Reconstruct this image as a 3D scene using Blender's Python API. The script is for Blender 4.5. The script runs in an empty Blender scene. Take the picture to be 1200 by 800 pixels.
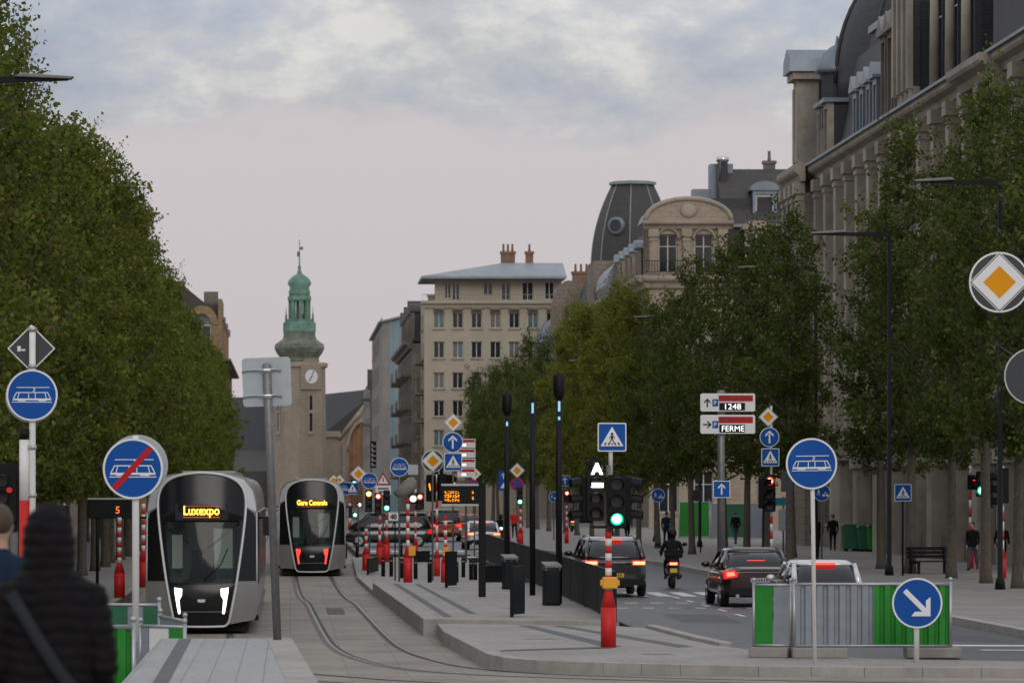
import bpy, bmesh, math, random
import numpy as np
from mathutils import Vector, Matrix
R = math.radians
rnd = random.Random(7)
scene = bpy.context.scene
COL = scene.collection

# ------------------------------------------------------------------ camera model (metres; looks along +Y)
F, CX, CY, EYE = 5000.0, 340.0, 574.0, 3.05
def X(px, y): return (px - CX) * y / F
def Zp(py, y): return EYE - (py - CY) * y / F
def base(px, py, z=0.0):
    y = F * (EYE - z) / (py - CY)
    return (X(px, y), y, z)

# ------------------------------------------------------------------ mesh builder
class MB:
    def __init__(s): s.v = []; s.f = []; s.mi = []; s.sm = []
    def add(s, verts, faces, m=0, smooth=False):
        o = len(s.v); s.v.extend([tuple(p) for p in verts])
        for f in faces:
            s.f.append(tuple(i + o for i in f)); s.mi.append(m); s.sm.append(smooth)
        return s
    def box(s, x0, x1, y0, y1, z0, z1, m=0):
        v = [(x0,y0,z0),(x1,y0,z0),(x1,y1,z0),(x0,y1,z0),(x0,y0,z1),(x1,y0,z1),(x1,y1,z1),(x0,y1,z1)]
        return s.add(v, [(0,3,2,1),(4,5,6,7),(0,1,5,4),(1,2,6,5),(2,3,7,6),(3,0,4,7)], m)
    def cbox(s, c, d, m=0):
        return s.box(c[0]-d[0]/2, c[0]+d[0]/2, c[1]-d[1]/2, c[1]+d[1]/2, c[2]-d[2]/2, c[2]+d[2]/2, m)
    def tube(s, pts, rad, n=10, m=0, smooth=True, caps=True):
        pts = [Vector(p) for p in pts]
        if not isinstance(rad, (list, tuple)): rad = [rad] * len(pts)
        vs, fs = [], []
        ref = None
        for i, p in enumerate(pts):
            d = (pts[min(i+1, len(pts)-1)] - pts[max(i-1, 0)])
            if d.length < 1e-9: d = Vector((0,0,1))
            d.normalize()
            if ref is None:
                ref = Vector((1,0,0)) if abs(d.x) < .8 else Vector((0,1,0))
            a = (ref - d * ref.dot(d))
            if a.length < 1e-6: a = d.orthogonal()
            a.normalize(); b = d.cross(a); ref = a
            r = rad[i]
            rx, ry = r if isinstance(r, (list, tuple)) else (r, r)
            for k in range(n):
                t = 2*math.pi*k/n
                vs.append(p + a*(rx*math.cos(t)) + b*(ry*math.sin(t)))
        L = len(pts)
        for i in range(L-1):
            for k in range(n):
                fs.append((i*n+k, i*n+(k+1) % n, (i+1)*n+(k+1) % n, (i+1)*n+k))
        s.add(vs, fs, m, smooth)
        if caps:
            o = len(s.v) - L*n
            s.f.append(tuple(o+k for k in reversed(range(n)))); s.mi.append(m); s.sm.append(False)
            s.f.append(tuple(o+(L-1)*n+k for k in range(n))); s.mi.append(m); s.sm.append(False)
        return s
    def cyl(s, p0, p1, r0, r1=None, n=14, m=0, smooth=True):
        return s.tube([p0, p1], [r0, r0 if r1 is None else r1], n, m, smooth)
    def rings(s, rs, m=0, smooth=True, caps=True):
        n = len(rs[0]); vs = [p for r in rs for p in r]; fs = []
        for i in range(len(rs)-1):
            for k in range(n):
                fs.append((i*n+k, i*n+(k+1) % n, (i+1)*n+(k+1) % n, (i+1)*n+k))
        s.add(vs, fs, m, smooth)
        if caps:
            o = len(s.v) - len(vs)
            s.f.append(tuple(o+k for k in reversed(range(n)))); s.mi.append(m); s.sm.append(False)
            s.f.append(tuple(o+(len(rs)-1)*n+k for k in range(n))); s.mi.append(m); s.sm.append(False)
        return s
    def lathe(s, prof, n=20, c=(0,0), m=0, smooth=True, sq=0.0):
        rs = []
        for r, z in prof:
            ring = []
            for k in range(n):
                t = 2*math.pi*(k+.5)/n
                rr = r
                if sq:
                    q = max(abs(math.cos(t)), abs(math.sin(t))); rr = r*((1-sq) + sq/q)
                ring.append((c[0]+rr*math.cos(t), c[1]+rr*math.sin(t), z))
            rs.append(ring)
        return s.rings(rs, m, smooth)
    def ell(s, c, r, n=14, k=9, m=0):
        rs = []
        for i in range(k):
            a = math.pi*(i+.5)/k - math.pi/2
            rs.append([(c[0]+r[0]*math.cos(a)*math.cos(2*math.pi*j/n), c[1]+r[1]*math.cos(a)*math.sin(2*math.pi*j/n), c[2]+r[2]*math.sin(a)) for j in range(n)])
        return s.rings(rs, m, True)
    def pxz(s, poly, y0, y1, m=0):
        n = len(poly)
        v = [(p[0], y0, p[1]) for p in poly] + [(p[0], y1, p[1]) for p in poly]
        f = [tuple(range(n)), tuple(reversed(range(n, 2*n)))] + [(i, i+n, (i+1) % n + n, (i+1) % n) for i in range(n)]
        return s.add(v, f, m)
    def pyz(s, poly, x0, x1, m=0):
        n = len(poly)
        v = [(x0, p[0], p[1]) for p in poly] + [(x1, p[0], p[1]) for p in poly]
        f = [tuple(range(n)), tuple(reversed(range(n, 2*n)))] + [(i, i+n, (i+1) % n + n, (i+1) % n) for i in range(n)]
        return s.add(v, f, m)
    def pxy(s, poly, z0, z1, m=0):
        n = len(poly)
        v = [(p[0], p[1], z0) for p in poly] + [(p[0], p[1], z1) for p in poly]
        f = [tuple(reversed(range(n))), tuple(range(n, 2*n))] + [(i, (i+1) % n, (i+1) % n + n, i+n) for i in range(n)]
        return s.add(v, f, m)
    def xform(s, M, i0=0):
        for i in range(i0, len(s.v)): s.v[i] = tuple(M @ Vector(s.v[i]))
        return s
    def mesh(s, name, mats, recalc=True):
        me = bpy.data.meshes.new(name)
        me.from_pydata(s.v, [], s.f)
        me.polygons.foreach_set('material_index', s.mi)
        me.polygons.foreach_set('use_smooth', s.sm)
        if recalc:
            bm = bmesh.new(); bm.from_mesh(me); bmesh.ops.recalc_face_normals(bm, faces=bm.faces); bm.to_mesh(me); bm.free()
        for mm in (mats if isinstance(mats, (list, tuple)) else [mats]): me.materials.append(mm)
        me.update()
        return me
    def build(s, name, mats, parent=None, loc=None, rz=0, bevel=0, recalc=True):
        return link(name, s.mesh(name, mats, recalc), parent, loc, rz, bevel)

def link(name, me, parent=None, loc=None, rz=0, bevel=0):
    o = bpy.data.objects.new(name, me); COL.objects.link(o)
    if parent is not None: o.parent = parent
    if loc is not None: o.location = loc
    if rz: o.rotation_euler = (0, 0, rz)
    if bevel:
        b = o.modifiers.new('Bevel', 'BEVEL'); b.width = bevel; b.segments = 2; b.limit_method = 'ANGLE'; b.angle_limit = R(40)
    return o

def tag(o, label=None, cat=None, group=None, kind=None):
    if label: o['label'] = label
    if cat: o['category'] = cat
    if group: o['group'] = group
    if kind: o['kind'] = kind
    return o
def thing(name, label, cat, loc=(0,0,0), rz=0, group=None):
    o = bpy.data.objects.new(name, None); COL.objects.link(o)
    o.location = loc; o.rotation_euler = (0, 0, rz); o.empty_display_size = .2
    return tag(o, label, cat, group)
def struct(name, mb, m, bevel=0): return tag(mb.build(name, m, bevel=bevel), kind='structure')
def children(o): return [c for c in COL.objects if c.parent == o]
def dup(root, loc, rz=0, label=None, group=None):
    r = root.copy(); COL.objects.link(r); r.location = loc; r.rotation_euler = (0, 0, rz)
    if label: r['label'] = label
    if group: r['group'] = group
    for ch in list(root.children):
        c = ch.copy(); COL.objects.link(c); c.parent = r
        for g in ch.children:
            d = g.copy(); COL.objects.link(d); d.parent = c
    return r

def text(body, size, m, parent, loc, name='lettering', width=None, off=0.0, ext=0.002, rz=0):
    cu = bpy.data.curves.new('t', 'FONT'); cu.body = body; cu.size = size; cu.offset = off; cu.extrude = ext
    cu.align_x = 'CENTER'; cu.align_y = 'CENTER'; cu.resolution_u = 3
    o = bpy.data.objects.new('t', cu); COL.objects.link(o)
    dg = bpy.context.evaluated_depsgraph_get(); dg.update()
    me = bpy.data.meshes.new_from_object(o.evaluated_get(dg)); me.name = name
    bpy.data.objects.remove(o); bpy.data.curves.remove(cu)
    if len(me.vertices):
        co = np.zeros(len(me.vertices)*3, dtype=np.float32); me.vertices.foreach_get('co', co); co = co.reshape(-1, 3)
        w = co[:,0].max() - co[:,0].min(); co[:,0] -= (co[:,0].max() + co[:,0].min())/2; co[:,1] -= (co[:,1].max() + co[:,1].min())/2
        if width: co[:,0] *= width / max(w, 1e-6)
        me.vertices.foreach_set('co', np.stack([co[:,0], -co[:,2], co[:,1]], 1).ravel())
    me.materials.clear(); me.materials.append(m); me.update()
    return link(name, me, parent, loc, rz)

# ------------------------------------------------------------------ materials
def newmat(name):
    m = bpy.data.materials.new(name); m.use_nodes = True
    nt = m.node_tree; return m, nt, nt.nodes['Principled BSDF']
def N(nt, t, **kw):
    n = nt.nodes.new(t)
    for k, v in kw.items():
        if k.startswith('i_'): n.inputs[int(k[2:])].default_value = v
        else: setattr(n, k, v)
    return n
def ramp(nt, stops):
    r = nt.nodes.new('ShaderNodeValToRGB'); cr = r.color_ramp
    while len(cr.elements) < len(stops): cr.elements.new(.5)
    for e, (p, c) in zip(cr.elements, stops): e.position = p; e.color = (*c, 1) if len(c) == 3 else c
    return r
def sc(c, k): return tuple(min(1, x*k) for x in c)
def pm(name, c, rough=.6, metal=0, var=.15, scale=2.0, bump=0.0, bscale=60, coat=0, spec=.5, stain=0.0):
    m, nt, b = newmat(name)
    b.inputs['Roughness'].default_value = rough; b.inputs['Metallic'].default_value = metal
    b.inputs['Coat Weight'].default_value = coat; b.inputs['Specular IOR Level'].default_value = spec
    tc = N(nt, 'ShaderNodeTexCoord')
    if var:
        no = N(nt, 'ShaderNodeTexNoise'); no.inputs['Scale'].default_value = scale; no.inputs['Detail'].default_value = 6; no.inputs['Roughness'].default_value = .65
        nt.links.new(tc.outputs['Object'], no.inputs['Vector'])
        r = ramp(nt, [(.3, sc(c, 1-var)), (.7, sc(c, 1+var))])
        nt.links.new(no.outputs['Fac'], r.inputs['Fac']); last = r.outputs['Color']
        if stain:
            n2 = N(nt, 'ShaderNodeTexNoise'); n2.inputs['Scale'].default_value = scale*.23; n2.inputs['Detail'].default_value = 8
            nt.links.new(tc.outputs['Object'], n2.inputs['Vector'])
            r2 = ramp(nt, [(.45, (0,0,0)), (.75, (stain,)*3)]); nt.links.new(n2.outputs['Fac'], r2.inputs['Fac'])
            mx = N(nt, 'ShaderNodeMixRGB'); mx.inputs['Color2'].default_value = (*sc(c, .4), 1)
            nt.links.new(r2.outputs['Color'], mx.inputs['Fac']); nt.links.new(last, mx.inputs['Color1']); last = mx.outputs['Color']
        nt.links.new(last, b.inputs['Base Color'])
    else: b.inputs['Base Color'].default_value = (*c, 1)
    if bump:
        n3 = N(nt, 'ShaderNodeTexNoise'); n3.inputs['Scale'].default_value = bscale; n3.inputs['Detail'].default_value = 4
        nt.links.new(tc.outputs['Object'], n3.inputs['Vector'])
        bp = N(nt, 'ShaderNodeBump'); bp.inputs['Strength'].default_value = bump; bp.inputs['Distance'].default_value = .02
        nt.links.new(n3.outputs['Fac'], bp.inputs['Height']); nt.links.new(bp.outputs['Normal'], b.inputs['Normal'])
    return m
def emit(name, c, s):
    m, nt, b = newmat(name)
    b.inputs['Base Color'].default_value = (*sc(c, .6), 1); b.inputs['Emission Color'].default_value = (*c, 1); b.inputs['Emission Strength'].default_value = s
    return m
def blocks(name, c1, c2, cm, bw, bh, mode='wall', mortar=.012, rough=.8, bump=.4, stain=.35, off=.5):
    """laid units (stone courses, slates, paving) in real metres from the world position"""
    m, nt, b = newmat(name)
    b.inputs['Roughness'].default_value = rough
    g = N(nt, 'ShaderNodeNewGeometry'); sp = N(nt, 'ShaderNodeSeparateXYZ'); nt.links.new(g.outputs['Position'], sp.inputs[0])
    cb = N(nt, 'ShaderNodeCombineXYZ')
    if mode == 'wall':
        a = N(nt, 'ShaderNodeMath', operation='ADD'); nt.links.new(sp.outputs[0], a.inputs[0]); nt.links.new(sp.outputs[1], a.inputs[1])
        nt.links.new(a.outputs[0], cb.inputs[0]); nt.links.new(sp.outputs[2], cb.inputs[1])
    else:
        nt.links.new(sp.outputs[1], cb.inputs[0]); nt.links.new(sp.outputs[0], cb.inputs[1])
    br = N(nt, 'ShaderNodeTexBrick'); br.offset = off
    for k, v in (('Color1', c1), ('Color2', c2), ('Mortar', cm)): br.inputs[k].default_value = (*v, 1)
    br.inputs['Scale'].default_value = 1; br.inputs['Mortar Size'].default_value = mortar; br.inputs['Brick Width'].default_value = bw; br.inputs['Row Height'].default_value = bh
    nt.links.new(cb.outputs[0], br.inputs['Vector'])
    no = N(nt, 'ShaderNodeTexNoise'); no.inputs['Scale'].default_value = .35; no.inputs['Detail'].default_value = 9; no.inputs['Roughness'].default_value = .7
    nt.links.new(g.outputs['Position'], no.inputs['Vector'])
    r2 = ramp(nt, [(.4, (0,0,0)), (.75, (stain,)*3)]); nt.links.new(no.outputs['Fac'], r2.inputs['Fac'])
    mx = N(nt, 'ShaderNodeMixRGB'); mx.inputs['Color2'].default_value = (*sc(c1, .38), 1)
    nt.links.new(r2.outputs['Color'], mx.inputs['Fac']); nt.links.new(br.outputs['Color'], mx.inputs['Color1'])
    n2 = N(nt, 'ShaderNodeTexNoise'); n2.inputs['Scale'].default_value = 9; n2.inputs['Detail'].default_value = 6
    nt.links.new(g.outputs['Position'], n2.inputs['Vector'])
    r3 = ramp(nt, [(.25, (.78,)*3), (.75, (1.15,)*3)]); nt.links.new(n2.outputs['Fac'], r3.inputs['Fac'])
    m2 = N(nt, 'ShaderNodeMixRGB', blend_type='MULTIPLY'); m2.inputs['Fac'].default_value = 1
    nt.links.new(mx.outputs['Color'], m2.inputs['Color1']); nt.links.new(r3.outputs['Color'], m2.inputs['Color2'])
    nt.links.new(m2.outputs['Color'], b.inputs['Base Color'])
    bp = N(nt, 'ShaderNodeBump'); bp.inputs['Strength'].default_value = bump; bp.inputs['Distance'].default_value = .03; bp.invert = True
    nt.links.new(br.outputs['Fac'], bp.inputs['Height']); nt.links.new(bp.outputs['Normal'], b.inputs['Normal'])
    return m
def leafmat(name, cols, hue=0):
    m, nt, b = newmat(name)
    g = N(nt, 'ShaderNodeNewGeometry'); oi = N(nt, 'ShaderNodeObjectInfo')
    r = ramp(nt, cols); r.color_ramp.interpolation = 'LINEAR'
    no = N(nt, 'ShaderNodeTexNoise'); no.inputs['Scale'].default_value = .45; no.inputs['Detail'].default_value = 3
    nt.links.new(g.outputs['Position'], no.inputs['Vector'])
    ma = N(nt, 'ShaderNodeMath', operation='MULTIPLY_ADD'); ma.inputs[1].default_value = .72
    nt.links.new(g.outputs['Random Per Island'], ma.inputs[0])
    mb = N(nt, 'ShaderNodeMath', operation='MULTIPLY_ADD'); mb.inputs[1].default_value = .5; mb.inputs[2].default_value = -.05
    nt.links.new(no.outputs['Fac'], mb.inputs[0]); nt.links.new(mb.outputs[0], ma.inputs[2])
    nt.links.new(ma.outputs[0], r.inputs['Fac'])
    hs = N(nt, 'ShaderNodeHueSaturation'); hs.inputs['Saturation'].default_value = 1.0
    mr = N(nt, 'ShaderNodeMapRange'); mr.inputs[3].default_value = .85; mr.inputs[4].default_value = 1.15
    nt.links.new(oi.outputs['Random'], mr.inputs[0]); nt.links.new(mr.outputs[0], hs.inputs['Value'])
    nt.links.new(r.outputs['Color'], hs.inputs['Color'])
    df = N(nt, 'ShaderNodeBsdfDiffuse'); tr = N(nt, 'ShaderNodeBsdfTranslucent'); gl = N(nt, 'ShaderNodeBsdfGlossy'); gl.inputs['Roughness'].default_value = .45
    nt.links.new(hs.outputs['Color'], df.inputs['Color']); nt.links.new(hs.outputs['Color'], tr.inputs['Color'])
    gl.inputs['Color'].default_value = (.6,.6,.6,1)
    m1 = N(nt, 'ShaderNodeMixShader'); m1.inputs[0].default_value = .48; nt.links.new(df.outputs[0], m1.inputs[1]); nt.links.new(tr.outputs[0], m1.inputs[2])
    m2 = N(nt, 'ShaderNodeMixShader'); m2.inputs[0].default_value = .015; nt.links.new(m1.outputs[0], m2.inputs[1]); nt.links.new(gl.outputs[0], m2.inputs[2])
    nt.links.new(m2.outputs[0], nt.nodes['Material Output'].inputs['Surface'])
    return m

M = {}
M['white'] = pm('white_paint', (.72,.72,.70), .45, var=.06)
M['white_pole'] = pm('white_pole_paint', (.74,.73,.70), .5, var=.08, scale=6)
M['rim'] = pm('reflective_white', (.78,.78,.78), .4, var=.04)
M['blue'] = pm('sign_blue', (.004,.078,.34), .55, var=.08, spec=.2)
M['red_sign'] = pm('sign_red', (.50,.012,.014), .5, spec=.2, var=.05)
M['yellow'] = pm('sign_amber', (.78,.31,.002), .5, spec=.2, var=.05)
M['black'] = pm('black_paint', (.007,.007,.0075), .5, spec=.2, var=.2)
M['symbol_black'] = pm('sign_black', (.015,.015,.015), .5, var=0)
M['alu'] = pm('aluminium', (.42,.43,.44), .42, .7, var=.12, scale=4)
M['grey_back'] = pm('sign_back_grey', (.38,.42,.44), .5, .2, var=.08, scale=4)
M['dark_back'] = pm('dark_sign_back', (.035,.04,.043), .55, var=.1)
M['grey_pole'] = pm('galvanised_steel', (.19,.185,.185), .45, .5, var=.2, scale=8)
M['dark_metal'] = pm('anthracite_metal', (.0085,.0095,.011), .5, .0, spec=.2, var=.25, scale=3)
M['dark_panel'] = pm('dark_fence_panel', (.012,.017,.019), .55, .0, spec=.2, var=.3, scale=2)
M['post_red'] = pm('post_red', (.58,.022,.02), .5, spec=.3, var=.12, scale=5)
M['orange'] = pm('orange_yellow_plastic', (.8,.36,.02), .45, var=.08)
M['green_panel'] = pm('green_sheet_metal', (.022,.23,.026), .5, .0, spec=.3, var=.16, scale=3, stain=.25)
M['green_dull'] = pm('dull_green_plastic', (.02,.12,.055), .5, var=.2)
M['grey_panel'] = pm('grey_sheet_metal', (.25,.28,.31), .42, .15, var=.14, scale=3, stain=.2)
M['conc'] = pm('concrete_block', (.30,.28,.25), .85, var=.2, scale=3, bump=.3, stain=.4)
M['kerb'] = pm('kerb_stone', (.36,.333,.30), .8, var=.18, scale=2.5, bump=.3, stain=.35)
M['asphalt'] = pm('asphalt', (.062,.061,.064), .46, var=.28, scale=.7, bump=.45, bscale=70, stain=.55)
M['marking'] = pm('road_marking_white', (.62,.61,.58), .6, var=.2, scale=4, stain=.5)
M['pave'] = blocks('light_paving', (.345,.315,.29), (.33,.30,.275), (.26,.235,.215), .6, .4, 'flat', .005, .7, .2, .6)
M['pave_walk'] = blocks('walk_paving', (.285,.258,.24), (.265,.24,.222), (.205,.185,.17), .45, .3, 'flat', .005, .75, .2, .6)
M['slab'] = blocks('platform_slabs', (.36,.355,.35), (.34,.335,.33), (.25,.245,.24), 1.4, .31, 'flat', .01, .7, .3, .25)
M['dark_strip'] = pm('dark_paving_strip', (.105,.105,.11), .75, var=.15)
M['bed'] = blocks('tramway_concrete', (.315,.272,.225), (.29,.25,.207), (.21,.182,.15), 3.2, 1.05, 'flat', .012, .75, .25, .85)
M['ground'] = pm('ground_paving', (.25,.23,.21), .8, var=.2, scale=.5, bump=.3, stain=.4)
M['rail'] = pm('rail_steel', (.09,.085,.085), .32, .75, var=.3, scale=5)
M['groove'] = pm('rail_groove', (.03,.027,.025), .7, var=.2)
M['glass'] = pm('window_glass', (.022,.026,.03), .06, 0, var=.5, scale=.6, spec=.6)
M['glass_curtain'] = pm('net_curtain_glass', (.19,.18,.16), .15, 0, var=.35, scale=.8, spec=.6)
M['glass_teal'] = pm('curtained_glass', (.14,.19,.19), .12, 0, var=.4, scale=.9, spec=.6)
M['car_glass'] = pm('car_glass', (.012,.014,.016), .07, 0, var=0, spec=.6)
M['rubber'] = pm('rubber', (.012,.012,.012), .8, var=.1)
M['chrome'] = pm('chrome', (.6,.6,.6), .15, 1, var=0)
M['bark'] = pm('bark', (.105,.088,.066), .9, var=.35, scale=7, bump=.7, bscale=25)
M['skin'] = pm('skin', (.42,.25,.18), .55, var=.06)
M['hair'] = pm('brown_hair', (.06,.035,.02), .6, var=.3, scale=30)
M['cloth_black'] = pm('black_cloth', (.010,.010,.011), .85, spec=.15, var=.3, scale=8, bump=.3)
M['puffer'] = pm('charcoal_puffer', (.009,.0075,.0085), .75, spec=.12, var=.22, scale=9, bump=.25, bscale=30)
M['cloth_navy'] = pm('navy_cloth', (.010,.022,.045), .8, spec=.15, var=.2, scale=8, bump=.3)
M['cloth_dark'] = pm('dark_trousers', (.012,.013,.016), .85, spec=.15, var=.25, scale=8)
M['jeans'] = pm('blue_jeans', (.04,.07,.11), .85, var=.25, scale=8)
M['shoe'] = pm('shoe', (.02,.02,.02), .6, var=.1)
M['strap'] = pm('bag_strap', (.016,.018,.022), .6, var=.1, spec=.2)
M['copper'] = pm('green_copper', (.16,.29,.22), .7, var=.35, scale=.8, stain=.75)
M['copper_dark'] = pm('aged_copper', (.155,.175,.13), .7, var=.5, scale=.7, stain=.85)
M['zinc'] = pm('zinc_sheet', (.19,.225,.26), .42, .35, var=.18, scale=.8)
M['zinc_light'] = pm('light_zinc', (.27,.305,.33), .5, .15, var=.15, scale=.5)
M['teal_clad'] = pm('teal_cladding', (.20,.285,.32), .55, .1, var=.14, scale=.4)
M['slate'] = blocks('roof_slate', (.052,.052,.056), (.04,.04,.044), (.032,.032,.035), .34, .15, 'wall', .02, .6, .5, .3)
M['slate_brown'] = blocks('old_slate', (.075,.066,.060), (.058,.052,.048), (.045,.041,.038), .34, .16, 'wall', .02, .6, .5, .4)
M['stone'] = blocks('weathered_sandstone', (.30,.25,.2), (.26,.215,.17), (.13,.11,.085), .9, .42, 'wall', .015, .85, .5, .6)
M['stone_shaded'] = blocks('shaded_sandstone', (.17,.14,.115), (.145,.12,.098), (.08,.068,.055), .9, .42, 'wall', .015, .85, .5, .6)  # sandstone coloured darker to carry the shade under the trees
M['stone_light'] = blocks('pale_sandstone', (.42,.345,.255), (.385,.31,.23), (.24,.2,.15), .9, .45, 'wall', .012, .85, .4, .4)
M['stone_brown'] = blocks('brown_sandstone', (.37,.25,.14), (.32,.21,.12), (.18,.12,.07), .8, .4, 'wall', .015, .85, .4, .35)
M['stone_grey'] = blocks('grey_render', (.29,.27,.245), (.27,.25,.23), (.2,.19,.17), 1.6, .8, 'wall', .01, .85, .2, .6)
M['cream'] = pm('cream_render', (.46,.40,.305), .85, var=.1, scale=.4, stain=.3)
M['trim'] = pm('stone_trim', (.37,.31,.245), .8, var=.2, scale=.9, stain=.45)
M['trim_palace'] = pm('palace_trim', (.40,.345,.28), .8, var=.25, scale=.9, stain=.6)
M['trim_dark'] = pm('sooty_trim', (.19,.16,.135), .8, var=.25, scale=.9, stain=.5)
M['tower_stone'] = blocks('tower_sandstone', (.36,.30,.235), (.325,.27,.21), (.25,.205,.155), 1.0, .5, 'wall', .02, .85, .4, .45)
M['brick'] = pm('chimney_brick', (.22,.125,.085), .85, var=.3, scale=3)
M['frame_white'] = pm('window_frame_white', (.6,.59,.56), .5, var=.05)
M['frame_dark'] = pm('window_frame_dark', (.06,.055,.05), .5, var=.1)
M['arch_glass'] = pm('amber_arch_glazing', (.30,.13,.06), .35, var=.4, scale=.5)
M['iron'] = pm('wrought_iron', (.025,.025,.027), .5, .4, var=.2)
M['tan_cloth'] = pm('tan_cover_cloth', (.2,.185,.155), .85, var=.2, scale=8)
# light givers
M['g_in'] = emit('green_lamp_core', (.45,1,.8), 5); M['g_out'] = emit('green_lamp', (.0,.62,.36), 1.6)
M['r_in'] = emit('red_lamp_core', (1,.35,.25), 4); M['r_out'] = emit('red_lamp', (.85,.01,.01), 1.3)
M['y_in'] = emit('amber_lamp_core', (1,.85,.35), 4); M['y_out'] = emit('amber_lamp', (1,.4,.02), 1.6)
M['w_in'] = emit('white_lamp_core', (1,1,.98), 4); M['w_out'] = emit('white_lamp', (.6,.65,.65), 1)
M['off'] = pm('unlit_lens', (.02,.016,.014), .3, var=0)
M['led_orange'] = emit('orange_led', (1,.28,.0), 2.6); M['led_yellow'] = emit('yellow_led', (1,.62,.05), 3.2); M['led_white'] = emit('white_led', (1,1,1), 1.2); M['lit_warm'] = emit('lit_shop_window', (1,.78,.45), .9)
M['led_red'] = emit('red_orange_led', (1,.16,.02), 1.1); M['r_dim'] = emit('faint_red_lamp', (.8,.02,.02), .25); M['led_dim'] = emit('orange_led_dim', (.9,.14,.0), .55)
M['led_blue'] = emit('blue_white_strip', (.35,.75,1), .6)
M['brake'] = emit('brake_lamp', (1,.04,.015), 3.5); M['brake_red'] = emit('brake_lamp_red_core', (1,.10,.06), 4.0); M['brake_core'] = emit('brake_lamp_core', (1,.24,.10), 3.6); M['tail'] = emit('tail_lamp', (.75,.01,.01), .9)
M['head'] = emit('headlamp', (1,1,.84), 3.2)
M['plate_y'] = pm('yellow_plate', (.62,.42,.03), .5, var=0); M['plate_w'] = pm('white_plate', (.42,.42,.42), .5, var=.05)
M['leaf_olive'] = leafmat('olive_leaves', [(0,(.045,.070,.013)),(.40,(.108,.148,.026)),(.72,(.17,.20,.034)),(.95,(.24,.215,.036)),(1,(.30,.16,.028))])
M['leaf_green'] = leafmat('dark_green_leaves', [(0,(.036,.056,.012)),(.5,(.080,.112,.023)),(.85,(.128,.158,.032)),(1,(.18,.17,.03))])
M['leaf_yellow'] = leafmat('yellow_green_leaves', [(0,(.075,.098,.014)),(.4,(.15,.178,.026)),(.8,(.215,.23,.036)),(1,(.29,.22,.035))])
M['teal_flag'] = pm('turquoise_enamel', (.01,.22,.30), .4, var=.05)
# ------------------------------------------------------------------ camera, sky, sun
cam = bpy.data.cameras.new('camera'); co = bpy.data.objects.new('camera', cam); COL.objects.link(co)
co.location = (0, 0, EYE); co.rotation_euler = (R(90), 0, 0)
cam.sensor_width = 36; cam.lens = 150; cam.shift_x = (600-CX)/1200; cam.shift_y = (CY-400)/1200
cam.clip_start = .5; cam.clip_end = 8000
cam.dof.use_dof = True; cam.dof.focus_distance = 84; cam.dof.aperture_fstop = 5.0
scene.camera = co
scene.view_settings.view_transform = 'Standard'; scene.view_settings.look = 'None'; scene.view_settings.exposure = 0; scene.view_settings.gamma = 1
SUN_EL, SUN_AZ = R(26), R(172)          # compass direction of the brightest part of the veiled sky (behind the camera, slightly right)
w = bpy.data.worlds.new('World'); scene.world = w; w.use_nodes = True
nt = w.node_tree; bg = nt.nodes['Background']; wo = nt.nodes['World Output']
sky = N(nt, 'ShaderNodeTexSky'); sky.sky_type = 'NISHITA'; sky.sun_disc = False; sky.sun_elevation = SUN_EL; sky.sun_rotation = SUN_AZ
nt.links.new(sky.outputs[0], bg.inputs[0]); bg.inputs[1].default_value = .05
tc = N(nt, 'ShaderNodeTexCoord'); sp = N(nt, 'ShaderNodeSeparateXYZ'); nt.links.new(tc.outputs['Generated'], sp.inputs[0])
mp = N(nt, 'ShaderNodeMapping'); mp.inputs['Scale'].default_value = (1, 1, 1.9); nt.links.new(tc.outputs['Generated'], mp.inputs[0])
n1 = N(nt, 'ShaderNodeTexNoise'); n1.inputs['Scale'].default_value = 17; n1.inputs['Detail'].default_value = 7; n1.inputs['Roughness'].default_value = .55; n1.inputs['Distortion'].default_value = .3
n2 = N(nt, 'ShaderNodeTexNoise'); n2.inputs['Scale'].default_value = 24; n2.inputs['Detail'].default_value = 8; n2.inputs['Roughness'].default_value = .6
mp2 = N(nt, 'ShaderNodeMapping'); mp2.inputs['Location'].default_value = (3.1, 1.7, .4); nt.links.new(mp.outputs[0], mp2.inputs[0])
nt.links.new(mp.outputs[0], n1.inputs['Vector']); nt.links.new(mp2.outputs[0], n2.inputs['Vector'])
# ragged base of the cloud deck
h = N(nt, 'ShaderNodeMath', operation='MULTIPLY_ADD'); h.inputs[1].default_value = .05; nt.links.new(n1.outputs['Fac'], h.inputs[0]); nt.links.new(sp.outputs[2], h.inputs[2])
edge = N(nt, 'ShaderNodeMapRange'); edge.interpolation_type = 'SMOOTHSTEP'; edge.inputs[1].default_value = .104; edge.inputs[2].default_value = .117; nt.links.new(h.outputs[0], edge.inputs[0])
deck = ramp(nt, [(.34, (.41,.46,.56)), (.46, (.51,.545,.61)), (.55, (.61,.62,.645)), (.64, (.80,.785,.75))]); nt.links.new(n2.outputs['Fac'], deck.inputs['Fac'])
dk = N(nt, 'ShaderNodeMapRange'); dk.interpolation_type = 'SMOOTHSTEP'; dk.inputs[1].default_value = .115; dk.inputs[2].default_value = .15; dk.inputs[3].default_value = .88; dk.inputs[4].default_value = 1.03; nt.links.new(h.outputs[0], dk.inputs[0])
dm_ = N(nt, 'ShaderNodeMixRGB', blend_type='MULTIPLY'); dm_.inputs['Fac'].default_value = 1; nt.links.new(deck.outputs['Color'], dm_.inputs['Color1']); nt.links.new(dk.outputs[0], dm_.inputs['Color2'])
low = ramp(nt, [(0, (.60,.54,.555)), (.045, (.605,.555,.58)), (.085, (.63,.57,.59)), (.2, (.57,.565,.60))]); nt.links.new(sp.outputs[2], low.inputs['Fac'])
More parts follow.
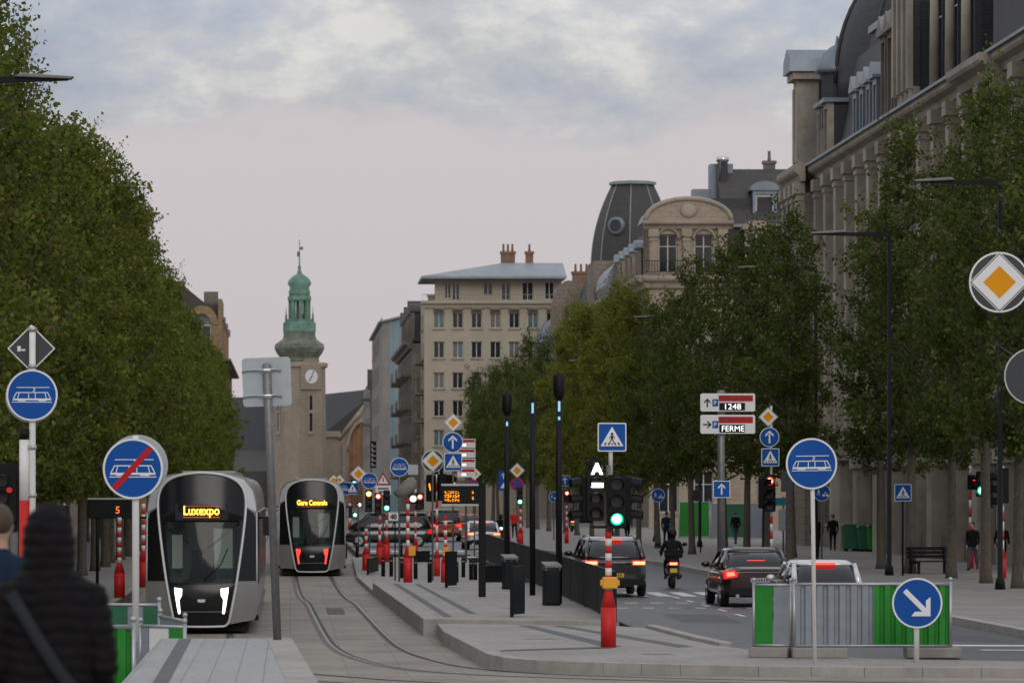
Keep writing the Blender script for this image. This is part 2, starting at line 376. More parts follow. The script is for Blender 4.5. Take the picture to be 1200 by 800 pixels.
mx = N(nt, 'ShaderNodeMixRGB'); nt.links.new(edge.outputs[0], mx.inputs['Fac']); nt.links.new(low.outputs['Color'], mx.inputs['Color1']); nt.links.new(dm_.outputs['Color'], mx.inputs['Color2'])
zr_ = N(nt, 'ShaderNodeMapRange'); zr_.inputs[1].default_value = .16; zr_.inputs[2].default_value = .6; zr_.inputs[3].default_value = 1.0; zr_.inputs[4].default_value = 1.3
nt.links.new(sp.outputs[2], zr_.inputs[0])      # sky overhead, out of view, brightened to add light on the ground
bg2 = N(nt, 'ShaderNodeBackground'); bg2.inputs[1].default_value = 1.0; nt.links.new(mx.outputs['Color'], bg2.inputs[0]); nt.links.new(zr_.outputs[0], bg2.inputs[1])
ms = N(nt, 'ShaderNodeMixShader'); ms.inputs[0].default_value = .93
nt.links.new(bg.outputs[0], ms.inputs[1]); nt.links.new(bg2.outputs[0], ms.inputs[2]); nt.links.new(ms.outputs[0], wo.inputs['Surface'])
sl = bpy.data.lights.new('sun', 'SUN'); sl.energy = .65; sl.angle = R(25); sl.color = (1, .93, .86)
so = bpy.data.objects.new('sun', sl); COL.objects.link(so)
d = Vector((math.sin(SUN_AZ)*math.cos(SUN_EL), math.cos(SUN_AZ)*math.cos(SUN_EL), math.sin(SUN_EL)))
so.rotation_euler = (-d).to_track_quat('-Z', 'Y').to_euler(); so.location = (-30, -30, 60)

# ------------------------------------------------------------------ ground
def smooth(a, b, t):
    t = min(1, max(0, (t-a)/(b-a))); return t*t*(3-2*t)
def T(y): return -.32 + .22*(1-smooth(66, 84, y)) + .08*(1-smooth(50, 66, y))
mb = MB(); ys = [-60, 0, 30, 50, 54, 58, 62, 64, 66, 68, 70, 72, 74, 76, 78, 80, 82, 84, 90, 120, 300, 800, 3500]; xs = [-3000, -60, 0, 60, 3000]
mb.add([(x, y, T(y)-.012) for y in ys for x in xs], [(i*5+j, i*5+j+1, (i+1)*5+j+1, (i+1)*5+j) for i in range(len(ys)-1) for j in range(4)])
struct('ground', mb, M['ground'])

def bez(pts, n=12):      # Catmull-Rom through the points
    P_ = [Vector(p) for p in pts]; P_ = [2*P_[0]-P_[1]] + P_ + [2*P_[-1]-P_[-2]]; out = []
    for i in range(1, len(P_)-2):
        for k in range(n):
            t = k/n; a, b, c, d_ = P_[i-1:i+3]
            out.append(.5*((2*b) + (c-a)*t + (2*a-5*b+4*c-d_)*t*t + (3*b-a-3*c+d_)*t**3))
    return out + [P_[-2]]
cR = bez([(.7,720),(.8,400),(.9,167),(1.27,124),(1.5,100),(1.68,91),(2.05,85.5),(2.75,80.3),(3.75,76.6),(5.3,73.9),(8,71.3),(14,68.2),(26,64.5)])
cL = bez([(-2.3,720),(-2.25,400),(-2.15,160),(-2.12,110),(-2.05,97),(-1.85,90),(-1.2,82),(.1,75),(2.5,69.6),(8,65.8),(26,59.5)])
def ribbon(mb, c, o0, o1, dz, m=0):
    vs = []
    for i, p in enumerate(c):
        t = (c[min(i+1, len(c)-1)] - c[max(i-1, 0)]).normalized(); nrm = Vector((-t.y, t.x))
        for o in (o0, o1):
            q = p + nrm*o; vs.append((q.x, q.y, T(q.y)+dz))
    mb.add(vs, [(2*i, 2*i+1, 2*i+3, 2*i+2) for i in range(len(c)-1)], m)
mb = MB()
ysb = [720,400,250,160,120,100,92,88,85,82,80,78,76,74,72,70,68,66,64,62,60,58]
mb.add([(x, y, T(y)-.004) for y in ysb for x in (-4.7, 14 if y < 90 else 3.2, 40 if y < 80 else (14.01 if y < 90 else 3.21))], [(3*i+j, 3*i+j+1, 3*i+j+4, 3*i+j+3) for i in range(len(ysb)-1) for j in (0, 1)])
struct('tramway_pavement', mb, M['bed'])
mbr, mbg = MB(), MB()
for c in (cR, cL):
    for s_ in (-1, 1):
        ribbon(mbr, c, s_*.7175-.03, s_*.7175+.03, .006)
        ribbon(mbg, c, s_*.7175-s_*.075-.038, s_*.7175-s_*.075+.038, .003)
struct('tram_rails', mbr, M['rail']); struct('rail_grooves', mbg, M['groove'])
mb = MB()     # inspection cover set between the rails
for k in range(5):
    y0 = 116+k*1.25; mb.box(1.02+.02*k*0, 1.5, y0, y0+.9, -.316, -.309)
struct('track_covers', mb, M['dark_strip'])

def slab(name, poly, z, m, kerb=None, kw=.22, zb=-.6):
    mb = MB(); mb.pxy(poly, zb, z); o = struct(name, mb, m)
    if kerb:
        # kerb stones standing a little proud along the listed edges
        mk = MB()
        for a, b in kerb:
            a, b = Vector(a), Vector(b); L = (b-a).length; t = (b-a)/L; nn = Vector((-t.y, t.x)); k = max(1, round(L/1.0)); step = L/k
            for i in range(k):
                p, q = a + t*(i*step+.004), a + t*((i+1)*step-.004)
                mk.pxy([(p - nn*.02)[:], (q - nn*.02)[:], (q + nn*kw)[:], (p + nn*kw)[:]], zb, z+.006)
        struct(name + '_kerb', mk, M['kerb'], bevel=.012)
    return o
# carriageway
slab('road', [(8.2,75),(60,75),(60,88),(15.35,88),(15.05,176),(12.2,212),(12.0,430),(14,720),(5.5,720),(7.8,430),(8.0,262),(3.3,258),(3.3,208),(8.6,205),(8.55,182),(7.75,98),(8.1,87)], -.05, M['asphalt'])
# side street between the right-hand palaces, and the cross street far off
slab('side_street', [(15,236),(80,236),(80,330),(15,330)], .03, M['asphalt'])
slab('right_walk', [(15.4,80),(45,80),(45,440),(12.1,440),(12.25,212),(15.1,176),(15.4,88)], .12, M['pave_walk'],
     kerb=[((12.1,440),(12.25,212)),((12.25,212),(15.1,176)),((15.1,176),(15.4,88)),((15.4,88),(15.4,80))])
slab('left_walk', [(-30,84),(-4.75,84),(-4.75,440),(-30,440)], .02, M['pave_walk'], kerb=[((-4.75,84),(-4.75,200))])
# median: tram platform (3.0 wide strip at the track) and the walk behind it
MZ, MZ2 = .07, -.17
def mz(y): return MZ if y < 137.6 else MZ2
slab('median_platform', [(3.1,99.2),(7.2,97.5),(7.6,98.5),(7.98,137.6),(2.68,137.6)], MZ, M['pave'], kerb=[((2.68,137.6),(3.1,99.2))], kw=.32)
slab('median_walk', [(2.66,137.62),(7.98,137.62),(8.4,182),(8.4,204),(3.0,206),(2.5,160)], MZ2, M['pave'], kerb=[((2.5,160),(2.66,137.62))], kw=.3)
mk = MB(); mk.pxy([(3.08,98.85),(7.1,97.2),(7.1,97.6),(3.08,99.25)], -.5, MZ+.008); struct('platform_end_kerb', mk, M['kerb'], bevel=.015)
# traffic island in front of it, with a rounded nose
ZI = -.03
isl = [(3.35,93.5),(3.62,84),(3.72,80.5),(3.95,78.6),(4.5,77.3),(5.6,76.3),(6.9,75.4),(8.2,74.7),(10,74.3),(13,74.0),(26,73.4),(26,75.2),(13.2,76.9),(10.6,78.2),(9.3,80.6),(8.5,84.5),(8.25,88),(7.95,95.5),(7.2,97.4),(3.4,98.7)]
slab('traffic_island', isl, ZI, M['pave'], kerb=[(isl[i], isl[i+1]) for i in range(10)], kw=.26)
mk = MB()
for a, b in (((7.95,95.5),(8.25,88)),((8.25,88),(8.5,84.5))):
    a, b = Vector(a), Vector(b); t = (b-a).normalized(); nn = Vector((-t.y, t.x)); L = (b-a).length; k = round(L)
    for i in range(k):
        p, q = a+t*(L*i/k+.005), a+t*(L*(i+1)/k-.005); mk.pxy([p[:], q[:], (q+nn*.25)[:], (p+nn*.25)[:]], -.4, .045)
struct('island_road_kerb', mk, M['kerb'], bevel=.02)
# dark guide strips let into the paving (4 mm sheets)
mk = MB()
def sheet(mk, pts, z): mk.add([(p[0], p[1], z) for p in pts], [tuple(range(len(pts)))])
sheet(mk, [(3.62,100.5),(3.82,100.4),(3.45,136),(3.25,136)], MZ+.004); sheet(mk, [(4.3,103),(4.5,103),(4.1,136),(3.95,136)], MZ+.004)
sheet(mk, [(5.2,97.2),(5.5,97.1),(6.55,84.2),(6.2,83.6)], ZI+.004); sheet(mk, [(5.95,97.0),(6.25,97.0),(7.95,84.0),(7.6,83.6)], ZI+.004)
sheet(mk, [(4.0,81.6),(4.1,82.2),(6.2,83.9),(6.3,83.2)], ZI+.008)
struct('guide_strips', mk, M['dark_strip'])
# painted markings
mk = MB()
zr = -.046
for k in range(9):
    x = 8.6 + k*.72
    sheet(mk, [(x,124.5),(x+.42,124.5),(x+.42,129.5),(x,129.5)], zr)
for k in range(7): sheet(mk, [(11.1+k*.0,96+k*4.4),(11.22,96+k*4.4),(11.22,98+k*4.4),(11.1,98+k*4.4)], zr)
for k in range(10): sheet(mk, [(8.5+k*.7,117.0),(8.85+k*.7,117.0),(8.85+k*.7,117.55),(8.5+k*.7,117.55)], zr)
for k in range(10): sheet(mk, [(8.6+k*.68,112.0),(8.9+k*.68,112.0),(8.9+k*.68,112.5),(8.6+k*.68,112.5)], zr)
sheet(mk, [(13.4,82.6),(26,80.6),(26,81.0),(13.4,83.0)], zr); sheet(mk, [(13.2,84.8),(22,83.9),(22,84.6),(13.2,85.6)], zr)
for k in range(6): sheet(mk, [(4+k*1.1,214),(4.5+k*1.1,214),(4.5+k*1.1,219),(4+k*1.1,219)], zr)
for k in range(6): sheet(mk, [(8.2+k*.66,196),(8.6+k*.66,196),(8.6+k*.66,200),(8.2+k*.66,200)], zr)
struct('road_markings', mk, M['marking'])
# raised near pavement on which the photographer and the passers-by stand; light slabs with a pale edge
def Zn(y): return 1.24 if y < 22 else 1.24 - .36*smooth(22, 36, y)
mb = MB(); yy = [-12, 10, 22, 25, 28, 31, 34, 37, 50, 62.5]
def near_strip(x0, x1, m, dz=0.0):
    vs = []
    for y in yy:
        a, b = (x0(y), x1(y)); vs += [(a, y, -.4), (a, y, Zn(y)+dz), (b, y, Zn(y)+dz), (b, y, -.4)]
    n = len(yy); mb.add(vs, [(4*i+j, 4*i+j+1, 4*i+j+5, 4*i+j+4) for i in range(n-1) for j in range(3)] + [(0,1,2,3), tuple(4*(n-1)+j for j in (3,2,1,0))], m)
edge_x = lambda y: .02 + .30*max(0, (62.5-y)/14.5)
near_strip(lambda y: -1.9, lambda y: edge_x(y)-.36, 0)
near_strip(lambda y: edge_x(y)-.36, lambda y: edge_x(y), 1, .006)
struct('near_pavement', mb, [M['slab'], M['kerb']])
mb2 = MB(); n = 14
mb2.add([(x + (y-30)/32.4*-.16, y, Zn(y)+.004) for y in [37+25.3*i/n for i in range(n+1)] for x in (-1.46,-1.28)], [(2*i,2*i+1,2*i+3,2*i+2) for i in range(n)])
struct('near_guide_strip', mb2, M['dark_strip'])
mb = MB(); yy = [-12, 10, 22, 25, 28, 31, 34, 37, 44, 62]
ZnL = lambda y: Zn(y) if y < 34 else .88 - .75*smooth(34, 46, y)
vs = []
for y in yy: vs += [(-30, y, -.5), (-30, y, ZnL(y)-.01), (-1.91, y, ZnL(y)-.01), (-1.91, y, -.5)]
n = len(yy); mb.add(vs, [(4*i+j, 4*i+j+1, 4*i+j+5, 4*i+j+4) for i in range(n-1) for j in range(3)] + [(0,1,2,3), tuple(4*(n-1)+j for j in (3,2,1,0))])
struct('near_left_pavement', mb, M['pave_walk'])

# repair patches, drain covers and manholes let into the ground (thin sheets, 4-8 mm up)
M['patch'] = pm('asphalt_patch', (.040,.040,.042), .55, var=.25, scale=1.5, bump=.4)
mk = MB(); sheet(mk, [(9.2,100),(10.6,99.6),(10.7,106),(9.3,107)], -.0475); sheet(mk, [(12.6,88),(14.6,87.6),(14.7,91),(12.7,91.6)], -.0475); sheet(mk, [(8.9,140),(9.9,140),(10,152),(9,152)], -.0475); sheet(mk, [(11.8,118.5),(12.9,118.5),(12.9,122.5),(11.8,122.5)], -.0475)
struct('road_patches', mk, M['patch'])
mk = MB()
for cx_, cy_, r_, z_ in ((5.2,88.5,.34,ZI+.005),(6.9,80.2,.3,ZI+.005),(5.6,108,.32,MZ+.005),(10.4,112.5,.33,-.0435),(12.9,98,.33,-.0435),(-.35,104,.33,T(104)+.003),(3.3,71.8,.33,T(71.8)+.003)):
    mk.add([(cx_+r_*math.cos(k*math.pi/12), cy_+r_*math.sin(k*math.pi/12), z_) for k in range(24)], [tuple(range(24))])
struct('manhole_covers', mk, M['rail'])
M['grime'] = pm('track_grime', (.15,.125,.10), .8, var=.3, scale=1.2)
mk = MB()
for c in (cR, cL):
    for s_ in (-1, 1): ribbon(mk, c, s_*.7175-.13, s_*.7175+.06, .0005)
struct('rail_bedding', mk, M['grime'])
# ------------------------------------------------------------------ street trees
def tree_mesh(seed, Ht=16.0, Rc=2.6, zc=2.9, nbr=95, leaves=36000, leaf=.105, full=1.0, shoots=30, airy=.6):
    g = np.random.default_rng(seed); r0 = random.Random(seed)
    mb = MB()
    px_ = [0, r0.uniform(-.1,.1), r0.uniform(-.2,.2), r0.uniform(-.25,.25), r0.uniform(-.3,.3)]
    py_ = [0, r0.uniform(-.1,.1), r0.uniform(-.2,.2), r0.uniform(-.25,.25), r0.uniform(-.3,.3)]
    hs = [0, .25*Ht, .5*Ht, .75*Ht, .97*Ht]
    def axis(z): return np.interp(z, hs, px_), np.interp(z, hs, py_)
    mb.tube([(px_[0],py_[0],-.1),(0,0,.25)] + [(*axis(z), z) for z in np.linspace(.6, .97*Ht, 12)], [.24,.19] + list(np.linspace(.17,.02,12)), 9)
    twc, tww = [], []
    for i in range(nbr):
        t = (i+.5)/nbr; t = min(.985, max(0, t + r0.uniform(-.02,.02)))
        z0 = zc + (Ht-zc)*(t**1.05)*.93
        prof = Rc*((1-t)**.70)*(.62+.38*min(1, t/.16))*r0.uniform(.38, 1.3)
        az = i*2.39996 + r0.uniform(-.5,.5); el = R(r0.uniform(22,48) + 22*t)
        L = prof/math.cos(el); L = min(L, 4.6)
        ax_, ay_ = axis(z0)
        p0 = Vector((ax_, ay_, z0)); d = Vector((math.cos(az)*math.cos(el), math.sin(az)*math.cos(el), math.sin(el)))
        sag = Vector((0,0,r0.uniform(-.06,.12)*L))
        def at(s): return p0 + d*(L*s) + sag*s*s
        rr = .02 + .045*(1-t)
        mb.tube([at(0), at(.35), at(.7), at(1.0)], [rr, rr*.7, rr*.45, rr*.15], 5)
        nt_ = max(3, int(5 + 9*L/3*full))
        for k in range(nt_):
            s = r0.uniform(.22, 1.03)**.8
            off = Vector((r0.gauss(0,1), r0.gauss(0,1), r0.gauss(0,.9)))*(.16+.20*s)
            q = at(s) + off
            if k % 4 == 0: mb.tube([at(max(0,s-.12)), q], [.011,.004], 3, caps=False)
            twc.append(q); tww.append(r0.uniform(.05, 2.0)*(1.25 if s > .75 else 1)*(1.1-airy*t))
    for k in range(shoots):   # long shoots that break the outline
        t = r0.uniform(.15,.97); z0 = zc + (Ht-zc)*t; az = r0.uniform(0,6.28); rad = Rc*((1-t)**.6)*r0.uniform(.95,1.25)
        ax_, ay_ = axis(z0); b0 = Vector((ax_+math.cos(az)*rad*.7, ay_+math.sin(az)*rad*.7, z0)); L = r0.uniform(.5,1.2)
        d = Vector((math.cos(az)*.5, math.sin(az)*.5, 1)).normalized()
        mb.tube([b0, b0+d*L], [.012,.004], 3, caps=False)
        for j in range(5): twc.append(b0 + d*L*(j/4)); tww.append(.09)
    C = np.array([tuple(p) for p in twc]); W = np.array(tww); W /= W.sum()
    idx = g.choice(len(C), size=leaves, p=W)
    pos = C[idx] + g.normal(0, 1, (leaves,3))*np.array([.155,.155,.15])
    pos[:,2] = np.maximum(pos[:,2], zc-.75 + .5*np.abs(g.normal(0,1,leaves)))
    nrm = g.normal(0,1,(leaves,3)) + np.array([0,0,.55]); nrm /= np.linalg.norm(nrm, axis=1)[:,None]
    u = np.cross(nrm, g.normal(0,1,(leaves,3))); u /= np.linalg.norm(u, axis=1)[:,None]; v = np.cross(nrm, u)
    a = leaf*g.uniform(.6,1.3,leaves)[:,None]; b = a*.72
    fold = nrm*a*.25
    P4 = np.stack([pos-u*a, pos+v*b-u*a*.1+fold, pos+u*a, pos-v*b-u*a*.1+fold], 1).reshape(-1,3).astype(np.float32)
    me = bpy.data.meshes.new('crown'); n = leaves
    me.vertices.add(4*n); me.vertices.foreach_set('co', P4.ravel())
    me.loops.add(4*n); me.loops.foreach_set('vertex_index', np.arange(4*n, dtype=np.int32))
    me.polygons.add(n); me.polygons.foreach_set('loop_start', np.arange(n, dtype=np.int32)*4)
    me.update(calc_edges=True); me.materials.append(M['leaf_olive'])
    tm = mb.mesh('trunk', M['bark'])
    return tm, me
TREES = [tree_mesh(11+i, 16.2, 2.75, leaves=24000, leaf=.084, nbr=80, shoots=70, airy=.7) for i in range(4)] + [tree_mesh(31+i, 14.4, 2.5, zc=3.4, nbr=54, leaves=12500, full=.75, leaf=.076, shoots=50, airy=.7) for i in range(3)] + [tree_mesh(51+i, 16.6, 2.6, nbr=56, leaves=15000, leaf=.082, shoots=95, airy=.92) for i in range(2)]
ORD = ['nearest','second','third','fourth','fifth','sixth','seventh','eighth','ninth','tenth','eleventh','twelfth','thirteenth','fourteenth','fifteenth','sixteenth','seventeenth','eighteenth','nineteenth','twentieth','twenty-first','twenty-second','twenty-third','twenty-fourth','twenty-fifth','twenty-sixth','twenty-seventh','twenty-eighth','twenty-ninth','thirtieth','thirty-first','thirty-second','thirty-third','thirty-fourth','thirty-fifth','thirty-sixth','thirty-seventh','thirty-eighth','thirty-ninth','fortieth','forty-first','forty-second','forty-third','forty-fourth','forty-fifth','forty-sixth','forty-seventh','forty-eighth','forty-ninth','fiftieth']
def plant_tree(x, y, z, k, s, lab, group, leafm):
    t = thing('street_tree', lab, 'tree', (x, y, z), rnd.uniform(0, 6.28), group); t.scale = (s*rnd.uniform(.9,1.05), s*rnd.uniform(.9,1.05), s)
    tm, cm = TREES[k]
    link('trunk', tm, t); c = link('crown', cm, t); c.material_slots[0].link = 'OBJECT'; c.material_slots[0].material = M[leafm]
y, i = 90.0, 0
while y < 436:
    plant_tree(-7.5 + rnd.uniform(-.2,.2), y, .02, (7+i % 2 if i < 5 else rnd.randrange(4)), rnd.uniform(.88,1.08), f'olive green street tree, {ORD[i]} from the camera in the row left of the trams', 'trees in the row left of the tramway', 'leaf_olive')
    y += 8.9 + rnd.uniform(-.8,.8); i += 1
y, i = 98.0, 0
while y < 300:
    plant_tree(-11.8 + rnd.uniform(-.3,.3), y, .02, rnd.randrange(4), rnd.uniform(.94,1.05), f'green tree, {ORD[i]} from the camera in the row behind the left row', 'trees in the second row on the left', 'leaf_green')
    y += 9.5 + rnd.uniform(-.5,.5); i += 1
for i, y in enumerate([119, 127.5, 134.5, 142, 150, 159, 186]):
    plant_tree(21.9 + rnd.uniform(-.25,.2), y, .12, 4 + i % 3, [1.1,1.06,1.14,1.03,1.12,.98,.92][i], f'dark green tree, {ORD[i]} from the camera in the row before the domed palace', 'trees on the right pavement before the domed palace', 'leaf_green')
i = 0
for y in [158, 166, 175, 184, 195, 205, 215.5, 228, 241, 252, 264, 278, 292, 305, 319, 333, 348, 364, 380, 396, 413, 430]:
    ye = 226 < y < 300
    plant_tree(18.6 + rnd.uniform(-.25,.25), y, .12, 4 + i % 3 if not ye else i % 4, ({228:.86,241:.92}.get(y, rnd.uniform(.9,1.0)) if ye else (rnd.uniform(.88,1.0) if y < 226 else rnd.uniform(.9,1.08))),
        (f'yellowish green tree, {ORD[i]} from the camera in the row along the right kerb' if ye else f'green tree, {ORD[i]} from the camera in the row along the right kerb'), 'trees along the right-hand kerb', 'leaf_yellow' if ye else 'leaf_green')
    i += 1
# ------------------------------------------------------------------ buildings
WIN = {}
def win_mesh(w_, h_, style, gl):
    k = (round(w_,2), round(h_,2), style, gl)
    if k not in WIN:
        f = MB(); t = .07
        f.box(-w_/2, -w_/2+t, 0, .07, 0, h_).box(w_/2-t, w_/2, 0, .07, 0, h_).box(-w_/2+t, w_/2-t, 0, .07, 0, t).box(-w_/2+t, w_/2-t, 0, .07, h_-t, h_)
        f.box(-.04, .04, .003, .065, t, h_-t)
        if style != 'plain': f.box(-w_/2+t, -.04, .006, .06, h_*.68, h_*.68+.06).box(.04, w_/2-t, .006, .06, h_*.68, h_*.68+.06)
        p = MB(); p.box(-w_/2+.01, w_/2-.01, .075, .1, .01, h_-.01)
        WIN[k] = (f.mesh('window', M['frame_white'] if style != 'dark' else M['frame_dark']), p.mesh('pane', M[gl]))
    return WIN[k]
def put_window(b, Mx, u, z, w_, h_, style, gl, ang, dep):
    fm, pmh = win_mesh(w_, h_, style, gl)
    p = Mx @ Vector((u, dep, z))
    o = link('window', fm, b, p, ang); link('pane', pmh, o)
    return o
def facade(b, org, ang, width, height, ops, wm, dep=.28, style='white', gl='glass', thick=.0, sill=True, arch=()):
    """a wall of real thickness with openings [(u0,u1,z0,z1)]; u runs right as seen from outside, local +y is into the wall"""
    Mx = Matrix.Translation(Vector(org)) @ Matrix.Rotation(ang, 4, 'Z')
    mb = MB(); us = sorted({0, width} | {o[0] for o in ops} | {o[1] for o in ops}); zs = sorted({0, height} | {o[2] for o in ops} | {o[3] for o in ops})
    V = {}
    def vid(u, d_, z):
        k = (round(u,3), round(d_,3), round(z,3))
        if k not in V: V[k] = len(mb.v); mb.v.append((u, d_, z))
        return V[k]
    def q(*pts): mb.f.append(tuple(vid(*p) for p in pts)); mb.mi.append(0); mb.sm.append(False)
    for i in range(len(us)-1):
        for j in range(len(zs)-1):
            um, zm = (us[i]+us[i+1])/2, (zs[j]+zs[j+1])/2
            if any(o[0] < um < o[1] and o[2] < zm < o[3] for o in ops): continue
            q((us[i],0,zs[j]),(us[i+1],0,zs[j]),(us[i+1],0,zs[j+1]),(us[i],0,zs[j+1]))
    for a, c, z0, z1 in ops:
        q((a,0,z0),(a,dep+.12,z0),(a,dep+.12,z1),(a,0,z1)); q((c,0,z0),(c,0,z1),(c,dep+.12,z1),(c,dep+.12,z0))
        q((a,0,z1),(a,dep+.12,z1),(c,dep+.12,z1),(c,0,z1)); q((a,0,z0),(c,0,z0),(c,dep+.12,z0),(a,dep+.12,z0))
    mb.xform(Mx); mb.build('wall', wm, b, recalc=False)
    sl_ = MB()
    for n_, (a, c, z0, z1) in enumerate(ops):
        put_window(b, Mx, (a+c)/2, z0+.02, c-a-.02, z1-z0-.04, style, gl if isinstance(gl, str) else gl[n_ % len(gl)], ang, dep)
        if sill: sl_.box(a-.1, c+.1, -.12, .1, z0-.14, z0-.002)
    if sill and ops: sl_.xform(Mx); sl_.build('sills', M['trim'], b)
    return Mx
def band(b, Mx, u0, u1, z0, z1, out, m, name='cornice', d0=.02):
    mb = MB(); h_ = z1-z0
    mb.pyz([(d0, z0), (-out*.35, z0), (-out*.5, z0+h_*.35), (-out*.9, z0+h_*.55), (-out, z0+h_*.7), (-out, z1), (d0, z1)], u0, u1)
    mb.xform(Mx); return mb.build(name, m, b)
def pilaster(b, Mx, u, w_, z0, z1, out, m):
    mb = MB()
    mb.box(u-w_/2, u+w_/2, -out, .02, z0+.5, z1-.6); mb.box(u-w_/2-.1, u+w_/2+.1, -out-.1, .021, z0, z0+.5); mb.box(u-w_/2-.12, u+w_/2+.12, -out-.14, .022, z1-.6, z1)
    mb.box(u-w_/2-.06, u+w_/2+.06, -out-.06, .0215, z1-.95, z1-.75)
    mb.xform(Mx); return mb.build('pilaster', m, b)
def body(b, x0, x1, y0, y1, z0, z1, m, name='core'):
    return MB().box(x0, x1, y0, y1, z0, z1).build(name, m, b)
def grid_ops(us, w_, rows): return [(u-w_/2, u+w_/2, z0, z1) for (z0, z1) in rows for u in us]
def dormer(b, Mx, u, z, w_, h_, dep, wall, cap, gl='glass', kind='flat', name='dormer'):
    """dormer standing on the cornice: two cheeks and lintel round a recessed window, metal cap"""
    t = .22; fd = min(.34, dep)
    mb = MB(); mb.box(u-w_/2, u-w_/2+t, 0, fd, z, z+h_).box(u+w_/2-t, u+w_/2, 0, fd, z, z+h_).box(u-w_/2+t, u+w_/2-t, 0, fd, z+h_-.3, z+h_).box(u-w_/2+t, u+w_/2-t, .02, fd, z, z+.25)
    mb.xform(Mx); d_ = mb.build(name, wall, b)
    mb = MB(); mb.box(u-w_/2+.03, u-w_/2+.12, fd+.003, dep+.4, z, z+h_-.02); mb.xform(Mx); mb.build('cheek', M['slate'], d_)
    mb = MB(); mb.box(u+w_/2-.12, u+w_/2-.03, fd+.003, dep+.4, z, z+h_-.02); mb.xform(Mx); mb.build('cheek', M['slate'], d_)
    c = MB()
    if kind == 'point': c.pxz([(u-w_/2-.18, z+h_), (u+w_/2+.18, z+h_), (u+w_/2+.18, z+h_+.15), (u, z+h_+w_*.62), (u-w_/2-.18, z+h_+.15)], -.2, dep+.3)
    elif kind == 'arch': c.pxz([(u-w_/2-.18, z+h_), (u+w_/2+.18, z+h_)] + [(u+(w_/2+.18)*math.cos(R(a)), z+h_+.12+w_*.32*math.sin(R(a))) for a in range(0, 181, 20)], -.2, dep+.3)
    else: c.pxz([(u-w_/2-.2, z+h_), (u+w_/2+.2, z+h_), (u+w_/2+.2, z+h_+.22), (u-w_/2-.2, z+h_+.22)], -.22, dep+.3)
    c.xform(Mx); c.build('cap', cap, d_)
    p = MB(); p.box(u-w_/2+t, u+w_/2-t, .25, .3, z+.25, z+h_-.3); p.xform(Mx); p.build('pane', M[gl], d_)
    f = MB(); f.box(u-.04, u+.04, .2, .248, z+.25, z+h_-.3).box(u-w_/2+t, u+w_/2-t, .205, .247, z+h_*.65, z+h_*.65+.06); f.xform(Mx); f.build('glazing_bar', M['frame_white'], d_)
    return d_
def chimney(b, x, y, z0, z1, sx, sy, m='brick', pots=3):
    mb = MB(); mb.box(x-sx/2, x+sx/2, y-sy/2, y+sy/2, z0, z1-.25).box(x-sx/2-.1, x+sx/2+.1, y-sy/2-.1, y+sy/2+.1, z1-.25, z1)
    c = mb.build('chimney', M[m], b); p = MB()
    for k in range(pots): p.lathe([(.13,z1),(.16,z1+.1),(.13,z1+.2),(.11,z1+.75),(.14,z1+.8)], 10, (x+(k-(pots-1)/2)*sx/max(1,pots)*.95, y))
    if pots: p.build('chimney_pots', M[m], c)
    return c
def curved_pav(b, cx, cy, rx, ry, z0, h_, m, name, top=.42, n=9, rib=None, bulge=.55):
    """square-plan dome with convex faces, cut off flat"""
    rs = []
    for i in range(n+1):
        t = i/n; k = 1 - (1-top)*(t**2.0)
        rs.append([(cx+sx*rx*k, cy+sy*ry*k, z0+h_*t) for sx, sy in ((-1,-1),(1,-1),(1,1),(-1,1))])
    mb = MB(); mb.rings(rs, smooth=False); o = mb.build(name, m, b)
    if rib:
        r_ = MB()
        for j in range(4): r_.tube([rs[i][j] for i in range(n+1)], .11, 6)
        r_.box(cx-rx*top-.25, cx+rx*top+.25, cy-ry*top-.25, cy+ry*top+.25, z0+h_+.005, z0+h_+.35)
        r_.build('roof_ribs', rib, o)
    return o
LEFT, FRONT, RIGHT = R(90), 0.0, R(-90)      # facade facing +x, facing the camera (-y), facing -x

# ---- domed palace on the right (facade along x = 28)
b = thing('domed_palace', 'large weathered sandstone palace with slate mansard, stone dormers and a big dark dome', 'building', (28, 150, .1))
Lw = 82.0                                            # y 150..232 ; u = 0 at the far end (y = 232)
us = [2.0 + 4.1*i for i in range(20)]
rows = [(1.2,4.6), (6.6,10.2), (11.4,14.4), (15.7,18.2)]
ops = [o for o in grid_ops(us, 1.7, rows)]
Mx = facade(b, (0, Lw, 0), RIGHT, Lw, 19.7, ops, M['stone'], dep=.45, gl=['glass','glass','glass','glass_teal'])
body(b, .62, 15.8, .45, Lw-.02, 0, 19.55, M['stone'])
for i in range(21): pilaster(b, Mx, min(Lw-.6, max(.6, 4.1*i)), .9, 5.6, 19.2, .5, M['trim_palace'])
band(b, Mx, -.3, Lw, 5.0, 5.6, .45, M['trim_palace'], 'string_course'); band(b, Mx, -.5, Lw, 19.25, 19.95, .75, M['trim_palace'])
mb = MB(); mb.box(-.55, Lw, -.9, -.02, 19.955, 20.08); mb.xform(Mx); mb.build('gutter', M['zinc'], b)
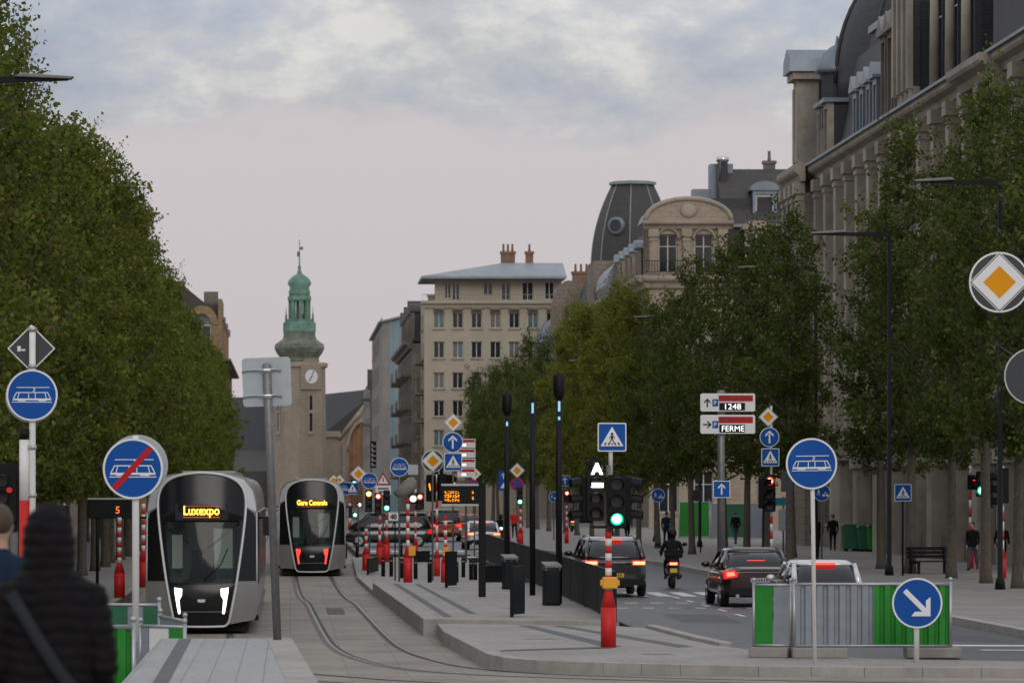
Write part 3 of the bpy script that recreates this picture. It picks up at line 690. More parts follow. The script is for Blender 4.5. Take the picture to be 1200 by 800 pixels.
# end pavilion near the side street, pulled forward with its own cornice, attic and zinc cap
mb = MB(); mb.box(0, 7.2, -.9, -.01, 0, 18.6); mb.xform(Mx); mb.build('pavilion_wall', M['stone'], b)
for u in (.5, 2.7, 4.7, 6.7): pilaster(b, Mx @ Matrix.Translation((0,-.9,0)), u, .8, 5.6, 19.15, .4, M['trim_palace'])
band(b, Mx @ Matrix.Translation((0,-.9,0)), -.4, 7.5, 19.2, 20.05, .6, M['trim_palace'])
mb = MB(); mb.box(.6, 2.6, -.7, 1.5, 20.05, 25.0); mb.box(.2, 3.0, -1.0, 1.9, 25.0, 25.4); mb.box(.7,1.3,-.78,-.69,20.6,24.6); mb.box(1.9,2.5,-.78,-.69,20.6,24.6); mb.xform(Mx); o = mb.build('attic_pavilion', M['trim_palace'], b)
mb = MB(); mb.pxz([(0.0,25.4),(3.2,25.4),(3.1,26.1),(1.6,26.7),(.1,26.1)], -1.2, 2.4); mb.xform(Mx); mb.build('cap', M['zinc'], o)
for k in range(2): dormer(b, Mx, 6.2+k*2.6, 20.05, 1.7, 3.1, 1.0, M['trim_palace'], M['zinc'], kind='flat', name='stone_dormer')
for k in range(4): dormer(b, Mx, 20.3+k*2.4, 20.05, 1.3, 2.6, .9, M['zinc'], M['zinc_light'], kind='point')
for k in range(4): dormer(b, Mx, 30.4+k*2.2, 20.05, 1.55, 4.3, 1.0, M['trim_dark'], M['stone_grey'], kind='point', name='stone_dormer')
# big stone gable, then the ornate dormers over the centre
mb = MB(); mb.box(39.4, 44.4, -.6, -.3, 26.2, 29.2); mb.box(39.4, 44.4, -.598, -.3, 20.05, 20.7)
for u in (39.7, 41.1, 42.6, 44.1): mb.box(u-.22, u+.22, -.86, -.59, 20.6, 26.2)
mb.box(39.1, 44.7, -.95, -.2, 26.2, 26.9); mb.box(38.9, 44.9, -1.2, -.1, 29.2, 29.9); mb.box(39.6, 44.2, -.4, -.1, 29.9, 33.0)
mb.xform(Mx); o = mb.build('stone_gable', M['trim_palace'], b)
mb = MB(); mb.box(39.5, 44.3, -.297, 2.0, 20.05, 29.1); mb.box(39.42, 44.38, -.55, -.3, 20.72, 26.18); mb.xform(Mx); mb.build('gable_roof', M['slate'], o)
for u in (40.4, 41.85, 43.35): mb = MB(); mb.box(u-.35, u+.35, -.66, -.605, 20.8, 26.0); mb.xform(Mx); mb.build('pane', M['glass'], o)
for k in range(3): dormer(b, Mx, 47.6+k*4.3, 20.05, 2.5, 5.2, 1.3, M['slate'], M['zinc_light'], kind='arch', name='ornate_dormer')
mb = MB()
for k in range(3):
    for s_ in (1,): mb.tube([(47.6+k*4.3+s_*1.05,-.3,20.05),(47.6+k*4.3+s_*1.05,-.32,24.4)], [.24,.18], 8); mb.ell((47.6+k*4.3+s_*1.05,-.3,24.7), (.3,.3,.35), 8, 5)
mb.xform(Mx); mb.build('dormer_columns', M['trim_palace'], b)
mb = MB(); mb.pxz([(61.5,20.05),(75,20.05),(75,29),(61.5,29)], .1, 5); mb.xform(Mx); mb.build('tower_roof', M['slate'], b)
band(b, Mx @ Matrix.Translation((0,-.3,0)), 57.5, 66, 19.1, 19.98, .9, M['trim_palace'], 'curved_balcony')
# mansard and ridge
mb = MB(); mb.pyz([(.45,19.95),(1.5,25.4),(6.0,26.0),(12,26.0),(15.5,19.95)], .2, Lw); mb.xform(Mx); mb.build('mansard_roof', M['slate'], b)
mb = MB(); mb.pxz([(9.5,23.0),(31,23.0),(28.5,26.2),(15,26.2)], 1.6, 8); mb.xform(Mx); o = mb.build('hipped_roof', M['slate'], b)
mb = MB(); mb.box(14.6, 29, 1.45, 2.3, 26.15, 26.5); mb.xform(Mx); mb.build('ridge_cap', M['zinc_light'], o)
prof = [(4.95,23.2)] + [(4.95*math.cos(R(a))**.85, 24.4+6.6*math.sin(R(a))) for a in range(0, 86, 7)] + [(.5,31.0),(.5,31.6),(.05,32.4)]
mb = MB(); mb.lathe(prof, 28); Md = Mx @ Matrix.Translation((7.6, 5.7, 0)); mb.xform(Md); dm = mb.build('dome', M['slate'], b)
mb = MB()
for k in range(8): mb.tube([(r*1.01*math.cos(k*math.pi/4), r*1.01*math.sin(k*math.pi/4), z) for r, z in prof[1:12]], .12, 5)
mb.xform(Md); mb.build('dome_ribs', M['slate'], dm)
mb = MB(); mb.lathe([(1.0,22.0),(.95,24.9)], 8, (6.6,.9), smooth=False); mb.xform(Mx); o = mb.build('roof_turret', M['slate'], b)
mb = MB(); mb.lathe([(1.0,24.9),(1.18,24.95),(1.18,25.15),(1.08,25.45),(.8,25.95),(.42,26.3),(.12,26.45),(.05,26.9)], 8, (6.6,.9)); mb.xform(Mx); mb.build('cap', M['zinc'], o)
mb = MB(); mb.box(6.3,6.9,-.12,-.02,23.4,24.6); mb.xform(Mx); mb.build('pane', M['glass'], o)
Me = facade(b, (.5,.02,0), FRONT, 15.4, 19.6, grid_ops([2.2,5.8,9.4,13], 1.7, rows), M['stone'], dep=.25)
band(b, Me, 0, 15.4, 19.0, 19.7, .7, M['trim_palace'])
# ground-floor porch, base course
for u in (26, 33, 38, 44, 50, 56, 62, 68):
    mb = MB(); mb.box(u-.7, u+.7, -.75, -.02, 0, 4.6); mb.box(u-.85, u+.85, -.9, -.015, 4.0, 4.55); mb.xform(Mx); mb.build('stone_pier', M['trim_palace'], b)
mb = MB()
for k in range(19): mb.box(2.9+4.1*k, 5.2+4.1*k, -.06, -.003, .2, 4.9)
mb.xform(Mx); mb.build('ground_floor_shade', M['stone_shaded'], b)  # dark facing paints tree shade onto the ground-floor wall
mb = MB(); mb.box(20, 24, -1.2, -.02, 0, 4.4); mb.box(19.6, 24.4, -1.5, -.015, 4.4, 4.9); mb.xform(Mx); mb.build('porch', M['trim_palace'], b)
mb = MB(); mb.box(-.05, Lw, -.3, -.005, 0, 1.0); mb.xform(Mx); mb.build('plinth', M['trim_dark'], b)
mb = MB(); mb.lathe([(.9,18.6),(1.15,19.2),(1.15,19.5)] + [(1.1*math.cos(R(a))**.7, 19.5+1.5*math.sin(R(a))) for a in range(0,88,11)], 16, (-1.0,.2)); mb.xform(Mx); o = mb.build('corner_turret', M['zinc'], b)
mb = MB(); mb.lathe([(.85,0),(.85,18.6)], 16, (-1.0,.2)); mb.xform(Mx); mb.build('turret_shaft', M['stone'], o)

# ---- pavilion-roofed corner palace beyond the side street (front y = 333, flank x = 28)
b = thing('corner_palace', 'pale sandstone corner palace with arched pediment, slate roof and tall domed corner pavilion', 'building', (28, 333, .1))
ops = grid_ops([1.55, 4.3], 1.5, [(1.2,4.4),(6.2,9.4),(11.2,14.4)]) + grid_ops([1.5, 4.3], 1.45, [(19.9,22.9)])
Mf = facade(b, (0,0,0), FRONT, 6.1, 23.9, ops, M['stone_light'], dep=.4)
for u in (.35, 2.92, 5.75): pilaster(b, Mf, u, .55, 19.75, 23.3, .3, M['stone_light'])
band(b, Mf, -.5, 6.6, 18.7, 19.7, .9, M['trim']); band(b, Mf, -.45, 6.55, 23.3, 23.95, .7, M['trim'])
mb = MB(); mb.pxz([(-.2,23.95),(6.3,23.95)] + [(3.05+3.25*math.cos(R(a)), 23.95+1.6*math.sin(R(a))) for a in range(10,171,10)], -.45, .1); o = mb.build('pediment', M['stone_light'], b)
mb = MB(); mb.tube([(3.05+3.35*math.cos(R(a)), -.45, 23.95+1.7*math.sin(R(a))) for a in range(0,181,12)], .2, 6); mb.ell((3.05,-.5,24.7),(.7,.15,.55),10,6); mb.build('pediment_moulding', M['trim'], o)
mb = MB(); mb.pxz([(-.3,23.97),(6.4,23.97)] + [(3.05+3.3*math.cos(R(a)), 24.0+1.75*math.sin(R(a))) for a in range(10,171,10)], .12, 7); mb.build('barrel_roof', M['zinc'], b)
mb = MB()
for k in range(31): mb.box(-.3+k*.22, -.26+k*.22, -.95, -.9, 19.7, 20.75)
mb.box(-.35, 6.45, -.97, -.88, 20.75, 20.82); mb.box(-.35, 6.45, -.97, -.88, 19.9, 19.95); mb.build('balcony_railing', M['iron'], b)
mb = MB(); 
for u in (1.5, 4.3): mb.tube([(u+.85*math.cos(R(a)), -.1, 22.5+.85*math.sin(R(a))) for a in range(0,181,15)], .13, 6)
mb.build('window_arches', M['trim'], b)
ops = grid_ops([1.8, 5.0, 8.2, 11.4], 1.4, [(1.2,4.4),(6.2,9.4),(11.2,14.2),(16,18.4)])
Mr = facade(b, (6.1,.8,0), FRONT, 14, 19.6, ops, M['stone_light'], dep=.3, gl=['lit_warm','glass','lit_warm','lit_warm']+['glass','lit_warm','glass','glass_teal']+['glass']*8)
band(b, Mr, 0, 14, 18.8, 19.7, .7, M['trim'])
for u in (2.4, 6.0, 9.6): dormer(b, Mr, u, 19.7, 1.9, 3.6, 3, M['stone_light'], M['stone_light'], kind='arch')
mb = MB(); mb.pyz([(.35,19.7),(1.9,23.5),(2.0,23.8),(7.6,28.6),(13,28.6),(19,19.7)], 0, 14); mb.xform(Mr); mb.build('slate_roof', M['slate_brown'], b)
mb = MB(); mb.box(0,14,1.6,2.1,23.6,23.85); mb.xform(Mr); mb.build('roof_gutter', M['zinc_light'], b)
d_ = dormer(b, Mr @ Matrix.Translation((0,3.2,0)), 3.4, 24.3, 1.9, 2.3, 2.5, M['zinc'], M['zinc'], kind='arch', name='roof_dormer')
mb = MB(); mb.box(2.55,4.25,.18,.2,24.6,26.3); mb.box(2.8,4.0,.15,.17,24.8,26.1,1); mb.xform(Mr @ Matrix.Translation((0,3.2,0))); mb.build('dormer_casing', [M['frame_white'], M['glass']], d_)
body(b, .45, 20, .9, 92, 0, 19.5, M['stone_light'])
us = [2.2+3.6*i for i in range(26)]
Ms = facade(b, (0,95,0), RIGHT, 95, 19.6, grid_ops(us[:24], 1.6, [(1.2,4.4),(6.2,9.4),(11.2,14.2),(16,18.4)]), M['stone'], dep=.35)
band(b, Ms, 0, 95.5, 18.7, 19.7, .95, M['trim']); band(b, Ms, 0, 95, 5.0, 5.6, .4, M['trim'], 'string_course')
for u in (93.4, 90.6): dormer(b, Ms, u, 19.7, 2.0, 4.4, 3, M['stone_light'], M['zinc'], kind='flat', name='bay_dormer')
for k in range(5): dormer(b, Ms, 62+k*5.2, 19.7, 1.9, 2.7, 3, M['trim'], M['zinc'], kind='arch')
mb = MB(); mb.pyz([(.3,19.7),(1.7,24.4),(5.5,26.0),(14,26.0),(19,19.7)], 0, 90.5); mb.xform(Ms); mb.build('mansard_roof', M['slate'], b)
prof = [(3.75*(1-.5*(k/9)**2.1), 22.9+7.5*k/9) for k in range(10)]
Mp = Matrix.Translation((2.9, 52, 0)) @ Matrix.Rotation(R(14), 4, 'Z')
mb = MB(); mb.lathe(prof, 8, smooth=False); mb.xform(Mp); o = mb.build('domed_pavilion', M['slate_brown'], b)
mb = MB()
for k in range(8): a = 2*math.pi*(k+.5)/8; mb.tube([(r*math.cos(a), r*math.sin(a), z) for r, z in prof], .05, 6)
mb.lathe([(2.0,30.405),(2.12,30.45),(2.12,30.7),(1.9,30.75)], 8, smooth=False); mb.xform(Mp); mb.build('roof_ribs', M['zinc_light'], o)
na = R(-121); Mw = Matrix.Translation((2.9+3.02*math.cos(na), 52+3.02*math.sin(na), 26.6)) @ Matrix.Rotation(na+math.pi/2, 4, 'Z') @ Matrix.Rotation(R(90), 4, 'X')
mb = MB(); mb.lathe([(.80,-.6),(.80,.42),(.62,.46)], 18); mb.xform(Mw); oc = mb.build('round_dormer', M['zinc'], o)
mb = MB(); mb.lathe([(.56,.30),(.56,.47)], 18); mb.xform(Mw); mb.build('pane', M['glass'], oc)
mb = MB(); mb.box(-.9,6.7,47.8,56.2,19.7,23.4); mb.build('pavilion_drum', M['stone'], b)
mb = MB(); mb.pxz([(-.6,19.9),(3.6,19.9)] + [(1.5+2.3*math.cos(R(a)), 20.6+2.4*math.sin(R(a))) for a in range(0,181,15)], 34, 47); mb.build('zinc_vault', M['zinc_light'], b)
mb = MB(); mb.box(5.6,7.4,8,10,24,29.0); mb.box(4.2,5.6,8.2,9.8,24,27.0); o = mb.build('chimney', M['zinc'], b)
mb = MB(); mb.lathe([(.42,24.5),(.42,29.1),(.5,29.15),(.5,29.5)], 14, (6.5,7.4)); mb.build('steel_flue', M['chrome'], o)
for x in (10.4, 14.6): chimney(b, x, 9, 28.4, 29.3, .9, .7, 'trim_dark', 1)

# ---- ornate house between corner palace and cream block
b = thing('ornate_house', 'dark ornate stone house with scrolled gable and zinc bays left of the domed pavilion', 'building', (27.6, 429, .1))
us = [2+3.2*i for i in range(6)]
Ms = facade(b, (0,20,0), RIGHT, 20, 18.6, grid_ops(us, 1.4, [(1.2,4.2),(5.6,8.4),(9.8,12.6),(14,16.6)]), M['stone'], dep=.35)
Mf = facade(b, (0,0,0), FRONT, 6, 18.6, [], M['stone']); body(b, .45, 14, .1, 19.9, 0, 18.5, M['stone'])
band(b, Ms, 0, 20, 17.8, 18.7, .9, M['trim_dark']); band(b, Ms, 0, 20, 12.9, 13.5, .6, M['zinc'], 'balcony')
mb = MB(); mb.pxz([(-1.4,18.7),(2.2,18.7),(2.2,20.6)] + [(.4+1.8*math.cos(R(a)), 20.6+3.4*math.sin(R(a))) for a in range(0,181,15)] + [(-1.4,20.6)], -.6, .6); mb.box(-1.7,2.5,-.8,.8,18.72,19.3); mb.build('scrolled_gable', M['stone'], b)
for u in (4, 8.5, 13, 17): dormer(b, Ms, u, 18.7, 2.4, 3.0, 3, M['zinc'], M['zinc_light'], kind='arch')
mb = MB(); mb.pyz([(.2,18.7),(1.5,22.6),(5,24),(10,24),(13,18.7)], 0, 20); mb.xform(Ms); mb.build('mansard_roof', M['zinc'], b)
mb = MB()
for k in range(3): mb.lathe([(.9,9+k*0),(1.5,13.6),(1.5,18.0),(1.0,19.6),(.1,20.6)], 10, (-.7, 3+k*7)); 
mb.build('zinc_bays', M['zinc'], b); chimney(b, 2.6, 14, 23, 25.6, 1.8, 1.0, 'brick', 3)

# ---- cream block
b = thing('cream_apartment_block', 'cream six-storey apartment block with overhanging zinc roof and square windows', 'building', (14.15, 450, 0))
us = [1.55 + 1.985*i for i in range(7)]
rows = [(1.0,3.4),(4.6,6.3),(7.7,9.4),(10.8,12.5),(13.75,15.45),(16.95,18.7),(20.1,21.75)]
Mf = facade(b, (0,0,0), FRONT, 14.6, 22.8, grid_ops(us, 1.15, rows[1:]), M['cream'], dep=.25, style='plain', gl=['glass','glass_curtain','glass_teal','glass','glass','glass_curtain','glass','glass_teal','glass','glass','glass_curtain'])
band(b, Mf, -.35, 14.6, 22.25, 23.0, .55, M['cream']); band(b, Mf, -.1, 14.6, 3.8, 4.2, .25, M['trim'], 'string_course')
mb = MB()
for k in range(7): mb.box(us[k]-.55, us[k]+.55, -.62, -.02, 22.02, 22.24)
mb.build('cornice_brackets', M['trim_dark'], b)
us2 = [1.2+1.95*i for i in range(5)]
Mt = facade(b, (1.2,1.8,23.0), FRONT, 13.4, 2.35, [(1.0,1.7,.3,2.0),(1.8,2.6,.1,2.0),(5.1,6.1,.7,2.0),(7.0,8.0,.1,2.0),(9.2,10.4,.1,2.1),(11.6,12.6,.2,2.1)], M['cream'], dep=.2, style='plain', sill=False)
mb = MB()
for k in range(33): mb.box(-.2+k*.45, -.17+k*.45, -.3, -.27, 23.0, 23.62)
mb.box(-.25, 14.5, -.31, -.26, 23.62, 23.68); mb.build('terrace_railing', M['grey_pole'], b)
mb = MB(); mb.add([(-.3,-.2,25.35),(15,-.2,25.35),(15,13,25.35),(-.3,13,25.35),(-.3,-.2,25.6),(15,-.2,25.6),(15,13,25.6),(-.3,13,25.6),(8.6,6,27.3),(15,6,27.3)], [(0,1,2,3),(0,1,5,4),(1,2,6,9,5),(2,3,7,6),(3,0,4,7),(4,5,9,8),(8,9,6,7),(4,8,7)]); mb.build('zinc_roof', M['zinc_light'], b)
body(b, .35, 14.5, .5, 12, 0, 22.7, M['cream']); body(b, 1.5, 14.5, 2.3, 12, 22.7, 25.34, M['cream'], 'setback_storey')
Ml = facade(b, (0,12,0), RIGHT, 12, 22.8, grid_ops([2,4.6,7.2,9.8], 1.2, rows[1:]), M['cream'], dep=.25, style='plain')
mb = MB()
for z in (7.2,10.4,13.4,16.6): MB().box(-.8,0,2,10,z-.2,z-.05).box(-.8,-.74,2,10,z-.05,z+.9).build('balcony', M['trim_dark'], b)
for x, p_ in ((9.2,3),(11.5,1)): chimney(b, x, 7.5, 26.9, 28.6, 1.5 if p_ > 1 else .8, .8, 'brick', p_)
# ---- stone balcony houses and the teal-clad gable behind the cream block
b = thing('balcony_house', 'sooty narrow stone house with stacked balconies just left of the cream block', 'building', (14.0, 470, 0))
Ms = facade(b, (-.6,60,0), RIGHT, 60, 19.2, grid_ops([3+4*i for i in range(14)], 1.7, [(4.8,7.4),(8.6,11.2),(12.4,15),(16,18.2)]), M['stone'], dep=.35)
Mf = facade(b, (-.6,0,0), FRONT, 3, 19.2, [(.6,1.6,13,15.4),(.6,1.6,9,11.4)], M['stone']); body(b, 0, 12, .1, 60, 0, 19.1, M['stone'])
band(b, Ms, 0, 60.4, 18.6, 19.5, .9, M['trim_dark'])
mb = MB()
for z in (4.6, 8.4, 12.2, 15.8):
    for k in range(5): MB().box(-1.7-.2*(k % 2), -.6, 2+k*11, 8+k*11, z-.25, z).box(-1.74-.2*(k % 2), -1.66-.2*(k % 2), 2+k*11, 8+k*11, z-.2, z+.95).build('balcony', M['trim_dark'], b)
for k in range(6): dormer(b, Ms, 58-k*8, 19.5, 2.6, 3.2, 3, M['trim_dark'], M['slate_brown'], kind='point' if k % 2 else 'arch')
mb = MB(); mb.pyz([(.2,19.4),(1.7,23.2),(8,24),(12,19.4)], 0, 60); mb.xform(Ms); mb.build('mansard_roof', M['slate'], b)
b = thing('clad_gable_house', 'tall grey house with blue-grey clad gable wall, seen beyond the balcony house', 'building', (12.1, 560, 0))
Ms = facade(b, (0,70,0), RIGHT, 70, 25.8, grid_ops([3+4.2*i for i in range(12)], 1.5, [(10,12),(14,16),(18,20),(22,24)]), M['stone_grey'], dep=.3, style='dark')
mb = MB(); mb.pxz([(0,0),(1.0,0),(1.0,25.4),(0,25.2)], 0, .3); mb.build('corner_strip', M['stone_grey'], b)
mb = MB(); mb.pxz([(1.0,0),(14,0),(14,28.3),(1.0,25.4)], .05, 70); o = mb.build('clad_gable', M['teal_clad'], b)
mb = MB(); mb.pxz([(-.5,25.2),(-.4,25.0),(14.4,28.4),(14.3,28.75)], -.5, 70); mb.build('roof', M['zinc'], b)
mb = MB()
for k in range(14): mb.box(1.4+k*.9, 1.46+k*.9, 0, .052, 8, 25.3+k*.18)
mb.build('cladding_seams', M['zinc'], o); chimney(b, 7.2, 6, 26.4, 28.9, 2.0, 1.0, 'trim_dark', 0)
b = thing('far_corner_house', 'grey house at the far end of the right side, next to the station', 'building', (11.9, 635, 0))
Ms = facade(b, (0,60,0), RIGHT, 60, 19, grid_ops([3+4.4*i for i in range(12)], 1.6, [(8,10),(12,14),(16,18)]), M['stone_grey'], dep=.3, style='dark')
Mf = facade(b, (0,0,0), FRONT, 4, 19, [(.8,2.0,9,11),(.8,2.0,13,15)], M['stone_grey']); body(b, .4, 12, .4, 60, 0, 18.9, M['stone_grey'])
mb = MB(); mb.pyz([(0,19),(2,22.5),(9,22.5),(12,19)], 0, 60); mb.xform(Ms); mb.build('roof', M['slate'], b)
for z in (12.6,16.4): MB().box(-1.4,0,1,6,z,z+.3).build('balcony', M['trim_dark'], b)
MB().box(-.4,.6,-.2,1,18,21).build('corner_pier', M['trim_dark'], b)

# ---- left side
b = thing('arch_window_house', 'brown sandstone corner house with an arched attic window, past the end of the left trees', 'building', (-13.2, 450, 0))
ops = [(1.4,2.6,6,8),(3.5,4.7,6,8),(1.4,2.6,9.5,11.5),(3.5,4.7,9.5,11.5),(1.4,2.6,13,15),(3.5,4.7,13,15)]
Mf = facade(b, (0,0,0), FRONT, 6.0, 17.3, ops, M['stone_brown'], dep=.3)
band(b, Mf, -.2, 6.2, 17.0, 17.7, .5, M['trim'])
mb = MB()
# arched bay: side piers and arch ring round the recessed window
arc = [(3.9+.95*math.cos(R(a)), 20.4+1.25*math.sin(R(a))) for a in range(0,181,12)]; aro = [(3.9+1.7*math.cos(R(a)), 20.5+2.0*math.sin(R(a))) for a in range(0,181,12)]
for i in range(len(arc)-1): mb.pxz([arc[i], aro[i], aro[i+1], arc[i+1]], -.25, .9)
mb.box(4.85,5.6,-.25,.9,17.7,20.4); mb.box(2.2,2.95,-.25,.9,17.7,20.4); o = mb.build('arched_bay', M['stone_brown'], b)
mb = MB(); mb.pxz([(2.95,17.7),(4.85,17.7)] + arc, .35, .4); mb.build('pane', M['glass'], o)
mb = MB(); mb.box(3.85,3.95,.28,.345,17.7,20.4); mb.box(2.95,4.85,.27,.344,20.35,20.5); mb.box(2.95,3.05,.27,.344,17.7,20.35); mb.box(4.75,4.85,.27,.344,17.7,20.35); mb.build('window_frame', M['frame_white'], o)
mb = MB(); mb.pxz([(2.95,20.52),(4.85,20.52)] + arc[1:-1], .26, .3); mb.build('fanlight', M['glass_teal'], o)
mb = MB(); mb.pxz([(0,17.7),(2.2,17.7),(2.2,21.5),(0,22.6)], 0, .8); mb.box(5.6,6.0,-.2,12,17.7,23.2); mb.build('attic_wall', M['stone_brown'], b)
mb = MB(); mb.pxz([(-2,17.7),(5.6,17.7),(5.6,22.6),(4.2,22.8),(2.0,24.6),(-.5,24.8),(-2,22)], .95, 12); mb.build('roof', M['slate_brown'], b)
MB().box(.3,2.0,2.5,4,23.6,25.2).build('chimney', M['trim_dark'], b); MB().box(4.0,5.5,5,7,22,24.2).build('chimney', M['trim_dark'], b)
body(b, -4, 5.6, .5, 40, 0, 17.2, M['stone_brown'])
Ms = facade(b, (6.0,0,0), LEFT, 78, 17.3, grid_ops([3+4*i for i in range(18)], 1.6, [(5,7.4),(9,11.4),(13,15.4)]), M['stone_brown'], dep=.3)
for k in range(6): dormer(b, Ms, 4+k*9, 17.4, 2.2, 3.6, 2.5, M['stone_brown'], M['trim_dark'], kind='arch' if k % 2 else 'flat')
mb = MB()
for z in (8.4,12.4,17.0): MB().box(6.0,6.9,2,76,z-.25,z).build('balcony', M['trim_dark'], b)
LAB = ['grey rendered house behind the nearest trees on the left', 'brown stone house behind the middle of the left tree row', 'pale stone house behind the far left trees']
for k, (y0, y1, wm, hh) in enumerate([(84,190,'stone_grey',17.5),(192,310,'stone_brown',18.5),(312,440,'stone_light',17)]):
    b = thing('terraced_house', LAB[k], 'building', (-16.5, y0, 0), group='houses along the left side')
    n = min(24, int((y1-y0)/4.4))
    Ms = facade(b, (0,0,0), LEFT, y1-y0, hh, grid_ops([3+4.3*i for i in range(n)], 1.6, [(.9,3.9),(5.6,8.2),(9.6,12.2),(13.4,15.6)]), M[wm], dep=.35)
    band(b, Ms, 0, y1-y0, hh-.8, hh+.1, .8, M['trim']); body(b, -12, -.5, .1, y1-y0-.1, 0, hh-.1, M[wm])
    mb = MB(); mb.pyz([(.3,hh+.1),(2,hh+4.2),(9,hh+4.8),(12,hh)], 0, y1-y0); mb.xform(Ms); mb.build('roof', M['slate'], b)

# ---- station: hall roof, gabled front with arched window, clock tower
b = thing('railway_station', 'railway station with dark slate roofs and a gabled stone front with tall arched window', 'building', (0, 722, 0))
S = 722/5000.0
def sx(px): return (px-CX)*S
def sz(py): return EYE-(py-CY)*S
wx0, wx1 = sx(379), sx(443)
arcx, arw = sx(425), 2.3
mb = MB()
gab = [(wx0,0),(arcx-arw,0),(arcx-arw,sz(528))] + [(arcx-arw*math.cos(R(a)), sz(528)+4.6*math.sin(R(a))) for a in range(12,180,12)] + [(arcx+arw,sz(528)),(arcx+arw,0),(wx1+2,0),(wx1+2,sz(470)),(sx(452),sz(452)),(sx(442),sz(458)),(sx(399),sz(512)),(wx0,sz(512))]
mb.pxz(gab, -2, 0); mb.box(wx0-.4, sx(399), -2.5, -1.99, sz(512), sz(505)); mb.box(sx(401),sx(406),-2.4,-1.99,0,sz(520)); mb.build('gabled_front', M['tower_stone'], b)
mb = MB(); mb.pxz([(arcx-arw,0),(arcx+arw,0)] + [(arcx+arw*math.cos(R(a)), sz(528)+4.6*math.sin(R(a))) for a in range(0,181,12)], -1.2, -1.1); o = mb.build('arched_window', M['arch_glass'], b)
mb = MB()
for k in range(1, 6): mb.box(arcx-arw+k*arw/3-.1, arcx-arw+k*arw/3+.1, -1.35, -1.21, 0, sz(528)+4.4*math.sin(math.acos(abs(-1+k/3))))
mb.build('mullions', M['stone_brown'], o)
mb = MB(); mb.tube([(arcx+(arw+.35)*math.cos(R(a)), -2.05, sz(528)+5.0*math.sin(R(a))) for a in range(0,181,12)], .35, 6); mb.tube([(wx0,-2.1,sz(512)+.6),(sx(399),-2.1,sz(512)+.6)], .4, 6); mb.tube([(sx(397),-2.1,sz(514)),(sx(443),-2.1,sz(456))], .45, 6); mb.build('gable_moulding', M['trim'], b)
mb = MB(); mb.add([(sx(374),-2.0,sz(512)),(sx(400),-2.3,sz(512)),(sx(445),-2.3,sz(455)),(sx(445),16,sz(455)),(sx(374),9,sz(461)),(sx(374),16,sz(461))], [(0,1,2,4),(4,2,3,5)]); mb.build('slate_roof', M['slate'], b)
mb = MB(); mb.pyz([(0,sz(540)),(-.5,sz(541)),(9,sz(464)),(16,sz(464)),(24,sz(540))], sx(262), sx(376)); mb.build('hall_roof', M['slate'], b)
mb = MB(); mb.pyz([(-9,sz(560)),(-9,sz(552)),(0,sz(528)),(0,0),(-9,0)], sx(262), sx(332)); mb.build('low_wing', M['slate_brown'], b)
body(b, sx(262), sx(376), 0, 20, 0, sz(541), M['stone'], 'hall'); body(b, wx0, wx1+2, 0, 20, 0, sz(513), M['stone'], 'hall')
b = thing('clock_tower', 'stone clock tower with green copper onion dome, lantern and spire', 'tower', (0, 700, 0))
S = 700/5000.0
cx_, cy_ = sx(351), 4.2
mb = MB(); rw = 5.35
def sq(r, z, rot=R(28)): return [(cx_+r*math.cos(rot+math.pi/2*k+math.pi/4), cy_+r*math.sin(rot+math.pi/2*k+math.pi/4), z) for k in range(4)]
def oc8(r, z, cut=.22, rot=R(28)):
    q = sq(r, z, rot); out = []
    for i in range(4):
        p, a, c = Vector(q[i]), Vector(q[i-1]), Vector(q[(i+1) % 4]); out += [tuple(p+(a-p)*cut), tuple(p+(c-p)*cut)]
    return out
mb.rings([oc8(6.1,0), oc8(5.75,4), oc8(5.45,10), oc8(5.25,sz(428))], smooth=False); mb.build('shaft', M['tower_stone'], b)
mb = MB(); mb.rings([oc8(5.3,sz(431)),oc8(5.75,sz(429)),oc8(5.8,sz(425)),oc8(5.4,sz(424))], smooth=False); mb.build('cornice', M['trim'], b)
# the face that carries the clock looks towards the camera and a little to the right
fa = R(28)-math.pi/2; nx, ny = math.cos(fa), math.sin(fa); Mc = Matrix.Translation((cx_+nx*3.74, cy_+ny*3.74, 0)) @ Matrix.Rotation(fa+math.pi/2, 4, 'Z')
mb = MB(); mb.pxz([(-1.9,sz(456)),(1.9,sz(456)),(1.9,sz(433))] + [(1.9*math.cos(R(a)), sz(433)+1.9*math.sin(R(a))) for a in range(15,166,15)] + [(-1.9,sz(433))], -.35, .2); mb.xform(Mc); o = mb.build('clock_gable', M['tower_stone'], b)
mb = MB(); mb.pxz([(1.15*math.cos(R(a)), sz(441)+1.15*math.sin(R(a))) for a in range(0,360,12)], -.45, -.34); mb.xform(Mc); o = mb.build('clock_face', M['white'], b)
mb = MB(); mb.pxz([(-.08,sz(441)-.1),(.08,sz(441)-.1),(.45,sz(441)+.95),(.33,sz(441)+1.0)], -.5, -.455); mb.pxz([(-.08,sz(441)),(.08,sz(441)),(-.35,sz(441)-.75),(-.5,sz(441)-.7)], -.5, -.456); mb.xform(Mc); mb.build('clock_hands', M['symbol_black'], o)
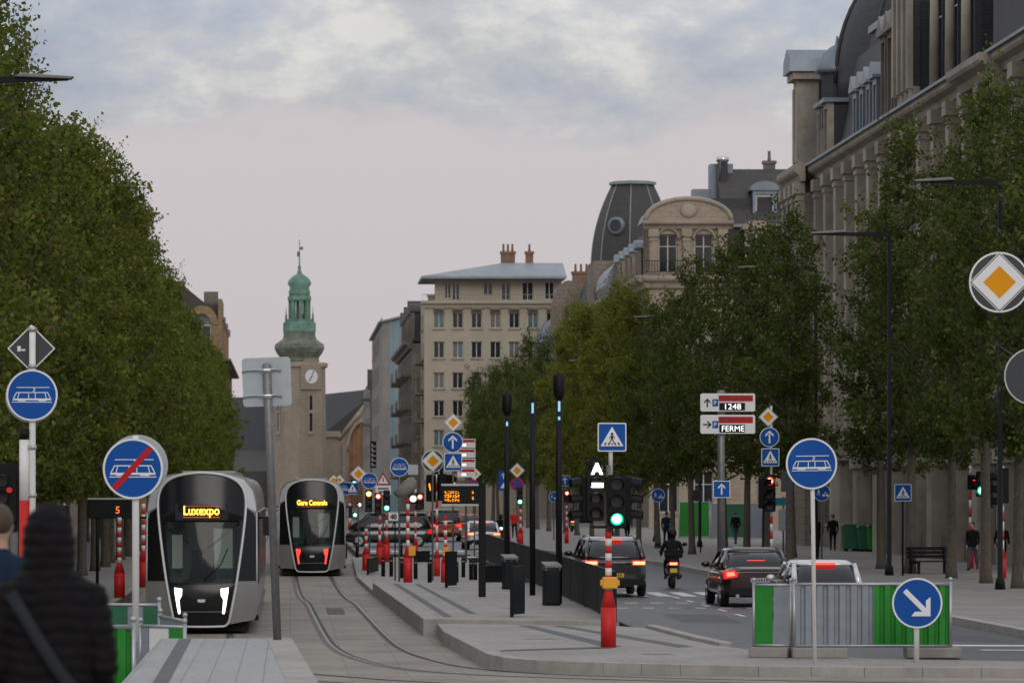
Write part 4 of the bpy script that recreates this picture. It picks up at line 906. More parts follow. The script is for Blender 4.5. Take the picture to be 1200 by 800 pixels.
for fk in (0, -1):
    f2 = fa + fk*math.pi/2; M2 = Matrix.Translation((cx_+math.cos(f2)*3.78, cy_+math.sin(f2)*3.78, 0)) @ Matrix.Rotation(f2+math.pi/2, 4, 'Z')
    for z0, z1 in ((sz(505),sz(484)), (sz(480),sz(463))):
        mb = MB(); mb.box(-.28,.28,-.2,-.06,z0,z1); mb.xform(M2); mb.build('slit_window', M['glass'], b)
        mb = MB(); mb.box(-.55,.55,-.26,-.05,z0-.5,z0); mb.box(-.48,-.285,-.24,-.05,z0,z1+.2); mb.box(.285,.48,-.24,-.05,z0,z1+.2); mb.xform(M2); mb.build('window_surround', M['trim'], b)
prof = [(4.9,425),(5.3,422),(5.15,418.5),(6.2,412),(6.7,407),(6.5,402.5),(5.4,399),(4.5,396),(4.25,392),(4.3,388)]
mb2 = MB(); mb2.rings([oc8(r*.78, sz(z), .25) for r, z in prof], smooth=False); mb2.build('onion_dome', M['copper_dark'], b)
mb = MB(); mb.rings([oc8(3.1,sz(389)),oc8(3.35,sz(387)),oc8(3.35,sz(377)),oc8(3.05,sz(376))], smooth=False); mb.build('balustrade', M['copper'], b)
mb = MB()
for k in range(8):
    a = R(28)+k*math.pi/4+math.pi/8; mb.box(-.26,.26,-.26,.26,sz(378),sz(349)); i0 = len(mb.v)-8
    mb.xform(Matrix.Translation((cx_+1.55*math.cos(a), cy_+1.55*math.sin(a), 0)) @ Matrix.Rotation(a,4,'Z'), i0)
mb.lathe([(2.15,sz(380)),(2.15,sz(373))],8,(cx_,cy_),smooth=False); mb.lathe([(1.9,sz(352)),(2.1,sz(350)),(2.1,sz(346.5)),(1.7,sz(345))],8,(cx_,cy_),smooth=False)
mb.build('lantern', M['copper'], b)
mb = MB(); mb.lathe([(.6,sz(378)),(.6,sz(350))],8,(cx_,cy_),smooth=False); mb.build('lantern_core', M['copper_dark'], b)
mb = MB()
for k in range(4):
    a = R(28)+k*math.pi/2+math.pi/4; mb.lathe([(.22,sz(378)),(.2,sz(370)),(.08,sz(365)),(.03,sz(358))],8,(cx_+2.3*math.cos(a),cy_+2.3*math.sin(a)))
mb.build('pinnacles', M['copper'], b)
mb = MB(); mb.lathe([(1.75,sz(346)),(1.85,sz(341)),(1.6,sz(336)),(2.0,sz(331)),(1.85,sz(327)),(1.3,sz(323)),(.5,sz(319.5)),(.22,sz(314)),(.3,sz(311.5)),(.14,sz(309)),(.09,sz(296)),(.03,sz(284))],12,(cx_,cy_)); mb.build('cupola', M['copper'], b)
mb = MB(); mb.ell((cx_-.15,cy_,sz(296)),(.28,.12,.5),8,5); mb.box(cx_,cx_+.6,cy_-.03,cy_+.03,sz(291),sz(287.5)); mb.box(cx_-.06,cx_+.06,cy_-.06,cy_+.06,sz(287),sz(279)); mb.build('weather_vane', M['copper_dark'], b)
# ------------------------------------------------------------------ road signs (faces look at -y)
def circ(r, n=40, cx=0, cz=0): return [(cx+r*math.cos(2*math.pi*k/n), cz+r*math.sin(2*math.pi*k/n)) for k in range(n)]
def rect(x0, x1, z0, z1): return [(x0,z0),(x1,z0),(x1,z1),(x0,z1)]
def rrect(a, b, r): 
    out = []
    for cx, cz, a0 in ((a-r,b-r,0),(-a+r,b-r,90),(-a+r,-b+r,180),(a-r,-b+r,270)):
        out += [(cx+r*math.cos(R(a0+t)), cz+r*math.sin(R(a0+t))) for t in (0,30,60,90)]
    return out
def stroke(p, q, w_):
    p, q = Vector(p), Vector(q); t = (q-p).normalized(); n = Vector((-t.y, t.x))*w_/2
    return [tuple(p-n), tuple(q-n), tuple(q+n), tuple(p+n)]
def tram_glyph():
    L = [stroke((-.60,.30),(.68,.30),.028), stroke((.02,.30),(.13,.21),.035), stroke((.13,.21),(0,.10),.035)]
    L += [stroke((-.60,.10),(.60,.10),.035), stroke((-.60,.11),(-.74,-.16),.035), stroke((.60,.11),(.74,-.16),.035)]
    L += [[(-.74,-.13),(.74,-.13),(.76,-.2),(-.76,-.2)], rect(-.55,-.25,-.235,-.2), rect(.25,.55,-.235,-.2), stroke((-.78,-.27),(.78,-.27),.028)]
    L += [stroke((-.50,.09),(-.56,-.13),.03), stroke((-.13,.09),(-.13,-.13),.03), stroke((.13,.09),(.13,-.13),.03), stroke((.50,.09),(.56,-.13),.03)]
    return L
def arrow_up(k=1.0): return [rect(-.085*k,.085*k,-.62*k,.3*k), [(-.42*k,.05*k),(-.42*k,.27*k),(0,.68*k),(.42*k,.27*k),(.42*k,.05*k),(0,.44*k)]]
def rot2(poly, a): c, s_ = math.cos(a), math.sin(a); return [(x*c-z*s_, x*s_+z*c) for x, z in poly]
def man(k=1.0, dx=0, dz=0):
    L = [circ(.1,14,0,.30), [(-.09,.18),(.09,.18),(.07,-.1),(-.07,-.1)], stroke((-.03,-.08),(-.2,-.42),.075), stroke((.03,-.08),(.17,-.42),.075), stroke((-.06,.16),(-.2,-.06),.055), stroke((.06,.16),(.21,-.03),.055)]
    return [[(x*k+dx, z*k+dz) for x, z in p] for p in L]
TRI = [(0,.72),(-.78,-.62),(.78,-.62)]
def tri(k): return [(x*k, (z+.17)*k-.17) for x, z in TRI]
DIA = lambda r: [(0,r),(-r,0),(0,-r),(r,0)]
DES = {
 'tram': [('rim',[circ(1)]),('blue',[circ(.93)]),('rim',tram_glyph())],
 'notram': [('rim',[circ(1)]),('blue',[circ(.93)]),('rim',tram_glyph()),('red_sign',[stroke((-.63,-.66),(.60,.69),.19)])],
 'up': [('rim',[circ(1)]),('blue',[circ(.93)]),('rim',arrow_up())],
 'right_down': [('rim',[circ(1)]),('blue',[circ(.93)]),('rim',[stroke((-.50,.50),(.28,-.28),.2),[(.52,-.52),(.52,.24),(.34,.1),(.34,-.22),(.22,-.34),(-.1,-.34),(-.24,-.52)]])],
 'ped': [('rim',[rrect(1,1,.12)]),('blue',[rrect(.92,.92,.08)]),('rim',[tri(1.02)]),('symbol_black', man(.95,0,-.06)+[stroke((-.52,-.55),(-.42,-.38),.11),stroke((-.24,-.55),(-.2,-.4),.11),stroke((.0,-.55),(.0,-.43),.1),stroke((.24,-.55),(.2,-.4),.11),stroke((.52,-.55),(.42,-.38),.11)])],
 'up_sq': [('rim',[rrect(1,1,.1)]),('blue',[rrect(.92,.92,.08)]),('rim',arrow_up(1.0))],
 'up_ped': [('blue',[rrect(1,1.9,.1)]),('rim',[[(x,z+.9) for x,z in p] for p in arrow_up(.9)]+[[(x*.8,z*.8-.95) for x,z in TRI]])],
 'prio': [('rim',[DIA(1)]),('symbol_black',[DIA(.95)]),('rim',[DIA(.90)]),('yellow',[DIA(.55)])],
 'prio_disc': [('rim',[circ(1)]),('dark_back',[circ(.94)]),('rim',[DIA(1.0)]),('symbol_black',[DIA(.96)]),('rim',[DIA(.92)]),('yellow',[DIA(.54)])],
 'warn': [('red_sign',[TRI]),('rim',[tri(.70)]),('symbol_black',[rect(-.06,.06,-.3,.15)])],
 'nostop': [('red_sign',[circ(1)]),('blue',[circ(.8)]),('red_sign',[stroke((-.6,.6),(.6,-.6),.16),stroke((-.6,-.6),(.6,.6),.16)])],
 'bikeped': [('rim',[circ(1)]),('blue',[circ(.93)]),('rim',man(.8,-.38,.05)+[circ(.16,14,.2,-.3),circ(.16,14,.62,-.3),stroke((.2,-.3),(.42,.12),.06),stroke((.62,-.3),(.42,.12),.06)])],
 'back_disc': [('alu',[circ(1)]),('grey_back',[circ(.95)])],
 'dark_disc': [('alu',[circ(1)]),('dark_back',[circ(.95)])],
 'back_sq': [('alu',[rrect(1,1,.14)]),('grey_back',[rrect(.96,.96,.12)])],
 'dark_dia': [('rim',[DIA(1)]),('dark_back',[DIA(.93)]),('rim',[rect(-.58,-.44,-.12,.1),rect(-.42,-.25,-.1,-.03)])],
 'forty': [('rim',[rect(-1,1,-.85,.85)]),('symbol_black',[rect(-.97,.97,-.82,.82)]),('rim',[rect(-.9,.9,-.75,.75)])],
 'plate': [('rim',[rect(-1,1,-.6,.6)]),('symbol_black',[rect(-.7,.7,.1,.3),rect(-.6,.5,-.3,-.12)])],
}
def sign(parent, cx, cz, design, r, y=-.07, yaw=0, step=.0035, name='sign_plate'):
    """a flat metal sign: backing plate, coloured face and raised pictogram as sheets 3.5 mm apart"""
    lv = DES[design]; root = None
    Mt_ = Matrix.Translation((cx, y, cz)) @ Matrix.Rotation(yaw, 4, 'Z')
    for k, (m, polys) in enumerate(lv):
        mb = MB()
        for p in polys:
            q = [(a*r, c*r) for a, c in p]
            if k == 0: mb.pxz(q, -.012, .012)
            else: mb.pxz(q, -.012-step*k, -.0125-step*(k-1))
        mb.xform(Mt_)
        o = mb.build(name if k == 0 else ('sign_face' if k == 1 else 'pictogram'), M[m] if k or m != 'rim' else M['rim'], parent if k == 0 else root)
        if k == 0: root = o
    return root
def clamps(parent, cz, r, y=-.03, m='alu'):
    mb = MB()
    for dz in (-.55, .55): mb.box(-r*.62, r*.62, y-.015, y+.015, cz+dz*r-.02, cz+dz*r+.02); mb.lathe([(.055, cz+dz*r-.04),(.06, cz+dz*r+.04)], 12)
    return mb.build('clamp', M[m], parent)
def pole(parent, z0, z1, r=.038, m='white_pole', x=0, y=0, cap=True, name='pole'):
    mb = MB(); mb.lathe([(r, z0), (r, z1)] + ([(r*.8, z1+.015), (r*.1, z1+.025)] if cap else []), 14, (x, y)); return mb.build(name, M[m], parent)
def striped(parent, z0, z1, n, r=.055, zr=1.1, rb=.13, x=0, y=0):
    """red cast base tapering into a red-and-white banded tube"""
    mb = MB(); mb.lathe([(rb, 0),(rb, zr*.70)], 20, (x, y)); mb.lathe([(rb, zr*.7001),(r*1.25, zr*.97),(r*1.2, zr)], 20, (x, y)); mb.build('post_base', M['post_red'], parent)
    mb = MB(); h_ = (z1-zr)/n
    for k in range(n): mb.lathe([(r, zr+k*h_+(.001 if k else 0)),(r, zr+(k+1)*h_)], 16, (x, y), m=k % 2)
    return mb.build('banded_pole', [M['white_pole'], M['post_red']], parent)
def signal_head(parent, cx, zt, n=3, w_=.30, pitch=.32, lit=None, yaw=0, y=-.16, col='g', lens=True, r=.105, board=False, name='signal_head'):
    Mt_ = Matrix.Translation((cx, y, 0)) @ Matrix.Rotation(yaw, 4, 'Z'); h_ = pitch*n
    mb = MB(); mb.pxz([(a, zt-h_/2+c) for a, c in rrect(w_/2, h_/2, .05)], -.09, .11); mb.xform(Mt_); hd = mb.build(name, M['black'], parent)
    if board: mb = MB(); mb.pxz([(a, zt-h_/2+c) for a, c in rrect(w_/2+.14, h_/2+.14, .08)], .112, .125); mb.xform(Mt_); mb.build('backing_board', M['black'], hd)
    vs = MB()
    for k in range(n):
        zc = zt-pitch*(k+.5); L = 9
        arc = [(math.cos(R(a)), math.sin(R(a))) for a in np.linspace(-28, 208, L)]
        r1, r2 = r*1.18, r*1.12
        ring = lambda rr, yy, dz=0: [(rr*a, yy, zc+rr*b_+dz) for a, b_ in arc]
        o, i = ring(r1,-.085)+ring(r1*.96,-.085-r*2.1,-.02), None
        vs.add(o, [(j, j+1, L+j+1, L+j) for j in range(L-1)], smooth=True)
        vs.add(ring(r2,-.085)+ring(r2*.95,-.085-r*2.09,-.02), [(j, L+j, L+j+1, j+1) for j in range(L-1)], smooth=True)
    vs.xform(Mt_); vs.build('visor', M['black'], hd, recalc=False)
    if lens:
        for k in range(n):
            zc = zt-pitch*(k+.5); is_l = lit is not None and k == lit
            mb = MB(); mb.pxz(circ(r, 20, 0, zc), -.11, -.0905)
            if is_l: mb.pxz(circ(r*.68, 20, 0, zc), -.118, -.1105, 1)
            mb.xform(Mt_); mb.build('lens', [M[col+'_out'], M[col+'_in']] if is_l else M['off'], hd)
    return hd
def led_lines(parent, x0, x1, z, h_, m, seed, y, name='display_text'):
    rr = random.Random(seed); mb = MB(); x = x0; d_ = h_/5
    while x < x1-d_*3:
        for c in range(3):
            for q in range(5):
                if rr.random() < .55: mb.box(x+c*d_*1.0, x+c*d_+d_*.8, y-.004, y, z+q*d_, z+q*d_+d_*.8)
        x += d_*4.2
    return mb.build(name, M[m], parent)

SG = 'road signs on their own posts'
# --- tram disc on the island, right
x, y, z = base(955, 777, ZI); s_ = F/y
t = thing('road_sign', 'round blue tram sign on a tall white pole before the grey barrier panel', 'road sign', (x, y, ZI))
zc = Zp(543, y)-ZI; pole(t, 0, zc+.35); t.rotation_euler[1] = R(-.8); sign(t, -.02, zc, 'tram', 30/s_); clamps(t, zc, 30/s_)
# --- arrow disc before the barrier
x, y, z = base(1074, 775, ZI); s_ = F/y
t = thing('road_sign', 'round blue sign with white arrow pointing down right, low before the green barrier', 'road sign', (x, y, ZI))
zc = Zp(706, y)-ZI; pole(t, 0, zc+.2, .05); sign(t, 0, zc, 'right_down', 29.5/s_, y=-.09); clamps(t, zc, 28/s_)
# --- end-of-tramway disc on the near pavement
y = 61.6; x = X(159, y); s_ = F/y; z0 = Zn(y)
t = thing('road_sign', 'round blue tram sign crossed by a red bar, on a white pole at the left', 'road sign', (x, y, z0))
zc = Zp(549, y)-z0; pole(t, 0, zc+.45, .052); sign(t, -.035, zc, 'notram', 35.5/s_, y=-.10, yaw=R(-4)); sign(t, .02, zc+.05, 'back_disc', 36/s_, y=.12, name='rear_sign_plate'); clamps(t, zc, 34/s_)
# --- grey sign back
y = 61.9; x = X(325, y); s_ = F/y; z0 = Zn(y)
t = thing('road_sign', 'blank grey back of a square sign on a thick grey pole beside the tram track', 'road sign', (x, y, z0))
zc = Zp(447, y)-z0; pole(t, 0, Zp(427, y)-z0, .062, 'grey_pole', y=-.075); t.rotation_euler[1] = R(-2.2)
sign(t, -.01, zc, 'back_sq', 28.5/s_, y=.0)
mb = MB()
for pz in (435, 465):
    zz = Zp(pz, y)-z0; mb.tube([(-.36,-.02,zz),(-.3,-.055,zz+.03),(-.15,-.06,zz+.03),(0,-.14,zz+.02),(.12,-.06,zz+.03),(.2,-.03,zz)], .017, 6); mb.lathe([(.067,zz-.03),(.067,zz+.04)], 12, (0,-.075))
mb.build('clamp', M['chrome'], t)
# --- twin mast at far left: diamond back + tram disc, thicker banded tube with black cap
y = 61; s_ = F/y; z0 = .0
t = thing('sign_mast', 'twin white masts at far left with dark diamond and round blue tram sign', 'road sign', (X(38, y), y, z0))
pole(t, 0, Zp(384, y), .047)
zc = Zp(463, y); sign(t, 0, zc, 'tram', 30/s_, y=-.09); sign(t, -.02, zc-.02, 'back_disc', 30.5/s_, y=.10, name='rear_sign_plate')
zc = Zp(408, y); sign(t, -.02, zc, 'dark_dia', 28/s_, y=.075)
mb = MB()
for pz in (386, 429, 490, 524, 580): mb.lathe([(.062,Zp(pz,y)-.03),(.062,Zp(pz,y)+.03)], 12)
mb.box(-.15,.05,-.04,.04,Zp(524,y)-.02,Zp(524,y)+.02); mb.box(-.15,.05,-.04,.04,Zp(580,y)-.02,Zp(580,y)+.02); mb.build('clamp', M['alu'], t)
mb = MB(); mb.lathe([(.075,0),(.075,Zp(586,y))], 16, (-.115,.02), m=1); mb.lathe([(.074,Zp(586,y)+.001),(.074,Zp(515,y))], 16, (-.115,.02), m=0); mb.lathe([(.08,Zp(514,y)),(.08,Zp(503,y)),(.03,Zp(502,y))], 16, (-.115,.02), m=2)
mb.build('banded_pole', [M['white_pole'], M['post_red'], M['black']], t)
t2 = thing('traffic_light', 'black traffic light with a faint red lamp at the left edge', 'traffic light', (X(6, 66), 66, 0))
pole(t2, 0, Zp(552, 66), .06, 'grey_pole', x=.13, y=.1); hd = signal_head(t2, -.03, Zp(553, 66), 3, .42, .26, None, 0, y=-.1, r=.09, board=True)
mb = MB(); mb.pxz(circ(.045, 12, .08, Zp(574,66)), -.24, -.215); mb.build('lens', M['r_dim'], hd)
# --- priority road disc at right edge with a sign back below
y = 70; s_ = F/y
t = thing('sign_mast', 'priority diamond on a large round plate above a grey disc back, right edge', 'road sign', (X(1206, y), y, -.05))
pole(t, 0, Zp(296, y)+.05, .05, 'dark_metal'); mb = MB(); mb.box(X(1168,y)-X(1206,y),.0,-.03,.03,Zp(318,y),Zp(314,y)); mb.box(X(1168,y)-X(1206,y),.0,-.03,.03,Zp(348,y),Zp(344,y)); mb.build('bracket', M['alu'], t)
sign(t, X(1170, y)-X(1206, y), Zp(331, y)+.05, 'prio_disc', 35.5/s_, y=-.09)
sign(t, X(1209, y)-X(1206, y), Zp(441, y)+.05, 'dark_disc', 33.5/s_, y=-.09, name='rear_sign_plate')
# --- composite signal post on the island
x, y, z = base(713, 758, ZI); s_ = F/y
t = thing('traffic_light', 'red based signal post with green lamp, white tram signal and crossing sign on top', 'traffic light', (x, y, ZI))
ztop = Zp(560, y)+.03; striped(t, 0, Zp(622, y)+.03, 8, .064, 1.12, .15)
mb = MB(); mb.lathe([(.045, Zp(622,y)+.03),(.045, Zp(545,y)+.03)], 12); mb.build('upper_pole', M['grey_pole'], t)
mb = MB(); mb.lathe([(.042, Zp(560,y)),(.042, Zp(497,y))], 12, (.045,.03)); mb.build('sign_pole', M['white_pole'], t)
sign(t, X(717,y)-x, Zp(512, y)+.03, 'ped', 16.8/s_, y=-.04)
mb = MB(); mb.box(-.13,.17,-.19,.0,1.15,1.38); mb.box(-.17,.21,-.17,-.02,1.2,1.33); mb.build('push_button_box', M['orange'], t, bevel=.03)
hd = signal_head(t, X(697,y)-x, Zp(538, y)+.03, 4, .34, .30, None, R(3), y=-.13, r=.1)
text('A', .29, M['w_in'], hd, (X(698.5,y)-x, -.27, Zp(549, y)+.03), 'tram_signal_triangle', off=.014)
mb = MB(); mb.box(X(692,y)-x, X(706,y)-x, -.27, -.225, Zp(571,y)+.03, Zp(565.5,y)+.03); mb.build('tram_signal_bar', M['w_in'], hd)
signal_head(t, X(722,y)-x, Zp(556, y)+.03, 3, .36, .345, 2, R(-2), y=-.12, r=.125)
signal_head(t, X(686,y)-x, Zp(557, y)+.03, 3, .3, .31, None, R(-78), y=.0, r=.105)
signal_head(t, X(735,y)-x, Zp(557, y)+.03, 3, .3, .31, None, R(80), y=.0, r=.105)
mb = MB(); mb.box(-.35,.35,-.03,.03,Zp(560,y),Zp(560,y)+.05); mb.build('bracket', M['dark_metal'], t); MB().box(-.35,.3,-.03,.03,Zp(617,y),Zp(617,y)+.05).build('bracket', M['dark_metal'], t)

# --- parking guide sign + one-way square, on the right pavement edge
y = 118; s_ = F/y; x = X(845, y)
t = thing('parking_guide_sign', 'grey post with two white parking guide panels reading 1248 and FERME', 'road sign', (x, y, -.05))
pole(t, 0, Zp(458, y)+.05, .105, 'grey_pole')
for (p0, p1, txt, head_, seed, right) in ((461, 482, '1248', 'Quartier Gare', 1, 0), (486, 508, 'FERME', 'Martyrs', 2, 1)):
    za, zb = Zp(p1, y)+.05, Zp(p0, y)+.05; xa, xb = X(820,y)-x, X(884,y)-x; zm = (za+zb)/2; hh = zb-za
    mb = MB(); mb.pxz([(a+(xa+xb)/2, c+zm) for a, c in rrect((xb-xa)/2, hh/2, .05)], -.2, -.14); o = mb.build('guide_panel', M['white'], t)
    mb = MB(); mb.box(xa+.5, xb-.06, -.206, -.2005, zm+.03, zb-.05); mb.build('heading_strip', M['red_sign'], o)
    text(head_, .17, M['dark_back'], o, ((xa+.5+xb-.06)/2, -.209, (zm+.03+zb-.05)/2), width=(xb-xa)*.58)
    mb = MB(); mb.box(xa+.52, xb-.28, -.206, -.2005, za+.03, zm-.01); mb.build('display', M['black'], o)
    text(txt, .22, M['led_white'], o, (xa+.5+(xb-.28-xa-.5)*.55, -.210, (za+.03+zm-.01)/2), 'display_text', width=.44 if txt == '1248' else .62, off=.0)
    mb = MB(); mb.box(xa+.33, xa+.49, -.206, -.2005, zm-.11, zm+.09); mb.build('parking_badge', M['blue'], o); text('P', .17, M['rim'], o, (xa+.41, -.2085, zm-.01))
    ar = [rect(-.02,.02,-.12,.08), stroke((0,.1),(-.09,.0),.035), stroke((0,.1),(.09,0),.035)]
    mb = MB()
    for p in ar: mb.pxz([(a+xa+.19, c+zm-.01) for a, c in (rot2(p, -math.pi/2) if right else p)], -.2075, -.2005)
    mb.build('arrow', M['symbol_black'], o)
sign(t, 0, Zp(573, y)+.05, 'up_sq', 10/s_, y=-.14)

# --- generic sign posts
def sign_post(lab, px, y, z0, items, pole_px=None, pm_='grey_pole', r=.035, cat='road sign', grp=None):
    if z0 == MZ: z0 = mz(y)
    x = X(px, y); t = thing('road_sign', lab, cat, (x, y, z0), 0, grp); s_ = F/y
    top = min(i[1]-i[3] for i in items)
    pole(t, 0, Zp(top+2, y)-z0, r, pm_, y=.03)
    for d_, py, dx, rad in [(i[2], i[1], i[0]-px, i[3]) for i in items]: sign(t, dx/s_, Zp(py, y)-z0, d_, rad/s_, y=-.03, step=.006)
    return t
sign_post('round blue tram sign beside a small dark sign back, on the median', 468, 150, MZ, [(468,547,'tram',11),(484,550,'back_sq',6)])
sign_post('priority diamond on a dark round plate, left of the blue arrow sign', 507, 152, MZ, [(507,540,'prio_disc',13)])
t = sign_post('mast with priority diamond, blue arrow disc and blue crossing square stacked, on the median', 531, 150, MZ, [(531,495,'prio',11),(530.5,518,'up',12),(531,541,'ped',10.5)])
sign_post('small priority diamond over a red round sign, right of the stacked mast', 556, 200, MZ, [(556,555,'prio',8),(554,567,'nostop',6)])
sign_post('priority diamond on the far median left of the tram disc', 420, 215, MZ, [(420,555,'prio',10)])
sign_post('blue tram disc between the far diamond and the warning triangle', 433, 205, MZ, [(433,563,'tram',9.5)])
sign_post('red warning triangle with white plate below on the far median', 449, 208, MZ, [(449,561,'warn',11),(449,574,'plate',9)])
sign_post('blue disc and blue crossing square just right of the distant tram', 403, 240, -.1, [(403,572,'tram',8),(413,572,'ped',7)])
sign_post('pair of small yellow diamonds above the distant tram', 390, 300, -.1, [(391,562,'prio',6),(398,562,'prio',6)])
sign_post('blue sign with white arrow above a crossing symbol, beside the far red posts', 590, 236, .05, [(590,563,'up_ped',6)])
sign_post('small diamond over a red crossed no stopping disc, by the far right posts', 606, 243, .1, [(606,551,'prio',9),(606,567,'nostop',8)])
sign_post('blue round sign among trunks left of the scooter rider', 649, 250, .12, [(649,582,'bikeped',6)])
sign_post('small blue square sign on pole behind the green signal', 662, 255, .12, [(662,563,'up_sq',6)])
sign_post('blue foot and cycle path disc near the green box', 771, 214, .12, [(771,580,'bikeped',8)])
sign_post('blue foot and cycle path disc half hidden by the big tram sign', 963, 158, .12, [(963,577,'bikeped',10)])
sign_post('blue crossing square on dark lamp post near the bench', 1058, 146, .12, [(1058,577,'ped',10)], pm_='dark_metal')
sign_post('small dark sign on a post left of the parking guide post', 821, 200, .12, [(816,580,'dark_disc',7)], pm_='dark_metal')
# red and white panel stack near the centre
y = 190; s_ = F/y; x = X(546, y)
t = thing('direction_sign', 'stack of red and white direction panels on a pole behind the blue arrow mast', 'road sign', (x, y, 0)); pole(t, MZ2, Zp(514,y), .05, 'grey_pole')
for k in range(4):
    p0 = 514+k*11.5; mb = MB(); mb.box(X(536,y)-x, X(557,y)-x, -.12, -.06, Zp(p0+10.5,y), Zp(p0,y)); o = mb.build('guide_panel', M['white'], t)
    mb = MB(); mb.box(X(537,y)-x, X(556,y)-x, -.127, -.1205, Zp(p0+4,y), Zp(p0+1,y)); mb.build('heading_strip', M['red_sign'], o)
    mb = MB(); mb.box(X(541,y)-x, X(546,y)-x, -.127, -.1205, Zp(p0+8.5,y), Zp(p0+6,y)); mb.build('display_text', M['led_white'], o)
# small 40 plate
x, y, z = base(463, 680, MZ2); s_ = F/y
t = thing('speed_plate', 'small white plate reading 40 on a thin dark pole on the median', 'road sign', (x, y, MZ2)); pole(t, 0, Zp(600,y)-MZ2, .025, 'dark_metal')
o = sign(t, X(461,y)-x, Zp(605,y)-MZ2, 'forty', 6.2/s_, y=-.05); text('40', .24, M['symbol_black'], o, (X(461,y)-x, -.078, Zp(605,y)-MZ2), width=.24, off=.012)

def baseM(px, py, z0):
    if z0 == MZ and base(px, py, MZ)[1] > 134: z0 = MZ2 if base(px, py, MZ2)[1] > 137.6 else MZ
    return z0, base(px, py, z0)
# --- red and white posts (balises) with and without signals
def balise(lab, px, pyb, pyt, z0=MZ, n=7, heads=(), grp='red and white banded posts', red=.44, y=None):
    if y is None: z0, (x, y, _) = baseM(px, pyb, z0)
    else: x = X(px, y)
    t = thing('banded_post', lab, 'post', (x, y, z0), 0, grp); H_ = Zp(pyt, y)-z0
    striped(t, 0, H_, n, .06, H_*red, .155); s_ = F/y
    for (hx, hy, n_, lit, col, yaw) in heads: signal_head(t, (hx-px)/s_, Zp(hy, y)-z0, n_, .3, .32, lit, yaw, r=.125, col=col)
    return t
balise('striped post with black capped red base standing alone on the left pavement', 140, 700, 606, .02, 9)
balise('striped post partly hidden behind the left flank of the first tram', 168, 688, 590, .02, 9)
balise('left post of the trio of striped posts beside the second tram', 429, 668, 619, n=5, red=.55)
balise('striped post with red signal, middle of the trio beside the second tram', 445, 661, 596, n=6, heads=[(443,577,3,0,'r',0),(432,574,3,0,'y',0)])
balise('striped post with bright green signal, right one of the trio', 453, 658, 590, n=6, heads=[(453,574,3,2,'g',0)])
t = balise('striped post topped by a tan wrapped signal beside the 40 plate', 478, 684, 583, n=8)
mb = MB(); yb_ = t.location.y; s_ = F/yb_
mb.rings([[(a*r_+dx, b_*r_*.8, Zp(zz, yb_)-MZ2) for a, b_ in [(math.cos(k*math.pi/5)*(1+.12*((k*7) % 3)), math.sin(k*math.pi/5)) for k in range(10)]] for zz, r_, dx in ((582,.16,-.2),(577,.30,-.14),(571,.29,.02),(564,.22,.1),(559,.08,.12))]); mb.build('wrapped_signal', M['tan_cloth'], t)
mb = MB(); mb.box(.02,.26,-.16,.0,Zp(645,yb_),Zp(634,yb_)); mb.build('push_button_box', M['orange'], t, bevel=.02)
t = balise('striped post in front of the red van, with orange push button', 522, 684, 604, n=8)
mb = MB(); yb_ = t.location.y; mb.box(-.1,.12,-.16,.0,Zp(645,yb_),Zp(635,yb_)); mb.build('push_button_box', M['orange'], t, bevel=.02)
balise('far left one of two striped posts right of the white car, with amber lamp', 595, 633, 588, .12, 6, heads=[(594,566,2,0,'y',0)], y=244)
balise('far right one of two striped posts right of the white car, with green signal', 610, 637, 592, .12, 6, heads=[(609,570,3,2,'g',0)], y=228)
balise('thin striped post with white and green lamps between tram and van', 410, 630, 585, .0, 6, heads=[(421,588,1,0,'w',0),(416,600,1,0,'g',0)], y=262)
# signal masts
def signal_post(lab, px, y, z0, top, heads, stripe=True, signs=()):
    if z0 == MZ: z0 = mz(y)
    x = X(px, y); s_ = F/y; t = thing('traffic_light', lab, 'traffic light', (x, y, z0), 0, 'traffic lights')
    if stripe: striped(t, 0, Zp(top, y)-z0, 9, .05, .95, .12)
    else: pole(t, 0, Zp(top, y)-z0, .05, 'grey_pole')
    for (hx, hy, n_, lit, col, yaw, rr) in heads: signal_head(t, (hx-px)/s_, Zp(hy, y)-z0, n_, rr*2.7, rr*2.8, lit, yaw, r=rr, col=col)
    for (sx_, sy_, d_, rad) in signs: sign(t, (sx_-px)/s_, Zp(sy_, y)-z0, d_, rad/s_, y=-.05, step=.006)
    return t
t = signal_post('red traffic light with diamond, arrow disc and crossing sign stacked above it', 904, 150, .12, 560, [(901,556,3,0,'r',0,.155),(893,559,3,None,'r',R(70),.13)], signs=[(900,488.5,'prio',11.5),(901.5,512,'up',11.5),(902.5,535.5,'ped',10.5)])
pole(t, 2.2, Zp(480,150), .04, 'white_pole', x=0, y=.06, name='sign_pole')
mb = MB(); s_ = F/150; mb.box(.35,.75,-.1,.1,Zp(580,150),Zp(555,150)); mb.build('control_box', M['dark_back'], t)
signal_post('small green signal by the hooded person', 75, 100, .02, 590, [(74,592,2,1,'g',0,.1)], stripe=False)
signal_post('red signal at the left of the distant tram sign cluster', 400, 280, 0, 575, [(401,579,2,0,'r',0,.14)], stripe=False)
signal_post('green signal above the distant tram', 400, 330, 0, 556, [(399,559,1,0,'g',0,.2),(415,562,1,0,'g',0,.2)], stripe=False)
signal_post('white tram signal and red lamp left of the info display', 487, 200, MZ, 572, [(484,578,1,0,'w',0,.17),(492,577,2,0,'r',0,.14)])
t = signal_post('group of black signals with amber glints above the info display', 512, 160, MZ, 556, [(505,556,3,None,'y',R(160),.12),(518,555,3,None,'y',R(200),.12),(527,556,3,None,'y',R(150),.12)])
mb = MB(); s_ = F/160
